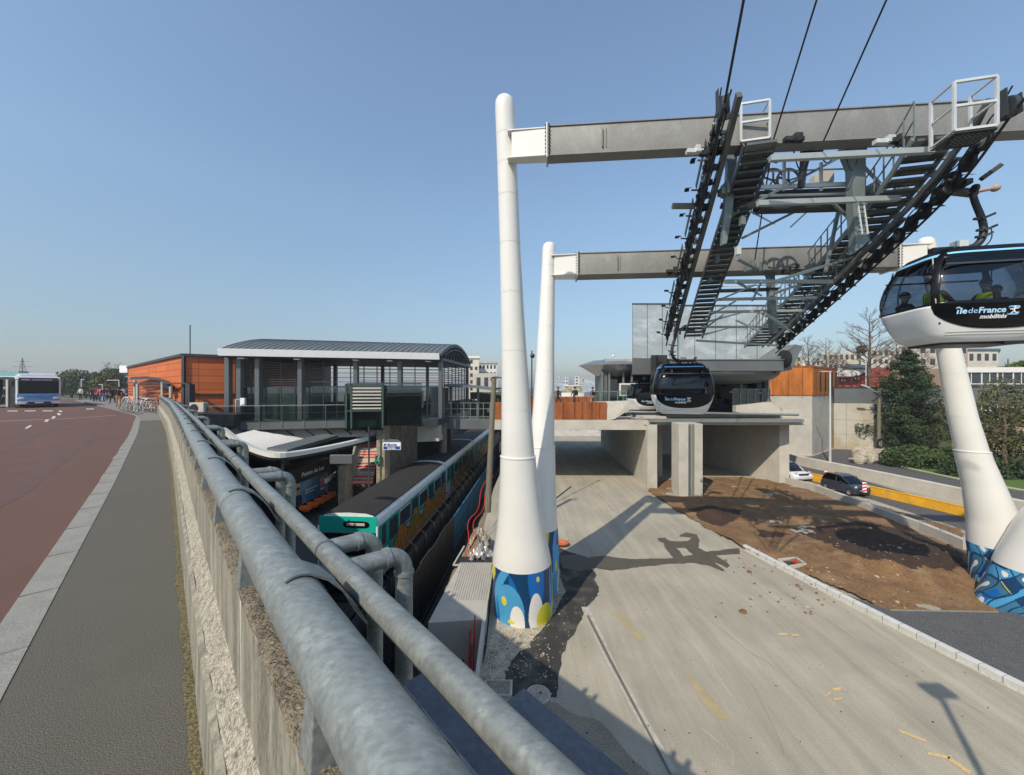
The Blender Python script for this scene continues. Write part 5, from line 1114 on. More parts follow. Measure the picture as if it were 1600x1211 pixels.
mb.build('top_rail', M('yellow_rail', (.72,.40,.03), .5, 0, .1, 3), t, smooth=False)
mb = MB(); 
for i in range(30): f = i/30*(len(q)-1); k = int(f); p = q[k]+(q[min(k+1,len(q)-1)]-q[k])*(f-k); d = (q[min(k+1,len(q)-1)]-q[k]).normalized(); mb.bar(p+V((0,0,.05)), p+V((0,0,.435)), .03, .31)
mb.build('joint', m_yel, t, smooth=False)
for i, (x, y, lab) in enumerate(((1243,746,'red and white striped marker board by the white car'),(1291,758,'red and white striped marker board behind the dark car'),(1351,779,'red and white striped marker board in front of the dark car'))):
    p = G(x,y)+V((0,0,.25)); t = thing('marker_board', lab, 'marker board', p, group='striped marker boards on the low wall'); h = .66; w = .19; fr = Fr(p.xy,(1,-.5))
    mb = MB(); mb.box(-w/2,w/2,0,.04,p.z+.1,p.z+h,fr); mb.build('board', m_signw, t, smooth=False, bevel=.005)
    mb = MB()
    for k in range(3): z = p.z+.12+k*.18; mb.prism([fr.p(-w/2,-.004,z),fr.p(w/2,-.004,z+.07),fr.p(w/2,-.004,z+.16),fr.p(-w/2,-.004,z+.09)], fr.v*.002)
    mb.build('stripe', m_redp, t, smooth=False); mb = MB(); mb.cbox((p.x,p.y,p.z+.05), .34,.3,.12); mb.build('foot', m_rub, t, smooth=False, bevel=.02)
# cars
def car(label, loc, yaw, paint, L=3.6, W=1.65, H=1.47, sedan=0):
    t = thing('parked_car' if False else 'car', label, 'car', loc, yaw)
    # side profile, x forward
    prof = [(-.5,.28),(-.5,.62),(-.485,.80),(-.44,.93),(-.36,.97),(-.10,.98),(.14,.97),(.30,.90),(.44,.80),(.485,.66),(.5,.45),(.49,.24)] if not sedan else [(-.5,.3),(-.5,.66),(-.47,.80),(-.36,.84),(-.2,.86),(.0,.86),(.18,.84),(.34,.76),(.46,.66),(.5,.5),(.5,.3),(.49,.22)]
    mb = MB(); rings = []
    for w_, ins in ((-1,.06),(-.97,.02),(-.8,0),(0,-.012),(.8,0),(.97,.02),(1,.06)):
        rings.append([V((x*L*(1-ins*.9), w_*W/2*(1-.06*(z-.3)**2), z*H*.66/.66*(.62 if False else .66) + (0 if z < .5 else -ins*.4))) for x, z in prof] + [V((x*L*(1-ins), w_*W/2*.96, .20)) for x in (.42,.0,-.42)])
    mb.loft(rings); local(mb.build('body', paint), t)
    gp = [(-.47,.60),(-.40,.93),(-.30,1.0),(-.02,1.0),(.10,.95),(.30,.62)] if not sedan else [(-.40,.58),(-.24,.93),(-.12,1.0),(.02,.99),(.12,.92),(.33,.56)]
    mb = MB(); mb.loft([[V((x*L*k2, w_*W/2*(1-.24*(z-.6)/.4), z*H)) for x, z in gp] for w_, k2 in ((-.90,.97),(-.84,1),(.84,1),(.90,.97))]); local(mb.build('window_glass', g_dark), t)
    mb = MB(); mb.loft([[V((x*L, w_*W/2, z*H+.012)) for x, z in (gp[1],gp[2],gp[3],gp[4],(gp[4][0]-.005,gp[4][1]-.03),(gp[3][0],gp[3][1]-.03),(gp[2][0],gp[2][1]-.03),(gp[1][0],gp[1][1]-.03))] for w_ in (-.76,-.70,.70,.76)]); 
    for s_ in (-1,1):
        for (a,b) in ((0,1),(4,5)): mb.bar(V((gp[a][0]*L, s_*W/2*.87, gp[a][1]*H)), V((gp[b][0]*L, s_*W/2*.76, gp[b][1]*H)), .07, .05)
        mb.bar(V((-.05*L, s_*W/2*.93, .60*H)), V((-.06*L, s_*W/2*.74, .99*H)), .06, .05)
    local(mb.build('roof', paint), t)
    for sx in (-.33,.33):
        for sy in (-1,1):
            c = V((sx*L, sy*(W/2-.09), .30)); mb = MB(); mb.wheel(c, (0,1,0), .30, .20, 20); w = local(mb.build('wheel', m_rub), t); mb = MB(); mb.wheel(c+V((0,sy*.04,0)), (0,1,0), .19, .15, 12); o = mb.build('rim', m_chr); o.parent = w
    for sy in (-1,1):
        mb = MB(); mb.ball(V((.465*L, sy*W*.36, .60*H*.86)), .13, 10, (.6,1,.75)); local(mb.build('headlight', m_lamp), t)
        mb = MB(); mb.bar(V((.12*L, sy*W/2*.93, .66*H)), V((.12*L, sy*(W/2+.14), .68*H)), .08,.12); local(mb.build('wing_mirror', paint, smooth=False, bevel=.02), t)
    mb = MB(); mb.box(.485*L,.502*L,-.28,.28,.28*H,.36*H); local(mb.build('number_plate', m_signw, smooth=False), t)
    mb = MB(); mb.box(.47*L,.499*L,-.45,.45,.37*H,.47*H); local(mb.build('grille', m_dk, smooth=False, bevel=.01), t)
    return t
def hd(a, b): return math.atan2((b-a).y, (b-a).x)
c1 = G(1320,769); car('small dark slate hatchback driving along the black road past the yellow barrier', tuple(c1), R(-80), m_cbody).scale = (.58,.70,.72)
c2 = G(1222,744); car('white saloon car half hidden behind the concrete pillar of the underpass', tuple(c2), R(-80), m_cwhite, 4.3, 1.8, 1.42, 1).scale = (.8,.8,.8)
# tall lamp post, wooden pole
t = thing('lamp_post', 'slender pale grey lamp post rising in front of the rusty clad block', 'lamp post', G(1297,724)); p = G(1297,724)
mb = MB(); mb.tube([p, V((p.x,p.y,CZ+1.0)), V((p.x,p.y,CZ+1.3))], [.09,.06,.05], 10); mb.build('pole', m_lt, t); mb = MB(); mb.bar(V((p.x-.8,p.y,CZ+1.33)), V((p.x+.1,p.y,CZ+1.33)), .12,.06); mb.build('lamp_head', m_lt, t, smooth=False, bevel=.01)
t = thing('wooden_pole', 'weathered wooden pole with a small white lamp arm before the retaining wall', 'pole', G(1373,708)); p = G(1373,708)
mb = MB(); mb.tube([p, V((p.x+.05,p.y,CZ-.1))], [.16,.13], 10); mb.build('pole', m_wood, t); mb = MB(); mb.tube(smooth([V((p.x,p.y,CZ-.3)),V((p.x-.3,p.y-.2,CZ-.55)),V((p.x-1.3,p.y-.3,CZ+.05))],2), .03, 6); mb.bar(V((p.x-1.9,p.y-.3,CZ+.25)), V((p.x-1.2,p.y-.3,CZ-.02)), .2,.1); mb.build('lamp_arm', m_lt, t)
mb = MB(); mb.tube([V((p.x+.1,p.y,CZ-2)), V((p.x+1.1,p.y,.4))], .02, 5); mb.tube([V((p.x+.1,p.y,CZ-1.2)), V((p.x+2.6,p.y+.5,.2))], .02, 5); mb.build('stay_wire', m_dk, t)
mb = MB()
for k in range(24): a = 2*math.pi*k/24; b = a+.27; mb.bar(V((p.x+math.cos(a)*.36,p.y-.25,1.0+math.sin(a)*.4)), V((p.x+math.cos(b)*.36,p.y-.25,1.0+math.sin(b)*.4)), .09)
tag(mb.build('cable_coil', m_rub), 'black coil of cable hanging at the foot of the wooden pole', 'cable coil')
# rubble bank with retaining wall
mb = MB(); mb.prism([G(1300,703),G(1370,700),G(1500,708),V((62,42,0))] , (0,0,.01))
rw = thing('retaining_wall', 'pale stained concrete retaining wall with grey fence panels on top, left of the conifer', 'wall', G(1305,700))
a, b = G(1303,701.5), V((38.2,37.4,0)); d = (b-a).normalized(); fr = Fr(a.xy, d.xy); Lw = (b-a).length
zt3 = CZ-(630-605.5)/600*a.y
mb = MB(); mb.box(0,Lw,0,.5,-.1,zt3,fr); mb.build('wall_face', M('stained_retaining', (.42,.395,.33), .9, 0, .12, .8, c2=(.30,.22,.09), c2sc=.35, c2lo=.48, c2hi=.6, c2amt=.6, stretch=(1,1,.8), bump=.2, fine=.06), rw, smooth=False)
mb = MB()
for k in range(5): mb.box(3.0*k+1,3.0*k+1.03,-.012,.01,0,zt3,fr)
for z in (1.5,3.0): mb.box(0,Lw,-.012,.01,z,z+.03,fr)
mb.build('board_joint', m_concs, rw, smooth=False)
mb = MB(); 
for k in range(4): mb.box(4.7*k+.03,4.7*k+4.65,.1,.18,zt3+.05,zt3+1.55,fr)
mb.build('fence_panel', m_facade, rw, smooth=False, bevel=.01); mb = MB()
for k in range(5): mb.box(4.7*k-.04,4.7*k+.04,.02,.1,zt3,zt3+1.6,fr)
mb.box(0,Lw,.05,.22,zt3+1.55,zt3+1.65,fr); mb.build('fence_frame', m_dk, rw, smooth=False)
mb = MB()
rr = rng(9); w0, w1 = G(1350,703), G(1392,716)
t = thing('stone_bank', 'pile of pale boulders at the end of the grey road below the wooden pole', 'rocks', w0)
for i in range(46):
    f = rr.random(); p = G(rr.uniform(1340,1388), rr.uniform(703,724)); r = rr.uniform(.25,.6); mb = MB()
    vs = []; mb.ball(p+V((0,0,r*.5)), r, 7, (rr.uniform(.8,1.3),1,.75)); mb.v = [tuple(V(q)+V((noise.noise(V(q)*2),noise.noise(V(q)*2+V((5,5,5))),noise.noise(V(q)*2+V((9,1,5)))))*.22*r/.5) for q in mb.v]; mb.build('boulder', m_gravel, t, smooth=False)
# ================================================================ the metro cutting
TD = V((.075,1,0)).normalized(); TN = V((TD.y,-TD.x,0))
def TR(x, v, z): q = V((-5.2,14.9,0)) + TN*x + TD*v; return V((q.x,q.y,z))     # x to the right of the train's right side, v along it
TT, TB = CZ-4.9, CZ-7.5      # roof and skirt heights of the train
class TF:
    def p(s, u, v, z): return TR(u, v, z)
tf = TF()
pz_ = CZ-7.2
mb = MB(); mb.box(-13,-2.5,-12,45,-2.1,pz_,tf); struct(mb, 'platform', M('platform_asphalt', (.07,.07,.066), .9, 0, .15, 2, fine=.1), smooth=False)
mb = MB(); mb.box(-2.75,-2.5,-12,45,pz_,pz_+.006,tf); struct(mb, 'platform_edge', m_conc, smooth=False)
mb = MB()
for x in (-1.9,-.5,1.1,2.1): mb.box(x-.04,x+.04,-14,60,-2.1,-1.92,tf)
for x in (-2.2,-.2): mb.box(x-.1,x+.1,-14,60,-2.1,-1.85,tf)
for k in range(70): mb.box(-2.3,-.1,-14+k,-13.75+k,-2.1,-2.0,tf)
tag(mb.build('metro_track', m_dk, smooth=False), 'dark metro rails and sleepers beside the platform', 'rails')
def metro(v0, label, L=10.6, cab=True):
    t = thing('metro_car', label, 'metro train', TR(-1.2, v0, -1.8), group='cars of the green and white metro train')
    H = TT-TB; W = 2.4
    def sec(k=1.0, hz=0): # cross section, right side x=0, left side x=-2.4
        return [(0,TB),(0,TB+.9),(0,TT-.45),(-.06,TT-.25),(-.22,TT-.10),(-.5,TT-.03),(-1.2,TT),(-1.9,TT-.03),(-2.18,TT-.10),(-2.34,TT-.25),(-2.4,TT-.45),(-2.4,TB+.9),(-2.4,TB)]
    def lof(keep, va, vb, m, nm, off=0):
        s = sec(); mb = MB(); mb.loft([[TR(-1.2+(x+1.2)*(1+off), v, z+off*.3) for x, z in s] for v in (va,vb)]); return mb.build(nm, m, t)
    lof(None, v0, v0+L, m_trw, 'body')
    mb = MB(); rs = [(-.16,TT-.10),(-.5,TT-.02),(-1.2,TT+.012),(-1.9,TT-.02),(-2.24,TT-.10)]
    mb.loft([[TR(x,v,z) for x,z in rs]+[TR(x,v,z-.05) for x,z in rs[::-1]] for v in (v0+.05,v0+L-.15)]); mb.build('roof', m_trroof, t)
    for k in range(1):
        mb = MB(); mb.loft([[TR(x,v,z+.012) for x,z in [(.012,TT-.46),(-.05,TT-.24),(-.21,TT-.09),(-.5,TT-.015),(-1.2,TT+.02),(-1.9,TT-.015),(-2.2,TT-.09),(-2.35,TT-.24),(-2.41,TT-.46)]] for v in (v0+L-.28,v0+L-.1)], False, 0, False); mb.build('white_end_band', m_trw, t)
    # green side with doors and windows
    mb = MB(); mb.box(.003,.02,v0+.03,v0+L-.03,TB+1.05,TT-.52,tf); mb.build('green_side_band', m_green, t, smooth=False)
    v = v0+1.0; k = 0; seq = []
    while v < v0+L-1.1:
        if k % 2 == 0: seq.append(('d', v, v+1.05)); v += 1.25
        else: seq.append(('w', v, v+1.35)); v += 1.55
        k += 1
    seq.insert(0, ('c', v0+.38, v0+.68))
    for kd_, a, b in seq:
        if kd_ == 'd':
            mb = MB(); mb.box(.022,.034,a,b,TB+.25,TT-.5,tf); d = mb.build('door', m_green, t, smooth=False)
            mb = MB(); 
            for q in (0,1): mb2 = MB(); m_ = a+.06+q*.5; mb2.box(.036,.042,m_,m_+.42,TB+1.15,TT-.62,tf); mb2.build('window', g_dark if False else m_win, d, smooth=False)
            mb.box(.035,.040,(a+b)/2-.012,(a+b)/2+.012,TB+.25,TT-.5,tf); mb.build('door_seam', m_dk, d, smooth=False)
        else:
            mb = MB(); mb.box(.022,.030,a-.04,b+.04,TB+1.22,TT-.60,tf); w = mb.build('window_frame', m_trw if kd_ == 'w' else m_dk, t, smooth=False)
            mb = MB(); mb.box(.031,.038,a,b,TB+1.27,TT-.65,tf); mb.build('pane', m_win, w, smooth=False)
    # graffiti, fine cells on the lower side
    mb = MB(); nv, nz_ = int((L-1.6)*26), 40; gset = set()
    for kind in range(3):
        mb = MB()
        for i in range(nv):
            for j in range(nz_):
                vv = v0+1.5+i/26; zz = TB+.12+j*.04; q = V((vv*1.6, zz*2.2, v0)); top = .72+.40*noise.noise(V((vv*.8,v0,3)))+.25*math.sin(vv*3.3)
                if zz-TB > top+.45: continue
                lob = math.sin(vv*7.5+1.6*math.sin(zz*2.6+vv))+.5*math.sin(zz*5+vv*2); n_ = noise.noise(q*1.3)
                kk = 1 if abs(lob) < .22 or zz-TB > top+.38 else (2 if n_ > .28 else 0)
                if kk != kind: continue
                mb.box(.044,.046,vv,vv+1/26,zz,zz+.04,tf)
        if mb.v: mb.build('graffiti', (m_graf,m_grafd,m_grafg)[kind], t, smooth=False, recalc=False)
    mb = MB(); mb.box(-2.2,-.2,v0+.3,v0+L-.3,-1.75,TB,tf)
    for vv in (v0+1.4,v0+L-1.8): mb.wheel(TR(-.1,vv,-1.5), TN, .42, .25, 18); mb.wheel(TR(-.1,vv+1.1,-1.5), TN, .42, .25, 18)
    mb.build('bogie', m_dk, t, smooth=False)
    if cab:
        def FR(x, z, o): return TR(x, v0-o, z)
        mb = MB(); mb.box(-2.38,-.02,v0-.04,v0,TT-.75,TT-.12,tf); mb.build('green_front_top', m_green, t, smooth=False, bevel=.015)
        mb = MB(); mb.box(-2.36,-.04,v0-.05,v0-.005,TB+.95,TT-.78,tf); mb.build('windscreen', m_blk, t, smooth=False, bevel=.01)
        mb = MB(); mb.box(-2.38,-.02,v0-.045,v0-.004,TB+.62,TB+.93,tf); mb.build('green_front_band', m_green, t, smooth=False, bevel=.01)
        mb = MB(); pts = [(-.85+.52*math.copysign(abs(math.cos(a))**.5,math.cos(a)), TT-.42+.13*math.copysign(abs(math.sin(a))**.7,math.sin(a))) for a in [2*math.pi*j/28 for j in range(28)]]
        mb.prism([FR(x,z,.05) for x,z in pts], TD*-.02); d = mb.build('destination_display', m_blk, t, smooth=False)
        mb = MB(); mb.box(-1.22,-.5,v0-.078,v0-.072,TT-.46,TT-.36,tf); mb.build('display_glass', m_conc, d, smooth=False)
        for x in (-.34,-.56,-1.84,-2.06):
            mb = MB(); mb.tube([FR(x,TB+.78,.045), FR(x,TB+.78,.085)], .085, 18); h = mb.build('headlight', m_dk, t); mb = MB(); mb.tube([FR(x,TB+.78,.085), FR(x,TB+.78,.09)], .06, 18); mb.build('lens', m_win, h)
        mb = MB()
        for x,s in ((0.0,1),(-2.4,-1)): mb.tube([FR(x-s*.02,TT-.5,.02), FR(x-s*.02,TB+.1,.03)], .045, 8)
        mb.build('corner_trim', m_trw, t)
    else: pass
    return t
metro(0, 'nearest green and white metro car with dark roof and orange graffiti', 10.6)
metro(10.85, 'second metro car of the train, behind a white roof band', 10.6, False)
metro(21.7, 'last metro car running into the dark under the station hall', 10.6, False)
# anti climb fence and blue panels
t = thing('security_fence', 'tall dark mesh fence with slanted arms on top between the metro and the works', 'fence', TR(1.7,0,-2))
mb = MB(); mb.box(1.70,1.72,-9,28,-2.1,CZ-5.85,tf); fm = mb.build('mesh_panel', M('dark_mesh', (.018,.02,.022), .7, 0, .3, 6), t, smooth=False)
for k in range(30):
    v = -8+k*1.2; mb = MB(); mb.bar(TR(1.78,v,-2.1), TR(1.78,v,CZ-5.8), .06); mb.bar(TR(1.78,v,CZ-5.8), TR(1.42,v,CZ-5.5), .025); mb.bar(TR(1.42,v,CZ-5.5), TR(1.40,v,CZ-5.44), .05); mb.build('post', m_dk, t, smooth=False)
mb = MB()
for k in range(3): mb.tube([TR(1.7-.13*k,-8,CZ-5.75+.09*k), TR(1.7-.13*k,28,CZ-5.75+.09*k)], .008, 5)
mb.build('wire', m_dk, t)
t = thing('site_hoarding', 'row of bright blue mesh panels along the foot of the dark fence', 'hoarding', TR(2.05,0,-1))
for k in range(9):
    v = 4.0+k*1.9; mb = MB(); mb.box(2.03,2.07,v,v+1.84,CZ-8,CZ-6.3,tf); mb.build('blue_panel', m_blue, t, smooth=False)
mb = MB()
for k in range(38): v = 4.0+k*.45; mb.box(2.075,2.09,v,v+.02,CZ-8,CZ-6.29,tf)
for z in (CZ-7.5,CZ-7.0,CZ-6.5): mb.box(2.075,2.085,4,21,z,z+.02,tf)
mb.build('mesh_wire', m_anth, t, smooth=False)
t = thing('site_hoarding', 'black hoarding boards along the cutting nearer than the blue panels', 'hoarding', TR(2.05,-4,-1))
for k in range(10): v = -9+k*1.3; mb = MB(); mb.box(2.03,2.08,v,v+1.27,-2.1,CZ-6.2-.07*(k%2),tf); mb.build('board', m_dk, t, smooth=False)
# ribbed block, lower slab, rebars
t = thing('ribbed_block', 'pale ribbed concrete block on the left of the nearest mast foot', 'concrete block', (-1.4,11,0))
xr = -.66; z1 = .42
mb = MB(); mb.slab([(-2.1,9.6),(xr,9.75),(xr,12.9),(-1.75,12.9)], z1, -2.1); mb.build('body', m_ribs, t, smooth=False, bevel=.01)
mb = MB()
for k in range(16): x = -1.72+k*.07; mb.bar(V((x-.02*k*0,10.6,z1+.008)), V((x+.05,12.88,z1+.008)), .03, .016)
mb.build('rib', m_ribs, t, smooth=False)
t = thing('pit_slab', 'sunken grey slab with thin side wall and steel bars in front of the ribbed block', 'concrete pit', (-1.4,8.5,-.8))
mb = MB(); mb.slab([(-2.4,6.0),(xr-.08,6.0),(xr-.08,9.6),(-2.2,9.6)], -.75, -2.1); mb.build('slab', m_concs, t, smooth=False); mb = MB(); mb.box(xr-.1,xr-.02,6.6,12.9,-2.1,.40); mb.build('side_wall', m_conc, t, smooth=False, bevel=.004)
for (x,y,h,m) in ((-1.05,9.2,1.25,m_redp),(-1.0,9.05,1.0,m_redp),(-.95,9.35,1.5,m_redp),(-1.15,8.7,.9,m_dk),(-1.02,8.3,.85,m_redp),(-.85,8.2,.8,m_redp)):
    mb = MB(); mb.tube([(x,y,-.75),(x+.05,y,-.75+h)], .018, 6); mb.build('steel_bar', m, t)
mb = MB(); mb.bar((-1.8,8.3,-.35),(-.8,8.4,-.30), .03); mb.bar((-1.8,8.0,-.55),(-.8,8.1,-.5), .03); mb.build('cross_bar', m_galv, t, smooth=False)
# rubble strip, crumpled sheet, hoses, pole beside the mast
mb = MB(); g = []; nx, ny = 12, 70
for i in range(nx+1):
    for j in range(ny+1): x = -2.5+i*.14+j*.02; y = 12.95+j*.2; q = V((x,y,0)); g.append(V((x,y,-.9+.25*noise.noise(q*1.3)+.15*noise.noise(q*4)+i*.07)))
mb.add(g, [(i*(ny+1)+j,(i+1)*(ny+1)+j,(i+1)*(ny+1)+j+1,i*(ny+1)+j+1) for i in range(nx) for j in range(ny)]); struct(mb, 'rubble_bank', m_mossy, smooth=False)
def crumple(name, lab, cat, c, w, d, h, m, seed, freq=4):
    mb = MB(); n = 26; g = []
    for i in range(n+1):
        for j in range(n+1):
            x = (i/n-.5)*w; y = (j/n-.5)*d; q = V((x*freq,y*freq,seed)); g.append(V(c)+V((x+.1*noise.noise(q), y+.1*noise.noise(q+V((3,3,3))), h*(.5-abs(i/n-.5))*1.3+h*.9*abs(noise.noise(q))+.3*h*noise.noise(q*3))))
    mb.add(g, [(i*(n+1)+j,(i+1)*(n+1)+j,(i+1)*(n+1)+j+1,i*(n+1)+j+1) for i in range(n) for j in range(n)]); o = mb.build(name, m, recalc=False, smooth=False); sd = o.modifiers.new('t','SOLIDIFY'); sd.thickness = .01; return tag(o, lab, cat)
crumple('tarpaulin', 'crumpled silvery grey sheet lying beside the wooden mast left of the white mast', 'sheet', (-1.15,13.9,.05), .9,1.0,.45, M('silver_sheet', (.40,.39,.38), .35, .3, .3, 5), 2)
crumple('sand_bag', 'dusty beige cloth heap at the foot of the wooden mast', 'cloth heap', (-1.25,14.9,.15), .8,.9,.6, m_gravel, 6, 3)
t = thing('drain_tray', 'dark tray with pale rim on the ground behind the ribbed block', 'tray', (-1.3,13.4,.3)); mb = MB()
mb.box(-1.95,-.75,13.0,13.7,.18,.26); mb.build('tray', m_dk, t, smooth=False); mb = MB(); mb.bar((-1.98,12.98,.3),(-1.8,14.5,.3),.05); mb.bar((-1.98,12.98,.3),(-.72,12.98,.3),.05); mb.build('rim', m_conc, t, smooth=False)
for k,(dx) in enumerate((0,.22)):
    mb = MB(); mb.tube(smooth([V((-1.75+dx,13.3,.1)),V((-1.6+dx,14.6,.5)),V((-1.85+dx,15.5,.9)),V((-1.4+dx,16.6,1.0)),V((-1.5+dx,18,1.5)),V((-1.2+dx,20,1.7))],3), .015, 6); tag(mb.build('red_hose', m_redp), ('left','right')[k]+' one of two thin red hoses by the wooden mast', 'hose')
t = thing('wooden_mast', 'leaning grey wooden pole with cable loops left of the nearest white mast', 'pole', (-1.35,15.5,0)); p0, p1 = P(762,800,15.5), P(772,592,15.8)
mb = MB(); mb.tube([p0,p1], [.13,.10], 10); mb.build('pole', m_wood, t); mb = MB(); mb.tube(smooth([p1+V((0,0,-.1)),p1+V((.2,0,.12)),p1+V((.42,0,-.1)),p1+V((.3,.2,-.5))],3), .02, 6); mb.tube(smooth([p1+V((0,-.1,-.2)),p1+V((-.2,0,.02)),p1+V((.1,0,.1)),p1+V((.5,0,-.02))],3), .02, 6); mb.tube([p1+V((.1,0,-.4)),p1+V((.55,.6,-.35))], .025, 6); mb.build('cable_loop', m_dk, t)
mb = MB(); mb.tube([P(831,760,19), P(831,548,19)], .03, 6); mb.ball(P(832,556,19), .12, 8); tag(mb.build('camera_mast', m_dk), 'thin dark camera pole standing between the two white masts', 'pole')
# ---------------------------------------------------------------- platform shelter
t = thing('platform_shelter', 'black platform shelter under a folded white edged canopy', 'shelter', TR(-6,8,pz_))
sx = -7.0     # shelter face: x offset left of train side
def S(v, z, dx=0): return TR(sx+dx, v, z)
v0s, v1s = 4.4, 9.0
mb = MB(); mb.box(sx-1.1,sx,v0s,v1s,pz_,pz_+2.75,tf); mb.build('cabinet', m_blk if False else M('shelter_black', (.018,.02,.024), .45, .2, .2, 3), t, smooth=False, bevel=.02)
mb = MB(); mb.box(sx+.003,sx+.03,5.1,8.7,pz_+.62,pz_+2.0,tf); ad = mb.build('advert_frame', m_anth, t, smooth=False)
mb = MB(); mb.box(sx+.032,sx+.04,5.2,8.6,pz_+.70,pz_+1.93,tf); mb.build('advert_poster', M('advert_blue', (.04,.18,.36), .4, 0, .3, .5, c2=(.35,.45,.55), c2sc=.5, c2lo=.45, c2hi=.7), ad, smooth=False)
def onface(pts, m, nm, o=.046): mb = MB(); mb.add([TR(sx+o, 5.2+(v-3.4)*.667, z) for v, z in pts], [tuple(range(len(pts)))]); return mb.build(nm, m, ad, recalc=False, smooth=False)
onface([(3.45,pz_+.72),(4.55,pz_+.72),(4.6,pz_+1.1),(4.3,pz_+1.3),(3.8,pz_+1.3),(3.5,pz_+1.05)], m_navy, 'poster_figure')
onface([(3.42,pz_+.715),(4.3,pz_+.715),(4.3,pz_+1.92),(3.42,pz_+1.92)], m_conc, 'poster_panel', .0425)
onface([(4.05+.22*math.cos(a), pz_+1.5+.2*math.sin(a)) for a in [2*math.pi*k/16 for k in range(16)]], m_skin, 'poster_face', .048)
onface([(4.05+.24*math.cos(a), pz_+1.6+.14*math.sin(a)) for a in [math.pi*k/10 for k in range(11)]], m_hair, 'poster_hair', .05)
onface([(7.2,pz_+1.2),(7.9,pz_+1.2),(7.9,pz_+1.75),(7.2,pz_+1.75)], m_pink, 'poster_label'); onface([(7.25,pz_+1.0),(7.85,pz_+1.0),(7.85,pz_+1.12),(7.25,pz_+1.12)], m_signw, 'poster_line')
onface([(5.0,pz_+1.35),(6.8,pz_+1.35),(6.8,pz_+1.41),(5.0,pz_+1.41)], m_signw, 'poster_line'); onface([(5.0,pz_+1.2),(6.3,pz_+1.2),(6.3,pz_+1.25),(5.0,pz_+1.25)], m_signw, 'poster_line')
vs, fs, w = text_mesh('Pointe du Lac', .42, .012, .004); mb = MB(); mb.add([TR(sx+.012+v.z, 6.0+v.x*.95, pz_+2.2+v.y*.8) for v in vs], fs); mb.build('station_lettering', m_signw, t, recalc=False, smooth=False)
for k in range(5):
    c = TR(sx+.55, 5.5+k*.70, pz_+.55); s_ = thing('bucket_chair', ['orange bucket seat nearest the camera under the advert','second orange bucket seat under the advert','middle orange bucket seat under the advert','fourth orange bucket seat under the advert','farthest orange bucket seat under the advert'][k], 'seat', c, group='orange seats on the platform')
    mb = MB(); mb.loft([[c+TN*(math.cos(a)*r)+TD*(math.sin(a)*r*1.1)+V((0,0,z+.10*max(0,-math.cos(a)))) for a in [2*math.pi*j/20 for j in range(20)]] for r,z in ((.05,-.10),(.2,-.07),(.30,.04),(.33,.10),(.31,.10),(.26,.03),(.15,-.03),(.02,-.04))]); mb.build('bucket', m_orange, s_)
    mb = MB(); mb.tube([c+V((0,0,-.08)), V((c.x,c.y,pz_))], .04, 8); mb.build('leg', m_dk, s_)
# canopy: swept white edge, zinc centre, white slats
def PS(x, y, Y): return P(x, y, Y)
rim = [P(346,676,20.5), P(372,697,19), P(403,711,18.3), P(432,717,18), P(470,712,19), P(520,702,20.5), P(562,692,22), P(600,682,23.3), P(612,678,23.8)]
rim = smooth(rim, 2)
t2 = thing('platform_canopy', 'platform canopy with swept white edge, white slatted roof and grey zinc panel', 'canopy', P(480,700,13))
nb = len(rim); mb = MB()
for part, (i0,i1,m_) in {'white_edge':(0,int(nb*.78),m_white),'dark_edge':(int(nb*.78)-1,nb,m_anth)}.items():
    mb = MB(); mb.loft([[p+V((0,0,.0)), p+V((0,0,.26*(1-.4*i/nb))), p+V((-.12,.5,.22)), p+V((-.12,.5,.05))] for i, p in list(enumerate(rim))[i0:i1]]); mb.build(part, m_, t2, smooth=False)
mb = MB(); mb.loft([[p+V((-.05,.1,-.02)), p+V((-.8,2.2,.0)), p+V((-.8,2.2,-.12)), p+V((-.05,.1,-.14))] for p in rim]); mb.build('soffit', m_dk, t2, smooth=False)
cA_, cB_, cC_, cD_ = P(360,683,19.5), P(434,713,18.6), P(486,689,24.5), P(405,671,25)
mb = MB(); nsl = 14
for i in range(nsl):
    f = (i+.5)/nsl; a = cB_+(cC_-cB_)*f; b = cA_+(cD_-cA_)*f; mb.bar(cA_+(cD_-cA_)*f+V((0,0,.05)), cB_+(cC_-cB_)*f+V((0,0,.05)), .15, .02)
mb.build('white_slats', M('slat_white', (.72,.71,.68), .5, 0, .03, 3), t2, smooth=False)
mb = MB(); mb.prism([cA_+V((0,0,-.12)), cB_+V((0,0,-.12)), cC_+V((0,0,-.12)), cD_+V((0,0,-.12))], (0,0,.05)); mb.build('slat_backing', m_dk, t2, smooth=False)
mb = MB(); mb.prism([P(417,706,18.6), P(449,709,18.7), P(528,685,24), P(505,683,24.3)], (0,0,.2)); mb.prism([P(420,703,18.6), P(444,704,18.9), P(522,683,24), P(508,682,24.3)], (0,0,.1)); mb.build('zinc_panel', m_zinc, t2, smooth=False)
for (x,y0,y1,Y) in ((526,698,781,22.5),(442,715,800,18.5)): mb = MB(); mb.tube([P(x,y1,Y), P(x,y0,Y)], .06, 8); mb.build('post', m_dk, t2)
for i,(x0,x1,y0,y1,Y,lab) in enumerate(((515,550,711,725,15.2,'blank dark grey hanging display under the tip of the canopy'),)):
    mb = MB(); mb.box(P(x0,0,Y).x, P(x1,0,Y).x, Y, Y+.15, P(0,y1,Y).z, P(0,y0,Y).z); tag(mb.build('hanging_display', m_facade, smooth=False, bevel=.02), lab, 'display')
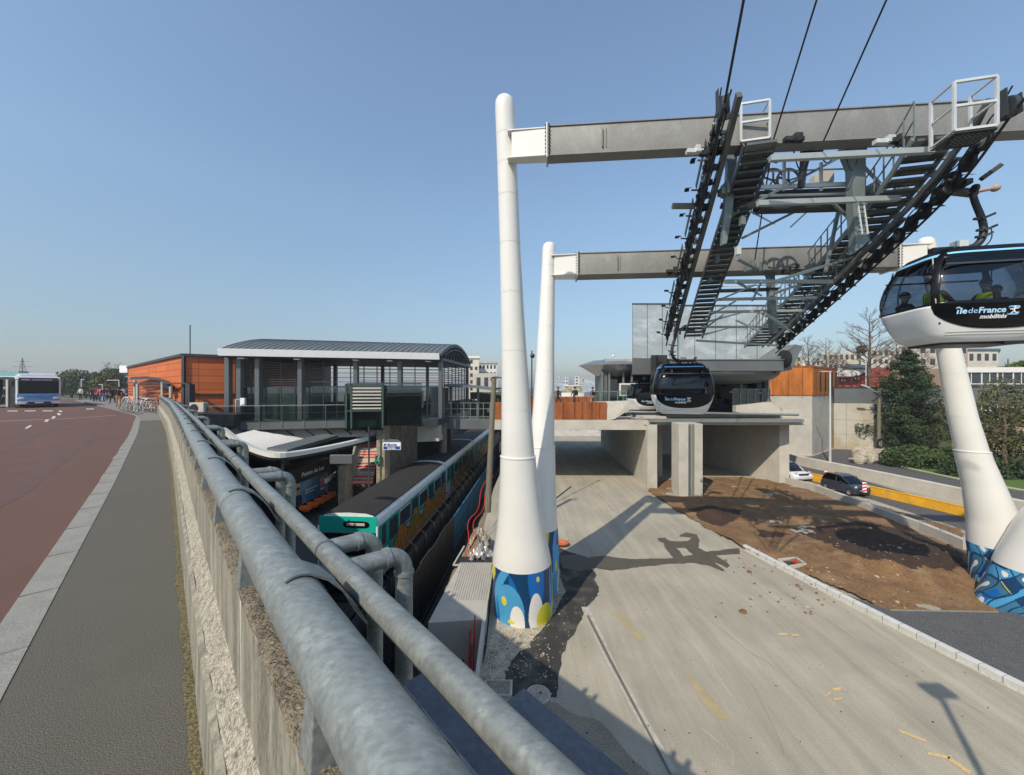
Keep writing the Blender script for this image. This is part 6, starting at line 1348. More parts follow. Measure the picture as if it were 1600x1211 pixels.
# direction sign
t = thing('direction_sign', 'white and blue direction sign hanging in front of the stone pillar', 'sign', P(612,697,17)); Y = 17
mb = MB(); mb.box(P(598,0,Y).x, P(626,0,Y).x, Y, Y+.1, P(0,703,Y).z, P(0,691,Y).z); mb.build('panel', m_signw, t, smooth=False, bevel=.01)
mb = MB(); mb.box(P(599,0,Y).x, P(625,0,Y).x, Y-.006, Y-.001, P(0,702,Y).z, P(0,697.5,Y).z); mb.build('blue_band', m_signb, t, smooth=False)
mb = MB(); mb.prism([P(597,691,Y),P(608,687,Y+.6),P(622,688,Y+.6),P(626,691,Y)], (0,0,.03)); mb.build('top_cover', m_facade, t, smooth=False)
for txt, x0, y0, m in (('M 8', 599.5, 696.6, m_signb),('Sortie', 607, 696.6, m_signb),('Sortie', 605, 701.7, m_signw)):
    vs, fs, w = text_mesh(txt, .15, .003, .001); o_ = P(x0,y0,Y-.012); mb = MB(); mb.add([V((o_.x+v.x, o_.y-v.z, o_.z+v.y)) for v in vs], fs); mb.build('sign_lettering', m, t, recalc=False, smooth=False)
t = thing('exit_sign', 'small green emergency exit sign fixed to the stone pillar by the stairs', 'sign', P(589,719,22)); Y = 22
mb = MB(); mb.box(P(585.5,0,Y).x, P(594,0,Y).x, Y, Y+.1, P(0,725,Y).z, P(0,712,Y).z); mb.build('panel', m_signg, t, smooth=False, bevel=.01)
mb = MB(); a = P(588,721,Y-.01); mb.bar(a, a+V((.06,0,.12)), .03); mb.bar(a+V((.06,0,.12)), a+V((.12,0,.22)), .04); mb.bar(a+V((.06,0,.12)), a+V((.13,0,.02)), .03); mb.ball(a+V((.14,0,.28)), .025, 6); mb.build('running_figure', m_signw, t, smooth=False)
# ---------------------------------------------------------------- stairs and stone walls
Ys = 22.5
t = thing('stair_flight', 'red and pale painted stairs climbing from the platform between stone walls', 'stairs', P(565,757,Ys))
n = 18; a0, a1 = P(549,757,Ys), P(582,757,Ys); b0, b1 = P(571,676,Ys+6.5), P(597,676,Ys+6.5)
for i in range(n):
    f0, f1 = i/n, (i+1)/n; L0, L1 = a0+(b0-a0)*f0, a0+(b0-a0)*f1; R0, R1 = a1+(b1-a1)*f0, a1+(b1-a1)*f1
    mb = MB(); mb.prism([L0, R0, V((R0.x,R0.y,R1.z-.03)), V((L0.x,L0.y,L1.z-.03))], (0,.05,0)); mb.build('riser', m_rtred if i%4 != 3 else m_cream2, t, smooth=False)
    mb = MB(); mb.prism([V((L0.x,L0.y,L1.z-.03)), V((R0.x,R0.y,R1.z-.03)), V((R1.x,R1.y,R1.z-.03)), V((L1.x,L1.y,L1.z-.03))], (0,0,.03)); mb.build('tread', m_cream2, t, smooth=False)
mb = MB(); mb.prism([P(543,757,Ys-.2), P(549,757,Ys-.2), P(571,676,Ys+6.5), P(566,668,Ys+6.5), P(541,750,Ys-.2)], (-.1,.3,0)); mb.build('stringer_wall', m_conc, t, smooth=False)
mb = MB(); mb.tube([P(543,742,Ys-.2), P(566,660,Ys+6)], .03, 6); mb.tube([P(541,748,Ys-.25), P(560,672,Ys+5.5)], .03, 6); mb.build('handrail', m_lt, t)
t = thing('stone_pillar', 'squared rubble stone pillar right of the red stairs', 'pillar', P(594,750,22.3)); mb = MB(); mb.box(P(588,0,22.2).x, P(601,0,22.2).x, 22.2, 23.2, pz_, P(0,637,22.2).z); mb.build('shaft', m_stone, t, smooth=False, bevel=.02)
t = thing('stone_pillar', 'short rubble stone pillar left of the red stairs', 'pillar', P(537,750,21.8)); mb = MB(); mb.box(P(528,0,21.8).x, P(540,0,21.8).x, 21.8, 22.8, pz_, P(0,728,21.8).z); mb.build('shaft', m_stone, t, smooth=False, bevel=.02)
mb = MB(); q = [P(601,637,22.6), P(652,632,26.5)]; mb.prism([V((q[0].x,q[0].y,pz_)), V((q[1].x,q[1].y,pz_)), V((q[1].x,q[1].y,q[0].z)), q[0]], (-.3,1,0)); tag(mb.build('stone_wall', m_stoned, smooth=False), 'dark streaked stone wall receding behind the metro roof', 'wall')
mb = MB(); mb.bar(P(508,752,21), P(528,738,24), .1, .25); tag(mb.build('platform_balustrade', m_conc, smooth=False, bevel=.02), 'short pale balustrade on the platform left of the stairs', 'balustrade')
person('dark clad person walking on the platform at the foot of the red stairs', tuple(V((P(579,0,20.5).x, 20.5, pz_))), R(60), 'walk', m_clk, m_clk, hat=m_clk, scale=.98)
# ================================================================ station hall with the barrel roof
class Sk:
    def __init__(s, o, u, v): s.o = V((*o,0)); s.u = V((*u,0)).normalized(); s.v = V((*v,0)).normalized()
    def p(s, a, b, z): q = s.o + s.u*a + s.v*b; return V((q.x,q.y,z))
H3 = Sk((-18.5,24.5), (13.4,3.5), (.095,.995)); LH = 13.85; DH = 9.3
hall = thing('station_hall', 'long glazed station hall with grey barrel roof, white fascia and brown louvres', 'station hall', (-12,27,4))
zf = CZ-2.2; ze = CZ+1.98
rings = []
for k in range(25): f = k/24; v = -.6+(DH+.9)*f; rings.append((v, ze+.42+1.15*math.sin(math.pi*f)**.85))
mb = MB(); mb.loft([[H3.p(u,v,z+dz) for v,z,dz in [(a,b,0) for a,b in rings]+[(a,b,-.12) for a,b in rings[::-1]]] for u in (.35,LH+.15)]); mb.build('barrel_roof', m_zinc, hall)
mb = MB(); n = 34
for i in range(n+1):
    u = .38+(LH-.28)*i/n; mb.loft([[H3.p(u+du,v,z+dz) for du,dz in ((-.02,-.01),(-.02,.045),(.02,.045),(.02,-.01))] for v,z in rings])
mb.build('roof_seams', m_zinc, hall, smooth=False)
mb = MB(); mb.loft([[H3.p(u,v,z) for v,z in ((-.72,ze),(-.78,ze+.45),(-.60,ze+.47),(-.55,ze))] for u in (.3,LH)]); mb.build('white_fascia', m_cabw, hall, smooth=False, bevel=.01)
mb = MB(); mb.box(.4,LH,-.5,DH+.2,ze-.08,ze+.05,H3); mb.build('soffit', m_dk, hall, smooth=False)
# right gable truss
mb = MB()
for (v,z),(v2,z2) in zip(rings, rings[1:]): mb.bar(H3.p(LH+.1,v,z-.1), H3.p(LH+.1,v2,z2-.1), .12, .2)
for (v,z),(v2,z2) in zip(rings[2:-2], rings[3:-1]): mb.bar(H3.p(LH+.1,v,z-.42), H3.p(LH+.1,v2,z2-.42), .08, .08)
mb.bar(H3.p(LH+.1,-.5,ze+.05), H3.p(LH+.1,DH+.2,ze+.05), .16, .22)
for i in range(2, 22, 2): v, z = rings[i]; v2, z2 = rings[i+1]; mb.bar(H3.p(LH+.1,(v+v2)/2,ze), H3.p(LH+.1,v,z-.2), .05); mb.bar(H3.p(LH+.1,(v+v2)/2,ze), H3.p(LH+.1,rings[min(i+2,24)][0],rings[min(i+2,24)][1]-.2), .05)
mb.build('gable_truss', m_anth, hall, smooth=False)
mb = MB(); mb.box(LH+.3,LH+.33,-.3,DH,ze+.0,ze+.1,H3)
for u in (.35,1.0,2.05,4.55,8.0,10.9,LH-.1):
    mb = MB(); mb.box(u-.13,u+.13,-.15,.15,zf-1.2 if u > 13 else zf,ze,H3); mb.build('column', m_facade, hall, smooth=False, bevel=.02)
for u in (2,6,10,LH-.1): mb = MB(); mb.box(u-.1,u+.1,DH-.3,DH,zf,ze,H3); mb.build('column', m_dk, hall, smooth=False)
for fv, nm in ((.35,'front'),(DH-.2,'back')):
    mb = MB(); 
    for k in range(10 if fv < 1 else 7): 
        z = ze-.35-k*(.155 if fv < 1 else .24); segs = (((.5,4.4),) if k % 2 else ((.5,LH-.2),)) if fv < 1 else ((4,LH-.2),)
        for a,b in segs: mb.bar(H3.p(a,fv,z), H3.p(b,fv,z), .10, .035)
    mb.build('louvre_screen', m_louv, hall, smooth=False)
mb = MB()
for k in range(14): z = ze-.2-k*.155; mb.bar(H3.p(LH,.2,z), H3.p(LH,DH,z), .10, .035)
mb.build('louvre_screen', m_louv, hall, smooth=False)
mb = MB(); mb.box(2,LH-.3,DH-2.2,DH-2.1,zf,zf+1.0,H3); mb.build('dark_panel', m_dk, hall, smooth=False)
mb = MB(); mb.box(.5,LH-.3,.42,.44,zf,ze-1.95,H3); mb.build('front_glazing', g_clear, hall, smooth=False)
mb = MB()
for i in range(16): u = .5+(LH-.8)*i/15; mb.box(u-.025,u+.025,.36,.41,zf,ze-.2,H3)
mb.box(.5,LH-.3,.36,.41,ze-1.98,ze-1.88,H3); mb.box(.5,LH-.3,.36,.41,zf+1.0,zf+1.04,H3)
for i in range(8): v = .6+DH*i/8; mb.box(LH-.04,LH+.02,v-.03,v+.03,zf,ze-.2,H3)
mb.build('mullions', m_anth, hall, smooth=False)
for a,b,h in ((1.5,2.4,2.3),(2.6,3.5,2.3),(3.7,4.3,2.3)): mb = MB(); mb.box(a,b,1.2,1.6,zf,zf+h,H3); mb.build('white_cabinet', m_cload, hall, smooth=False, bevel=.02)
mb = MB(); mb.box(5.5,8.0,3.5,3.6,zf,zf+1.7,H3); mb.box(9,10.5,2.5,4.0,zf,zf+1.2,H3); mb.box(11.4,13,5,5.1,zf,zf+2.2,H3); mb.build('inner_partition', m_facade, hall, smooth=False)
mb = MB(); mb.box(-.7,LH+.1,-1.5,DH,zf-.45,zf,H3); mb.build('floor_slab', m_anth, hall, smooth=False)
mb = MB(); mb.box(-.7,LH-1.3,-1.56,-1.50,zf-.42,zf+.16,H3); mb.build('edge_beam', m_facade, hall, smooth=False, bevel=.01)
mb = MB(); 
for i in range(11): u = -.6+1.25*i; mb.box(u-.02,u+.02,-1.6,-1.565,zf-.3,zf+1.05,H3)
mb.bar(H3.p(-1.0,-1.58,zf+1.08), H3.p(LH-1.3,-1.58,zf+1.08), .05); mb.bar(H3.p(-1.0,-1.58,zf+.62), H3.p(LH-1.3,-1.58,zf+.62), .02); mb.build('balustrade', m_steel, hall, smooth=False)
mb = MB(); mb.box(-.6,LH-1.3,-1.60,-1.59,zf+.1,zf+1.0,H3); mb.build('balustrade_glass', g_clear, hall, smooth=False)
mb = MB(); mb.prism([H3.p(.6,-.9,zf-1.1),H3.p(.6,-.7,zf-.46),H3.p(.6,.2,zf-.46),H3.p(.6,.2,zf-1.1)], H3.u*9.0); mb.box(11,LH,-.8,.2,zf-1.6,zf-.46,H3); mb.build('cream_under_fascia', m_cream, hall, smooth=False)
mb = MB()
for i in range(8): u = 1.0+1.15*i; mb.bar(H3.p(u,-1.4,zf-.45), H3.p(u+.2,-.82,zf-.95), .08, .05)
mb.build('bracket', m_dk, hall, smooth=False)
mb = MB(); mb.box(-1.5,LH-.5,4.5,4.8,-2.1,zf-.4,H3); mb.build('under_wall', m_dk, hall, smooth=False)
for u in (3.0,8,LH-.2): mb = MB(); mb.tube([H3.p(u,1,-2),H3.p(u,1,zf-.4)], .3, 14); mb.build('pier', m_concs, hall)
for u in (1.2,4.4,8.0,10.2,12.8): mb = MB(); mb.box(u,u+.35,-.5,-.2,ze-.16,ze-.09,H3); mb.build('soffit_lamp', m_lt, hall, smooth=False)
# gallery leading right of the hall
gal = thing('footbridge', 'grey steel footbridge with railing and low curved roof right of the hall', 'footbridge', P(740,660,30))
F5 = Fr(P(694,660,29.5).xy, (1,-.03)); gz = CZ-2.45
mb = MB(); mb.box(0,5.2,0,3.5,gz-.75,gz,F5); mb.build('deck_beam', m_facade, gal, smooth=False, bevel=.02)
mb = MB()
for i in range(11): mb.box(.5*i,.5*i+.045,-.02,.03,gz,gz+1.25,F5)
for z in (.2,.8,1.25): mb.box(0,5.2,-.03,.04,gz+z,gz+z+.04,F5)
mb.build('railing', m_steel, gal, smooth=False)
mb = MB(); 
for u in (.2,2.4,4.4,5.1): mb = MB(); mb.box(u,u+.16,1.0,1.2,gz,CZ+.15,F5); mb.build('post', m_facade, gal, smooth=False)
mb = MB(); mb.loft([[F5.p(u,v,z) for v,z in ((-.2,CZ+.0+.25*math.sin(u*.6+1.5)),(3,CZ+.12+.2*math.sin(u*.6+1.5)),(3,CZ+.0),(-.2,CZ-.1+.2*math.sin(u*.6+1.5)))] for u in [.4*i for i in range(14)]]); mb.build('roof', m_facade, gal, smooth=False)
mb = MB(); mb.box(1.5,4.8,3.6,3.9,CZ-1.0,CZ-.4,F5); mb.box(2.2,3.8,4,4.5,gz,CZ-.6,F5); mb.build('ticket_box', M('olive_panel', (.10,.11,.08), .8), gal, smooth=False)
# green glass lift tower
lift = thing('lift_tower', 'green tinted glass lift shaft with white slats before the station hall', 'lift tower', P(570,660,21.5))
F6 = Fr(P(541,600,21.5).xy, (1,.12)); zl = CZ+.15
mb = MB(); mb.box(0,2.0,0,.03,zf-.2,zl,F6); mb.box(0,.03,.03,2.4,zf-.2,zl,F6); mb.box(1.97,4.1,.4,.43,zf+.0,zl-.02,F6); mb.build('green_glass', g_green, lift, smooth=False)
mb = MB()
for u in (0,.28,1.98): mb.box(u-.05,u+.05,-.06,-.005,zf-.1,zl+.03,F6)
mb.box(-.05,2.03,-.06,-.006,zl-.05,zl+.06,F6); mb.box(-.05,4.1,.3,.36,zl+.02,zl+.1,F6); mb.box(-.02,2.03,-.055,-.006,CZ-1.35,CZ-1.28,F6); mb.build('frame', M('dark_green_frame', (.05,.085,.075), .5, .3), lift, smooth=False)
mb = MB()
for k in range(7): z = CZ-1.22+k*.19; mb.box(.35,1.9,-.05,-.01,z,z+.085,F6)
mb.build('white_slats', m_conc, lift, smooth=False)
mb = MB(); mb.box(2.1,4.0,.6,2.2,CZ-1.25,zl-.35,F6); mb.build('lift_cage', M('dark_green_cage', (.04,.065,.055), .3, .2), lift, smooth=False)
mb = MB(); mb.box(.5,3.9,.45,.5,zl-.35,zl-.28,F6)
for u in (1.25,): mb.tube([F6.p(u,-.1,pz_), F6.p(u,-.1,zf)], .05, 8)
mb.build('post', m_anth, lift, smooth=False)
# ---------------------------------------------------------------- orange panelled building
ob = thing('orange_building', 'long building clad in bright orange panels with dark coping, left of the hall', 'building', (-20.4,24,4.4))
oc, ol, orr = V((-20.5,24,0)), V((-38.6,38.6,0)), V((-18.3,25.6,0)); zt4 = CZ+2.02
dl = (ol-oc).normalized(); dr_ = (orr-oc).normalized()
mb = MB(); pg = [oc, orr, orr+V((2,9,0)), V((-22,42,0)), ol]
m_or1 = joint_mat('orange_panels', (.60,.145,.032), (.24,.06,.018), 3.6, .44, .022, (dl.x,dl.y)); m_or2 = joint_mat('orange_panels_side', (.56,.13,.028), (.22,.055,.016), 1.75, .44, .018, (dr_.x,dr_.y))
def facade(a, b, z0, z1, m, nm, th=.1):
    d = (b-a).normalized(); n_ = V((d.y,-d.x,0)); mb = MB(); mb.prism([V((a.x,a.y,z0)),V((b.x,b.y,z0)),V((b.x,b.y,z1)),V((a.x,a.y,z1))], -n_*th); return mb.build(nm, m, ob, smooth=False)
facade(ol, oc, CZ-1.62, zt4, m_or1, 'left_cladding'); facade(oc, orr, CZ-2.1, zt4, m_or2, 'right_cladding')
mb = MB(); mb.slab([q.xy for q in (oc+V((.1,.12,0)), orr+V((0,.15,0)), orr+V((2,9,0)), V((-22,42,0)), ol+V((0,.2,0)))], zt4-.03, 4.2); mb.build('core', m_facade, ob, smooth=False)
mb = MB()
for a,b in ((ol,oc),(oc,orr)): mb.bar(V((a.x,a.y,zt4+.02)), V((b.x,b.y,zt4+.02)), .30, .16)
mb.bar(V((oc.x,oc.y-.03,CZ-2)), V((oc.x,oc.y-.03,zt4)), .16, .16); mb.bar(oc+V((0,0,CZ-.42)), orr+V((0,0,CZ-.42)), .22,.06); mb.build('dark_trim', m_anth, ob, smooth=False)
mb = MB(); a = P(295,600,23.2); mb.box(a.x-.13,a.x+.13,23.1,23.5,4.2,a.z); mb.bar(P(200,598,28), P(296,599.5,23.2), .2, .07); mb.build('dark_column', m_anth, ob, smooth=False)
mb = MB(); q = [P(262,645,21.8), P(300,646,21.5), P(366,648,23.0)]
for a,b in zip(q,q[1:]): mb.prism([a,b,V((b.x,b.y,b.z-.7)),V((a.x,a.y,a.z-.7))], (0,1.5,0))
mb.build('dark_plinth', m_dk, ob, smooth=False)
t = thing('air_unit', 'white air conditioning unit with round black fan before the orange wall', 'air conditioner', P(311,645,23)); a = P(311,637,23)
mb = MB(); mb.cbox(tuple(a), .85, .4, .62); mb.build('casing', m_cream2, t, smooth=False, bevel=.02); mb = MB(); mb.tube([a+V((-.12,-.21,0)),a+V((-.12,-.23,0))], .23, 20); mb.build('fan_grille', m_dk, t)
t = thing('switch_box', 'small white box on a thin rail at the end of the orange wall', 'box', P(380,628,24.5)); a = P(380,628,24.6); mb = MB(); mb.cbox(tuple(a), .28,.2,.5); mb.build('casing', m_signw, t, smooth=False, bevel=.02)
mb = MB(); mb.bar(P(368,624,24.2), P(378,624,24.2), .03); mb.bar(P(368,624,24.2), P(368,648,24.2), .03); mb.bar(P(358,634,24.2), P(385,634,24.2), .03); mb.build('rail', m_lt, t, smooth=False)
mb = MB(); mb.tube([P(297,556,30), P(297,508,30)], .04, 6); tag(mb.build('aerial_mast', m_anth), 'thin aerial rising above the orange building', 'aerial')
mb = MB(); a = P(195,577,38.5); mb.cbox(tuple(a), .8,.3,.7); tag(mb.build('wall_sign', m_signw, smooth=False, bevel=.02), 'small white square sign at the far corner of the orange building', 'sign')
# cycle shelter with louvres in front of it
t = thing('cycle_shelter', 'curved dark shelter roof over brown slats by the parked bicycles', 'shelter', P(235,620,25)); 
mb = MB(); mb.loft([[P(x,y,Y), P(x,y-3,Y), P(x+2,y-4,Y+3), P(x+2,y-1,Y+3)] for x,y,Y in ((203,593,31),(225,592,28),(245,594,26),(262,599,25),(270,607,24))]); mb.build('roof', m_anth, t, smooth=False)
mb = MB()
for k in range(8): z = k*.24; mb.bar(P(201,0,33).xy.to_3d()+V((0,0,4.75+z)), P(253,0,26).xy.to_3d()+V((0,0,4.75+z)), .06, .1)
mb.build('slats', m_louv, t, smooth=False)
mb = MB()
for x,Y,y1 in ((211,28,594),(215,27,600),(254,25,597),(267,24,604)): a = P(x,y1,Y); mb = MB(); mb.tube([V((a.x,a.y,4.6)), a], .09, 8); mb.build('post', m_conc, t)
mb = MB(); mb.prism([P(252,598,25),P(264,602,24.6),P(264,612,24.6),P(252,610,25)], (0,.4,0)); mb.build('display_case', g_dark, t, smooth=False)
for k in range(9):
    a = P(190+k*4.2, 636, 30-k*.5); a.z = 4.62; mb = MB(); mb.tube(smooth([a, a+V((0,0,.7)), a+V((.15,.1,.95)), a+V((.45,.3,.95)), a+V((.6,.4,.7)), a+V((.6,.4,0))],2), .018, 6); tag(mb.build('bike_hoop', m_lt), ['first','second','third','fourth','fifth','sixth','seventh','eighth','ninth'][k]+' galvanised cycle hoop from the left in the row by the shelter', 'cycle hoop', 'row of cycle hoops')
def bike(label, p, yaw, m):
    t = thing('bicycle', label, 'bicycle', p, yaw, 'parked bicycles')
    for x in (-.5,.5):
        mb = MB(); pts = [V((x+.33*math.cos(2*math.pi*j/18),0,.33+.33*math.sin(2*math.pi*j/18))) for j in range(19)]; mb.tube(pts, .012, 6, False); 
        for j in range(6): a = math.pi*j/6; mb.tube([V((x+.32*math.cos(a),0,.33+.32*math.sin(a))),V((x-.32*math.cos(a),0,.33-.32*math.sin(a)))], .003, 4)
        local(mb.build('wheel', m_anth), t)
    mb = MB(); F_ = [V((-.5,0,.33)),V((-.15,0,.75)),V((.3,0,.78)),V((.02,0,.3)),V((.5,0,.33)),V((.34,0,.92))]
    for i,j in ((0,1),(1,2),(1,3),(3,2),(0,3),(4,5)): mb.tube([F_[i],F_[j]], .022, 6)
    local(mb.build('frame', m), t); mb = MB(); mb.tube([V((.33,-.25,.95)),V((.33,.25,.95))], .018, 6); local(mb.build('handlebar', m_dk), t)
    mb = MB(); mb.ball((-.18,0,.85), .1, 8, (1.2,.7,.4)); local(mb.build('saddle', m_dk), t)
for k,(x,Y,w,lab) in enumerate(((212,27,.3,'leftmost'),(219,26,.6,'second from the left'),(226,25.4,.2,'middle'),(233,24.6,.8,'fourth from the left'))): a = P(x,0,Y); bike('silver bicycle parked by the hoops, '+lab+' of the group', (a.x,a.y,4.615), R(200)+w, m_lt)
# ---------------------------------------------------------------- bus
bus = thing('city_bus', 'light blue and white city bus coming towards the camera on the red road', 'bus', (0,0,0))
W_, H_, L_ = 2.55, 3.05, 11.5    # local: front faces -y
def bx(nm, m, *a, bev=0, par=None): mb = MB(); mb.box(*a); o = mb.build(nm, m, smooth=False, bevel=bev); (local(o, bus) if par is None else setattr(o, 'parent', par)); return o
bx('body', m_cabw, -1.27,1.27,0,L_,.32,2.75, bev=.12); bx('roof_pod', m_cabw, -1.1,1.1,.35,7,2.72,3.05, bev=.12); bx('blue_side', m_busb, -1.285,1.285,.25,L_-.2,.36,1.2, bev=.02)
bx('side_windows', m_blk, -1.29,1.29,.6,L_-.4,1.25,2.45, bev=.02)
bx('windscreen', m_blk, -1.17,1.17,-.03,.3,1.18,2.52, bev=.08); d = bx('destination_blind', m_anth, -1.1,1.1,-.06,-.02,2.34,2.66, bev=.01)
m_led = M('display_letters', (.55,.5,.8), .5); vs, fs, w = text_mesh('BUS', .17, .004, .001); 
mb = MB(); mb.box(-.95,-.5,-.075,-.062,2.44,2.54); mb.box(-.4,.75,-.075,-.062,2.45,2.51); o = mb.build('display_lettering', m_led, smooth=False); o.parent = d
mb = MB(); mb.loft([[V((x,-.05-.1*math.cos(x*1.1),z)) for x in [-1.2+.24*i for i in range(11)]] + [V((x,.1,z)) for x in (1.2,-1.2)] for z in (.62,.9,1.2,1.26)]); local(mb.build('blue_nose', m_busb), bus)
mb = MB(); mb.loft([[V((x,-.08-.1*math.cos(x*1.1),z)) for x in [-1.22+.244*i for i in range(11)]] + [V((x,.1,z)) for x in (1.22,-1.22)] for z in (.36,.5,.61)]); local(mb.build('white_bumper', m_cabw), bus)
mb = MB(); mb.prism([V((-.75,-.2,.36)),V((.75,-.2,.36)),V((.6,-.2,.56)),V((-.6,-.2,.56))], (0,.1,0)); local(mb.build('lower_grille', m_dk, smooth=False), bus); bx('number_plate', m_signw, -.25,.25,-.22,-.205,.42,.52)
mb = MB(); mb.prism([V((-1.0,-.20,1.08)),V((1.0,-.20,1.08)),V((.7,-.22,.95)),V((-.7,-.22,.95))], (0,.02,0)); local(mb.build('nose_crease', M('deep_bus_blue', (.06,.2,.45), .3), smooth=False), bus)
for s_ in (-1,1):
    mb = MB(); mb.ball((s_*.98,-.1,.82), .2, 10, (1.15,.5,.65)); local(mb.build('headlight', m_lamp), bus)
    mb = MB(); mb.bar(V((s_*1.2,-.02,2.5)), V((s_*1.42,-.3,2.4)), .05); mb.cbox((s_*1.43,-.3,2.15), .16,.12,.45); local(mb.build('wing_mirror', m_dk, smooth=False, bevel=.02), bus)
    for y in (2.2,8.5): mb = MB(); mb.wheel((s_*1.12,y,.48), (1,0,0), .48, .3, 20); local(mb.build('wheel', m_rub), bus)
    mb = MB(); mb.tube([V((s_*.15,-.07,1.22)),V((s_*.75,-.07,1.28))], .02, 6); local(mb.build('wiper', m_dk), bus)
mb = MB(); mb.ball((-.45,.2,1.6), .2, 8, (1,1,1.5)); 
bp = G(61,637,4.5); bus.location = (bp.x, bp.y, 4.5); bus.rotation_euler = (0,0,math.atan2(-bp.x, bp.y)+R(3))
# ---------------------------------------------------------------- people on the bridge and plaza
def at(x, y, z=4.615): g = G(x,y,z); return (g.x,g.y,z)
pl_ = [('person in black jacket and khaki trousers seen from behind at the kerb',185,635.5,-2.4,'stand',m_clk,m_khaki,None),
 ('person all in black striding along the kerb before the khaki trousers',176,630.5,-2.0,'walk',m_clk,m_clk,None),
 ('person in pink top among the crowd by the kerb',157.5,627.5,.4,'walk',m_pink,m_jean,None),
 ('person in red top half hidden in the crowd',153,627,.9,'stand',M('red_cloth',(.45,.03,.05),.9),m_clk,None),
 ('person in black coat with white shoes left of the pink top',147,627,.6,'walk',m_clk,m_clk,None),
 ('person in blue jeans and black jacket right of the pink top',162,627.5,.2,'walk',m_clk,m_jean,None),
 ('small far figure in white at the edge of the trees',126,625,.3,'stand',m_wcl,m_clk,None),
 ('person in white shirt standing behind the cycle hoops',193,627,1.2,'stand',m_wcl,m_clk,None),
 ('person in dark clothes behind the cycle hoops left of the post',199,628,-1.2,'walk',m_clk,m_navy,None),
 ('person in dark coat behind the red top, farther back',150,625,1.2,'stand',m_clk,m_navy,None),
 ('person in brown coat at the back of the crowd',167,626,.1,'walk',M('brown_cloth',(.12,.06,.03),.9),m_clk,None),
 ('dark clad person between the crowd and the hoops',181,627,-.5,'stand',m_clk,m_clk,None),
 ('person in navy coat farthest left of the crowd',142,625.5,.5,'walk',m_navy,m_clk,None),
 ('person in pale jacket at the shelter post by the bicycles',207,627,2.0,'stand',m_wcl,m_jean,None)]
for lab,x,y,yaw,pose,a,b,h in pl_: person(lab, at(x,y), yaw, pose, a, b, grp='people on the pavement by the cycle shelter')
person('person in dark coat and white cap walking on the bus island at the left edge', (G(8,633.5,4.62).x, G(8,633.5,4.62).y, 4.62), R(-70), 'walk', m_clk, m_clk, hat=m_wcl)
for lab,x,y,Y,yaw,bag in (('walker in black on the plaza nearest the white mast',872,631,32.5,R(60),None),('walker in black with rucksack in the middle of the plaza',898,630,33,R(-60),m_clk),('walker in dark top and pale legs beside the glass screen',926,628,33.5,R(-90),None)):
    person(lab, (P(x,0,Y).x, Y, 4.61), yaw, 'walk', m_clk, m_clk if bag or x < 880 else m_khaki, bag=bag, grp='walkers on the plaza')
# ---------------------------------------------------------------- street things far left
def simple(name, lab, cat, shapes, grp=None, loc=None):
    t = thing(name, lab, cat, loc or (0,0,4.5), group=grp)
    for nm, m, f in shapes: mb = MB(); f(mb); mb.build(nm, m, t, smooth=False)
    return t
a = P(26,626,34); a.z = 4.6; simple('stop_totem', 'tall dark totem beside the bus with pale edge', 'totem', [('panel', m_dk, lambda mb: mb.cbox((a.x,a.y,a.z+1.25), .9,.3,2.5)), ('pale_edge', m_conc, lambda mb: mb.cbox((a.x-.55,a.y-.1,a.z+1.2), .18,.3,2.4))], loc=a)
b = P(6,626,36); b.z = 4.6; simple('bus_shelter', 'flat roofed bus shelter at the left edge behind the dark coated person', 'bus shelter', [('roof', m_anth, lambda mb: mb.cbox((b.x-1.5,b.y,b.z+2.6), 5,1.6,.15)), ('back_glass', g_dark, lambda mb: mb.cbox((b.x-1.5,b.y+.7,b.z+1.3), 4.6,.05,2.4)), ('post', m_anth, lambda mb: [mb.cbox((b.x+x,b.y+.6,b.z+1.3), .1,.1,2.6) for x in (-3.5,-1.2,.8)])], loc=b)
c_ = P(15,600,75); simple('glass_office', 'pale turquoise glazed office far behind the bus shelter', 'office', [('walls', M('turquoise_glass', (.16,.36,.36), .3), lambda mb: mb.box(c_.x-2,c_.x+1.8,c_.y,c_.y+1.5,4.3,CZ+3.2)), ('floor_bands', m_clw, lambda mb: [mb.box(c_.x-2.1,c_.x+1.9,c_.y-.1,c_.y+.02,z,z+.3) for z in (5,6.6,8.2)])], loc=c_)
d_ = P(188,605,70); simple('glass_office', 'dark green glazed office block at the left end of the orange building', 'office', [('walls', M('green_glass_wall', (.03,.075,.075), .25), lambda mb: mb.box(d_.x-2.4,d_.x+4,d_.y,d_.y+2,4.3,CZ+3.4)), ('floor_bands', M('teal_band', (.16,.30,.29), .5), lambda mb: [mb.box(d_.x-2.5,d_.x+4.1,d_.y-.1,d_.y+.02,z,z+.25) for z in (5.2,6.2,7.2,8.2)])], loc=d_)
e_ = P(0,590,90); simple('house', 'small house with red roof far at the left edge', 'house', [('wall', m_cload, lambda mb: mb.box(e_.x-6,e_.x+3,e_.y,e_.y+3,4.3,CZ+2)), ('roof', m_redw, lambda mb: mb.prism([V((e_.x-7,e_.y-.5,CZ+2)),V((e_.x+3.6,e_.y-.5,CZ+2)),V((e_.x-1.5,e_.y-.5,CZ+4.0))], (0,3,0)))], loc=e_)
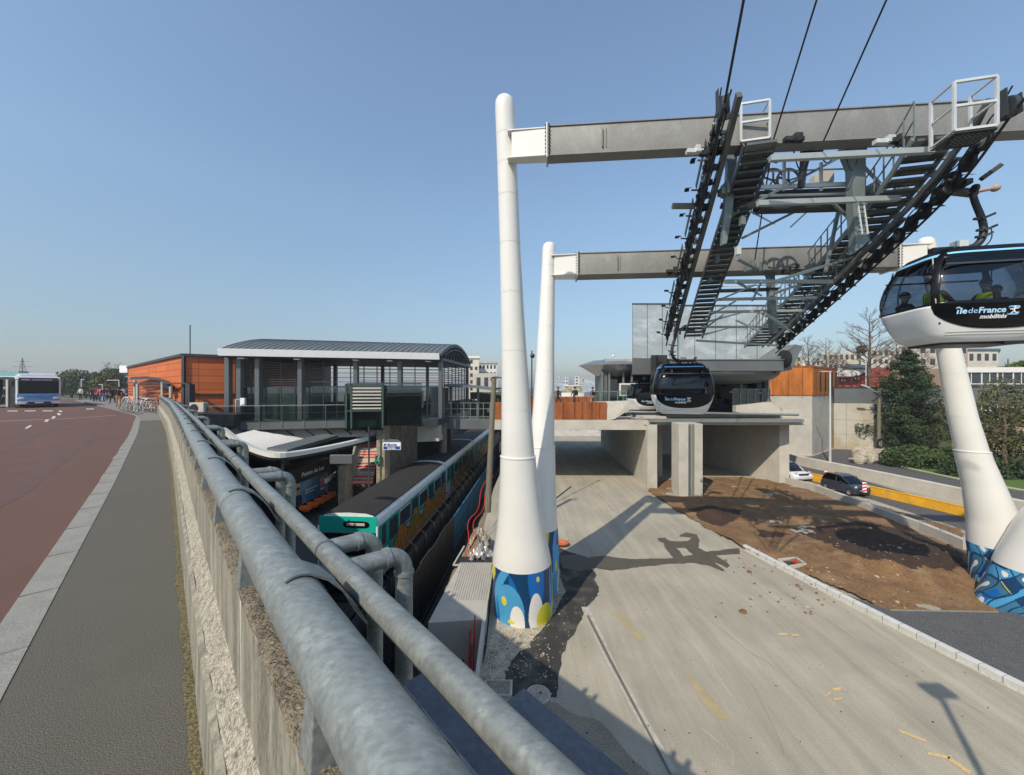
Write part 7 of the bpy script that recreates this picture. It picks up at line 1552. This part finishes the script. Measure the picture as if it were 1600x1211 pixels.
# electric pylon
ep = P(35,590,220); t = thing('electric_pylon', 'distant lattice electricity pylon above the bus', 'pylon', ep); mb = MB()
for s_ in (-1,1):
    for r_ in (-1,1): mb.bar(V((ep.x+s_*2.2,ep.y+r_*2,5)), V((ep.x,ep.y,CZ+17)), .18)
for k in range(8): z = 6+k*1.9; w = 2.2*(1-k/9); mb.bar(V((ep.x-w,ep.y,z)), V((ep.x+w*.8,ep.y,z+1.9)), .1); mb.bar(V((ep.x+w,ep.y,z)), V((ep.x-w*.8,ep.y,z+1.9)), .1)
mb.build('tower', m_anth, t, smooth=False); mb = MB()
for z,w in ((CZ+15,4.5),(CZ+12,6),(CZ+9,5)): mb.bar(V((ep.x-w,ep.y,z)), V((ep.x+w,ep.y,z)), .16)
mb.build('cross_arms', m_anth, t, smooth=False)
# small street lamps / signs on the left
for x,Y,h,arm,lab in ((127,52,2.8,.7,'slim street lamp before the dark trees'),(186,42,2.5,-2.2,'white goal shaped sign post above the crowd'),(160,50,2.1,-.8,'small white flat sign left of the crowd')):
    a = P(x,0,Y); mb = MB(); mb.bar(V((a.x,a.y,4.6)), V((a.x,a.y,4.6+h)), .06); mb.bar(V((a.x,a.y,4.6+h)), V((a.x+arm*.6,a.y,4.6+h)), .08,.07); tag(mb.build('street_sign' if arm < 0 else 'street_lamp', m_lt, smooth=False), lab, 'sign' if arm < 0 else 'lamp')
# ---------------------------------------------------------------- vegetation
def leaves(mb, c, rad, n, size, rr, fn=None, m=0):
    for _ in range(n):
        while True:
            q = V((rr.uniform(-1,1),rr.uniform(-1,1),rr.uniform(-1,1)))
            if q.length < 1: break
        q = q*(q.length**-.35) if q.length > .1 else q
        p = V((c[0]+q.x*rad[0], c[1]+q.y*rad[1], c[2]+q.z*rad[2])); nz = noise.noise(p*1.1)+.5*noise.noise(p*2.7)
        if nz < -.12 and rr.random() < .85: continue
        if fn and not fn(p): continue
        a = V((rr.gauss(0,1),rr.gauss(0,1),rr.gauss(0,1))).normalized(); b = a.cross(V((rr.gauss(0,1),rr.gauss(0,1),rr.gauss(0,1)))).normalized(); s_ = size*rr.uniform(.6,1.5)
        mb.add([p-a*s_, p+b*s_*.5, p+a*s_, p-b*s_*.5], [(0,1,2,3)])
def tree(name, lab, base, h, blobs, leafm, n, size, seed, trunk_r=.2, grp=None, cat='tree'):
    t = thing(name, lab, cat, base, group=grp); rr = rng(seed); b = V(base); mb = MB(); mb.tube([b+V((0,0,-.2)), b+V((.05,0,h*.4)), b+V((0,0,h*.85))], [trunk_r, trunk_r*.7, trunk_r*.2], 8)
    for k in range(9): a = rr.uniform(0,6.28); z = h*rr.uniform(.25,.75); L = h*rr.uniform(.15,.3); mb.tube([b+V((0,0,z)), b+V((math.cos(a)*L,math.sin(a)*L,z+L*.5))], [trunk_r*.35, trunk_r*.08], 5)
    mb.build('trunk', m_bark, t); mb = MB()
    for (dx,dy,z,rx,ry,rz) in blobs: leaves(mb, (b.x+dx,b.y+dy,b.z+z), (rx,ry,rz), int(n*rx*ry*rz), size, rr)
    mb.build('crown', leafm, t, smooth=False, recalc=False); return t
def bare(lab, base, h, seed, spread=.5, grp='bare trees behind the rusty block', nest=False):
    t = thing('bare_tree', lab, 'tree', base, group=grp); rr = rng(seed); mb = MB(); tr = MB(); b = V(base)
    tr.tube([b+V((0,0,-.3)), b+V((0,0,h*.35)), b+V((.1,0,h*.6)), b+V((0,0,h*.93))], [h*.022,h*.016,h*.009,h*.002], 8); tr.build('trunk', m_bark, t)
    def br(p, d, L, r, lv):
        q = p + d*L*.5 + V((0,0,L*.04)); e = q + (d+V((rr.gauss(0,.12),rr.gauss(0,.12),.14))).normalized()*L*.5
        mb.tube([p,q,e], [r,r*.7,r*.4], 4 if lv else 5, False)
        if lv >= 4: return
        for k in range(4 if lv < 3 else 3):
            f = rr.uniform(.3,1); o = p+(e-p)*f; nd = (d + V((rr.gauss(0,.55),rr.gauss(0,.55),rr.gauss(.12,.35)))).normalized(); br(o, nd, L*rr.uniform(.42,.62), r*.5, lv+1)
    for k in range(30):
        z = h*(.28+.65*k/30); a = k*2.4+rr.uniform(-.4,.4); L = h*spread*(1-.8*k/32)*rr.uniform(.6,1.0)*.62; br(b+V((.05,0,z)), V((math.cos(a),math.sin(a),rr.uniform(.35,.8))).normalized(), L, h*.0065*(1-.6*k/30), 1)
    mb.build('crown', m_twig, t, smooth=False, recalc=False)
    if nest: mb = MB(); leaves(mb, (b.x-.9,b.y,b.z+h*.56), (.55,.55,.5), 700, .12, rr); tag(mb.build('nest', m_bark, smooth=False, recalc=False), 'dark round clump of mistletoe in the tallest bare tree', 'mistletoe')
def gz(x, Y): return V(((x-800)/600*Y, Y, 4.45))
bare('tallest bare tree with a dark round clump, behind the retaining wall', gz(1358,47), 11.6, 3, .62, nest=True)
bare('bare tree immediately right of the rope wheel walkway, above the rusty block', gz(1262,52), 9.0, 5, .55)
bare('smaller bare tree between the two bigger ones', gz(1307,58), 7.6, 7, .5)
bare('slender bare tree right above the right end of the rusty block', gz(1290,48), 8.2, 15, .5)
bare('bare tree between the tallest one and the conifer', gz(1400,50), 8.8, 17, .5)
bare('faint bare tree behind the conifer top', gz(1440,58), 8.5, 9, .5)
cz0 = G(1430,716); cb = V((cz0.x+1.4,cz0.y+2,0))
def conifer(lab, base, h, rmax, leafm, n, seed, dens=1.0):
    t = thing('conifer', lab, 'tree', base); rr = rng(seed); b = V(base); mb = MB(); mb.tube([b+V((0,0,-.2)), b+V((0,0,h*.5)), b+V((0,0,h*.97))], [.24,.15,.02], 8); br = MB(); cr = MB()
    for k in range(n):
        q = k/n; z = h*(.06+.92*q); a = k*2.399+rr.uniform(-.4,.4); L = rmax*(1-q)**.62*rr.uniform(.35,1.22)*(1 if q > .12 else .8)
        tip = b+V((math.cos(a)*L, math.sin(a)*L, z-.12*L+rr.uniform(-.1,.25))); br.tube([b+V((0,0,z)), tip], [.04,.008], 4)
        for m_ in range(3):
            f = .45+.28*m_; c = b+V((0,0,z))+(tip-b-V((0,0,z)))*f; leaves(cr, (c.x,c.y,c.z), (.26+.24*L*.5,.26+.24*L*.5,.17+.07*L), int(95*dens), .095, rr)
    mb.v += []; mb.build('trunk', m_bark, t); br.build('branches', m_bark, t); cr.build('crown', leafm, t, smooth=False, recalc=False)
conifer('big dark shaggy conifer left of the leaning white mast', tuple(cb), 10.0, 3.2, m_leafd, 125, 11, 1.0)
conifer('slim greyer conifer half behind the leaning mast', tuple(cb+V((3.1,1.6,0))), 8.2, 1.9, m_leafb, 80, 12, .9)
sb = G(1440,735)
def shrub(lab, c, rad, n, m, seed, size=.10): t = thing('shrub', lab, 'shrub', (c[0],c[1],0)); mb = MB(); leaves(mb, c, rad, n, size, rng(seed)); mb.build('foliage', m, t, smooth=False, recalc=False); mb = MB(); [mb.tube([V((c[0],c[1],0)), V((c[0]+math.cos(k)*rad[0]*.6,c[1]+math.sin(k)*rad[1]*.6,c[2]+rad[2]*.5))], [.05,.01], 5) for k in range(7)]; mb.build('stems', m_bark, t)
shrub('low dark spreading shrub on the verge below the big conifer', (sb.x+.8,sb.y+1.4,.7), (2.3,1.6,1.0), 7500, m_leafm, 21)
shrub('dark shrub behind the leaning mast base', (sb.x+4.2,sb.y+.6,.7), (2.2,1.8,1.0), 5000, m_leafd, 23)
rt = G(1570,745)
tree('young_tree', 'brownish green leafing tree at the right edge before the white windows', (rt.x+.6,rt.y+.5,0), 7.2, [(0,0,5.9,1.4,1.3,1.2),(-.5,0,4.4,1.9,1.5,1.3),(.8,0,3.3,2.2,1.7,1.4),(-.2,0,1.9,2.4,1.8,1.3)], m_leafb, 300, .09, 31, .14)
tree('young_tree', 'darker tree at the right edge behind the leafing one', (rt.x+3.6,rt.y+2.5,0), 6.5, [(0,0,5,1.8,1.6,1.5),(0,0,3,2.6,2,1.8),(-.6,0,1.4,2.6,2,1.2)], m_leafd, 300, .12, 32, .16)
mb = MB(); hb = G(1560,752); leaves(mb, (hb.x+2,hb.y+1.5,.6), (4.2,1.6,.9), 7000, .11, rng(40)); tag(mb.build('hedge', m_leafd, smooth=False, recalc=False), 'dark hedge behind the pale parapet at the right edge', 'hedge')
gt = P(1575,575,60); tree('round_tree', 'bright green bushy tree above the white windows at the right edge', (gt.x,gt.y,4.4), 7.5, [(0,0,3.4,3.0,2.5,1.9),(3.2,0,4.2,3.0,2.5,2.0)], M('bright_leaf', (.09,.15,.02), .8, 0, .4, .8), 190, .2, 41, .3)
# dark trees behind the bus
for k,(x,Y,h,r_,m_,lab) in enumerate(((112,75,5.6,3.0,m_leafb,'rounded olive tree next right of the bus'),(134,72,5.0,2.6,m_leafd,'dark evergreen behind the street lamp'),(150,68,4.6,2.2,m_leafd,'dark bushy evergreen left of the crowd'),(168,64,5.2,2.4,m_leafb,'brownish tree above the crowd'),(98,90,6,2.6,m_leafd,'dark tree partly behind the bus'),(180,66,4.2,1.8,m_leafb,'small brownish tree next to the green office'))):
    g = P(x,0,Y); tree('park_tree', lab, (g.x,g.y,4.4), h, [(0,0,h*.45,r_,r_,h*.40),(r_*.3,0,h*.72,r_*.7,r_*.7,h*.27)], m_, 150, .19, 50+k, .2, 'trees beyond the bus')
bare('thin bare tree above the crowd on the left', P(168,0,66).xy.to_3d()+V((0,0,4.4)), 6.6, 61, .45, 'bare trees on the left')
bare('thin bare tree beside the green office on the left', P(184,0,64).xy.to_3d()+V((0,0,4.4)), 6.2, 62, .45, 'bare trees on the left')
# ---------------------------------------------------------------- distant buildings
def block(lab, x0, x1, ytop, Y, D, m, floors, cols, seed=0, roof=None, cat='apartment block', zb_=4.3):
    a, b = P(x0,ytop,Y), P(x1,ytop,Y); t = thing('apartment_block', lab, cat, (a.x,Y,zb_)); kk = 1+D/Y; mb = MB(); mb.slab([(a.x,Y),(b.x,Y),(b.x*kk,Y*kk),(a.x*kk,Y*kk)], a.z, zb_); mb.build('wall', m, t, smooth=False)
    hh = (a.z-5.5)/max(1,floors); cw = (b.x-a.x)/cols; rr = rng(seed)
    for f in range(floors):
        for c in range(cols):
            if rr.random() < .06: continue
            mb = MB(); xx = a.x+cw*(c+.22); zz = 5.5+hh*(f+.28); mb.box(xx,xx+cw*.5,Y-.05,Y+.02,zz,zz+hh*.5); mb.build('window', m_win, t, smooth=False)
    if roof: mb = MB(); mb.slab([(a.x-.2,Y-.2),(b.x+.2,Y-.2),(b.x*kk,Y*kk),(a.x*kk,Y*kk)], a.z+.4, a.z+.01); mb.build('roof', roof, t, smooth=False)
    return t
block('beige apartment block with balconies right of the hall gable', 733,748,560,66,8,m_cload,5,2,1,m_clw)
block('white apartment block left of the tall mast', 748,776,568,75,8,m_clw,4,5,2,m_conc)
block('grey low block peeping out left of the tall mast', 742,778,583,60,6,m_conc,1,3,3)
block('tiny pale tower on the skyline, left one', 869,874,589,400,8,m_clw,4,1,4); block('tiny pale tower on the skyline, middle one', 879,888,590,420,8,m_clw,3,2,5); block('tiny pale tower on the skyline, right one', 898,905,588,380,8,m_clw,4,1,6); block('long low pale skyline block beside the saucer canopy', 905,932,591,300,8,m_conc,2,6,7)
block('pale yellow apartment block behind the first bare tree', 1236,1252,556,90,8,M('yellow_render',(.5,.42,.24),.85),5,2,8)
block('cream apartment block behind the bare trees', 1285,1345,551,110,10,m_cload,4,7,9); block('long cream apartment block behind the tallest bare tree', 1345,1425,546,100,10,m_cload,5,9,10); block('paler apartment block between bare trees', 1252,1290,562,120,10,m_clw,4,5,11)
block('tall cream building behind the conifer and the mast', 1405,1480,538,70,8,m_cload,4,5,12); block('grey and pink building behind the leaning mast', 1478,1512,532,58,8,M('pinkish_render',(.36,.28,.24),.85),3,3,13,m_anth)
block('grey roofed block above the white window building', 1500,1560,548,75,8,m_cload,3,5,14,m_zinc)
# building with white window bands
wb = thing('school_building', 'building with white framed ribbon windows in two storeys at the right edge', 'building', P(1560,690,40)); Yw = 38; a, b = P(1508,574,Yw), P(1680,574,Yw); fw = Fr(a.xy,(1,-.06)); Lw_ = b.x-a.x
def zz(y): return CZ-(y-605.5)/600*Yw
mb = MB(); mb.box(0,Lw_,.1,8,.0,zz(574),fw); mb.build('wall', M('pink_render', (.42,.29,.20), .85, 0, .08, .5), wb, smooth=False)
for y0,y1 in ((574,582),(614,624),(655,658)): mb = MB(); mb.box(-.05,Lw_,-.1,.12,zz(y1),zz(y0),fw); mb.build('white_band', m_clw, wb, smooth=False)
for y0,y1 in ((582,614),(624,655)):
    for k in range(8):
        u0 = .1+k*1.45; mb = MB(); mb.box(u0,u0+1.4,.04,.09,zz(y1),zz(y0),fw); w = mb.build('window', m_win, wb, smooth=False); mb = MB(); zm = zz(y0+.56*(y1-y0))
        mb.box(u0-.06,u0+.03,-.02,.03,zz(y1),zz(y0),fw); mb.box(u0,u0+1.4,-.02,.03,zm-.04,zm+.04,fw); mb.box(u0+(.7 if k%2 else .45),u0+(.75 if k%2 else .5),-.015,.03,zm,zz(y0),fw); mb.build('frame', m_clw, w, smooth=False)
# red low buildings above the retaining wall
t = thing('red_pavilion', 'low terracotta building with white gable behind the fence panels', 'building', P(1345,600,52)); Y = 52
mb = MB(); mb.prism([P(1305,606,Y),P(1395,606,Y),P(1395,575,Y),P(1375,574,Y),P(1350,588,Y),P(1305,590,Y)], (0,6,0)); mb.build('red_wall', m_redw, t, smooth=False); mb = MB(); mb.prism([P(1305,588,Y-1),P(1312,578,Y-1),P(1318,575,Y-1),P(1357,577,Y-1),P(1340,588,Y-1)], (0,.8,0)); mb.build('white_gable', m_clw, t, smooth=False); mb = MB(); mb.prism([P(1316,575,Y-1.2),P(1358,577,Y-1.2),P(1356,572,Y+4),P(1322,570,Y+4)], (0,0,.15)); mb.build('roof', m_anth, t, smooth=False)
t = thing('pergola', 'thin dark red pergola and benches along the top of the retaining wall', 'pergola', P(1345,600,44)); mb = MB(); Y = 44
mb.bar(P(1306,589,Y), P(1388,589,Y), .15, .12); [mb.bar(P(x,589,Y), P(x,608,Y), .12) for x in (1309,1330,1357,1385)]; mb.bar(P(1320,598,Y), P(1388,598,Y), .06); mb.build('frame', M('dark_red_steel', (.09,.03,.025), .6), t, smooth=False)
t = thing('red_pavilion', 'thin terracotta wall visible right of the station deck', 'wall', P(1170,600,40)); mb = MB(); mb.prism([P(1148,606,40),P(1205,606,40),P(1205,578,40),P(1148,582,40)], (0,1,0)); mb.build('red_wall', m_redw, t, smooth=False)
for k,(x,y) in enumerate(((1317,604),(1338,601))): person(('left','right')[k]+' dark seated visitor under the pergola above the retaining wall', tuple(P(x,y,43.8)), 0, 'stand', m_clk, m_clk, scale=.75)
for x,y0,y1,Y,lab in ((1353,560,606,46,'thin white flagpole behind the fence panels'),): mb = MB(); mb.tube([P(x,y1,Y),P(x,y0,Y)], .05, 6); tag(mb.build('flagpole', m_lt), lab, 'pole')
# far wooded rise and scattered town on the left skyline
mb = MB(); rr = rng(71)
for k in range(120):
    x = rr.uniform(-40,215); Y = rr.uniform(160,420); g = P(x,0,Y); leaves(mb, (g.x,g.y,5.4+Y*.004), (7,6,2.2+Y*.006), 70, 1.3, rr)
tag(mb.build('far_woods', m_leafb, smooth=False, recalc=False), 'far hazy band of trees along the left skyline', 'woods', kind='stuff')
for k,(x0,x1,y) in enumerate(((84,96,584),(101,110,586),(58,66,583),(126,132,585),(70,78,587),(138,144,586))): block(['widest','second','third','fourth','fifth','smallest'][k]+' of the tiny pale skyline blocks behind the trees on the left', x0,x1,y,330+k*15,8,m_conc if k%2 else m_cload,3,3,80+k)
# street lamp whose shadow falls on the dusty road, just behind us on the bridge
sh = G(1465,1080); k_ = 7.6; lp = V((sh.x+SX*k_*1.07, sh.y+SY*k_*1.07, k_)); t = thing('street_lamp', 'lamp on the bridge behind the viewer, only its shadow seen on the dusty road', 'lamp', (lp.x,lp.y,3))
mb = MB(); mb.tube([V((lp.x,lp.y,-.1)), V((lp.x,lp.y,k_))], .055, 8); mb.build('pole', m_lt, t); mb = MB(); mb.cbox((lp.x,lp.y,k_), .5,.35,.12); mb.build('lamp_head', m_lt, t, smooth=False, bevel=.02)

# the spring haze: one closed box of even air round everything
hz = bpy.data.materials.new('haze_air'); hz.use_nodes = True; hn = hz.node_tree.nodes; hn.remove(hn['Principled BSDF']); pv = hn.new('ShaderNodeVolumePrincipled')
pv.inputs['Color'].default_value = (.86,.90,.96,1); pv.inputs['Density'].default_value = .0008; pv.inputs['Anisotropy'].default_value = .3
hz.node_tree.links.new(pv.outputs[0], hn['Material Output'].inputs['Volume'])
mb = MB(); mb.box(-4800,4800,-2400,6500,-3.8,42); tag(mb.build('haze', hz, smooth=False), kind='stuff')
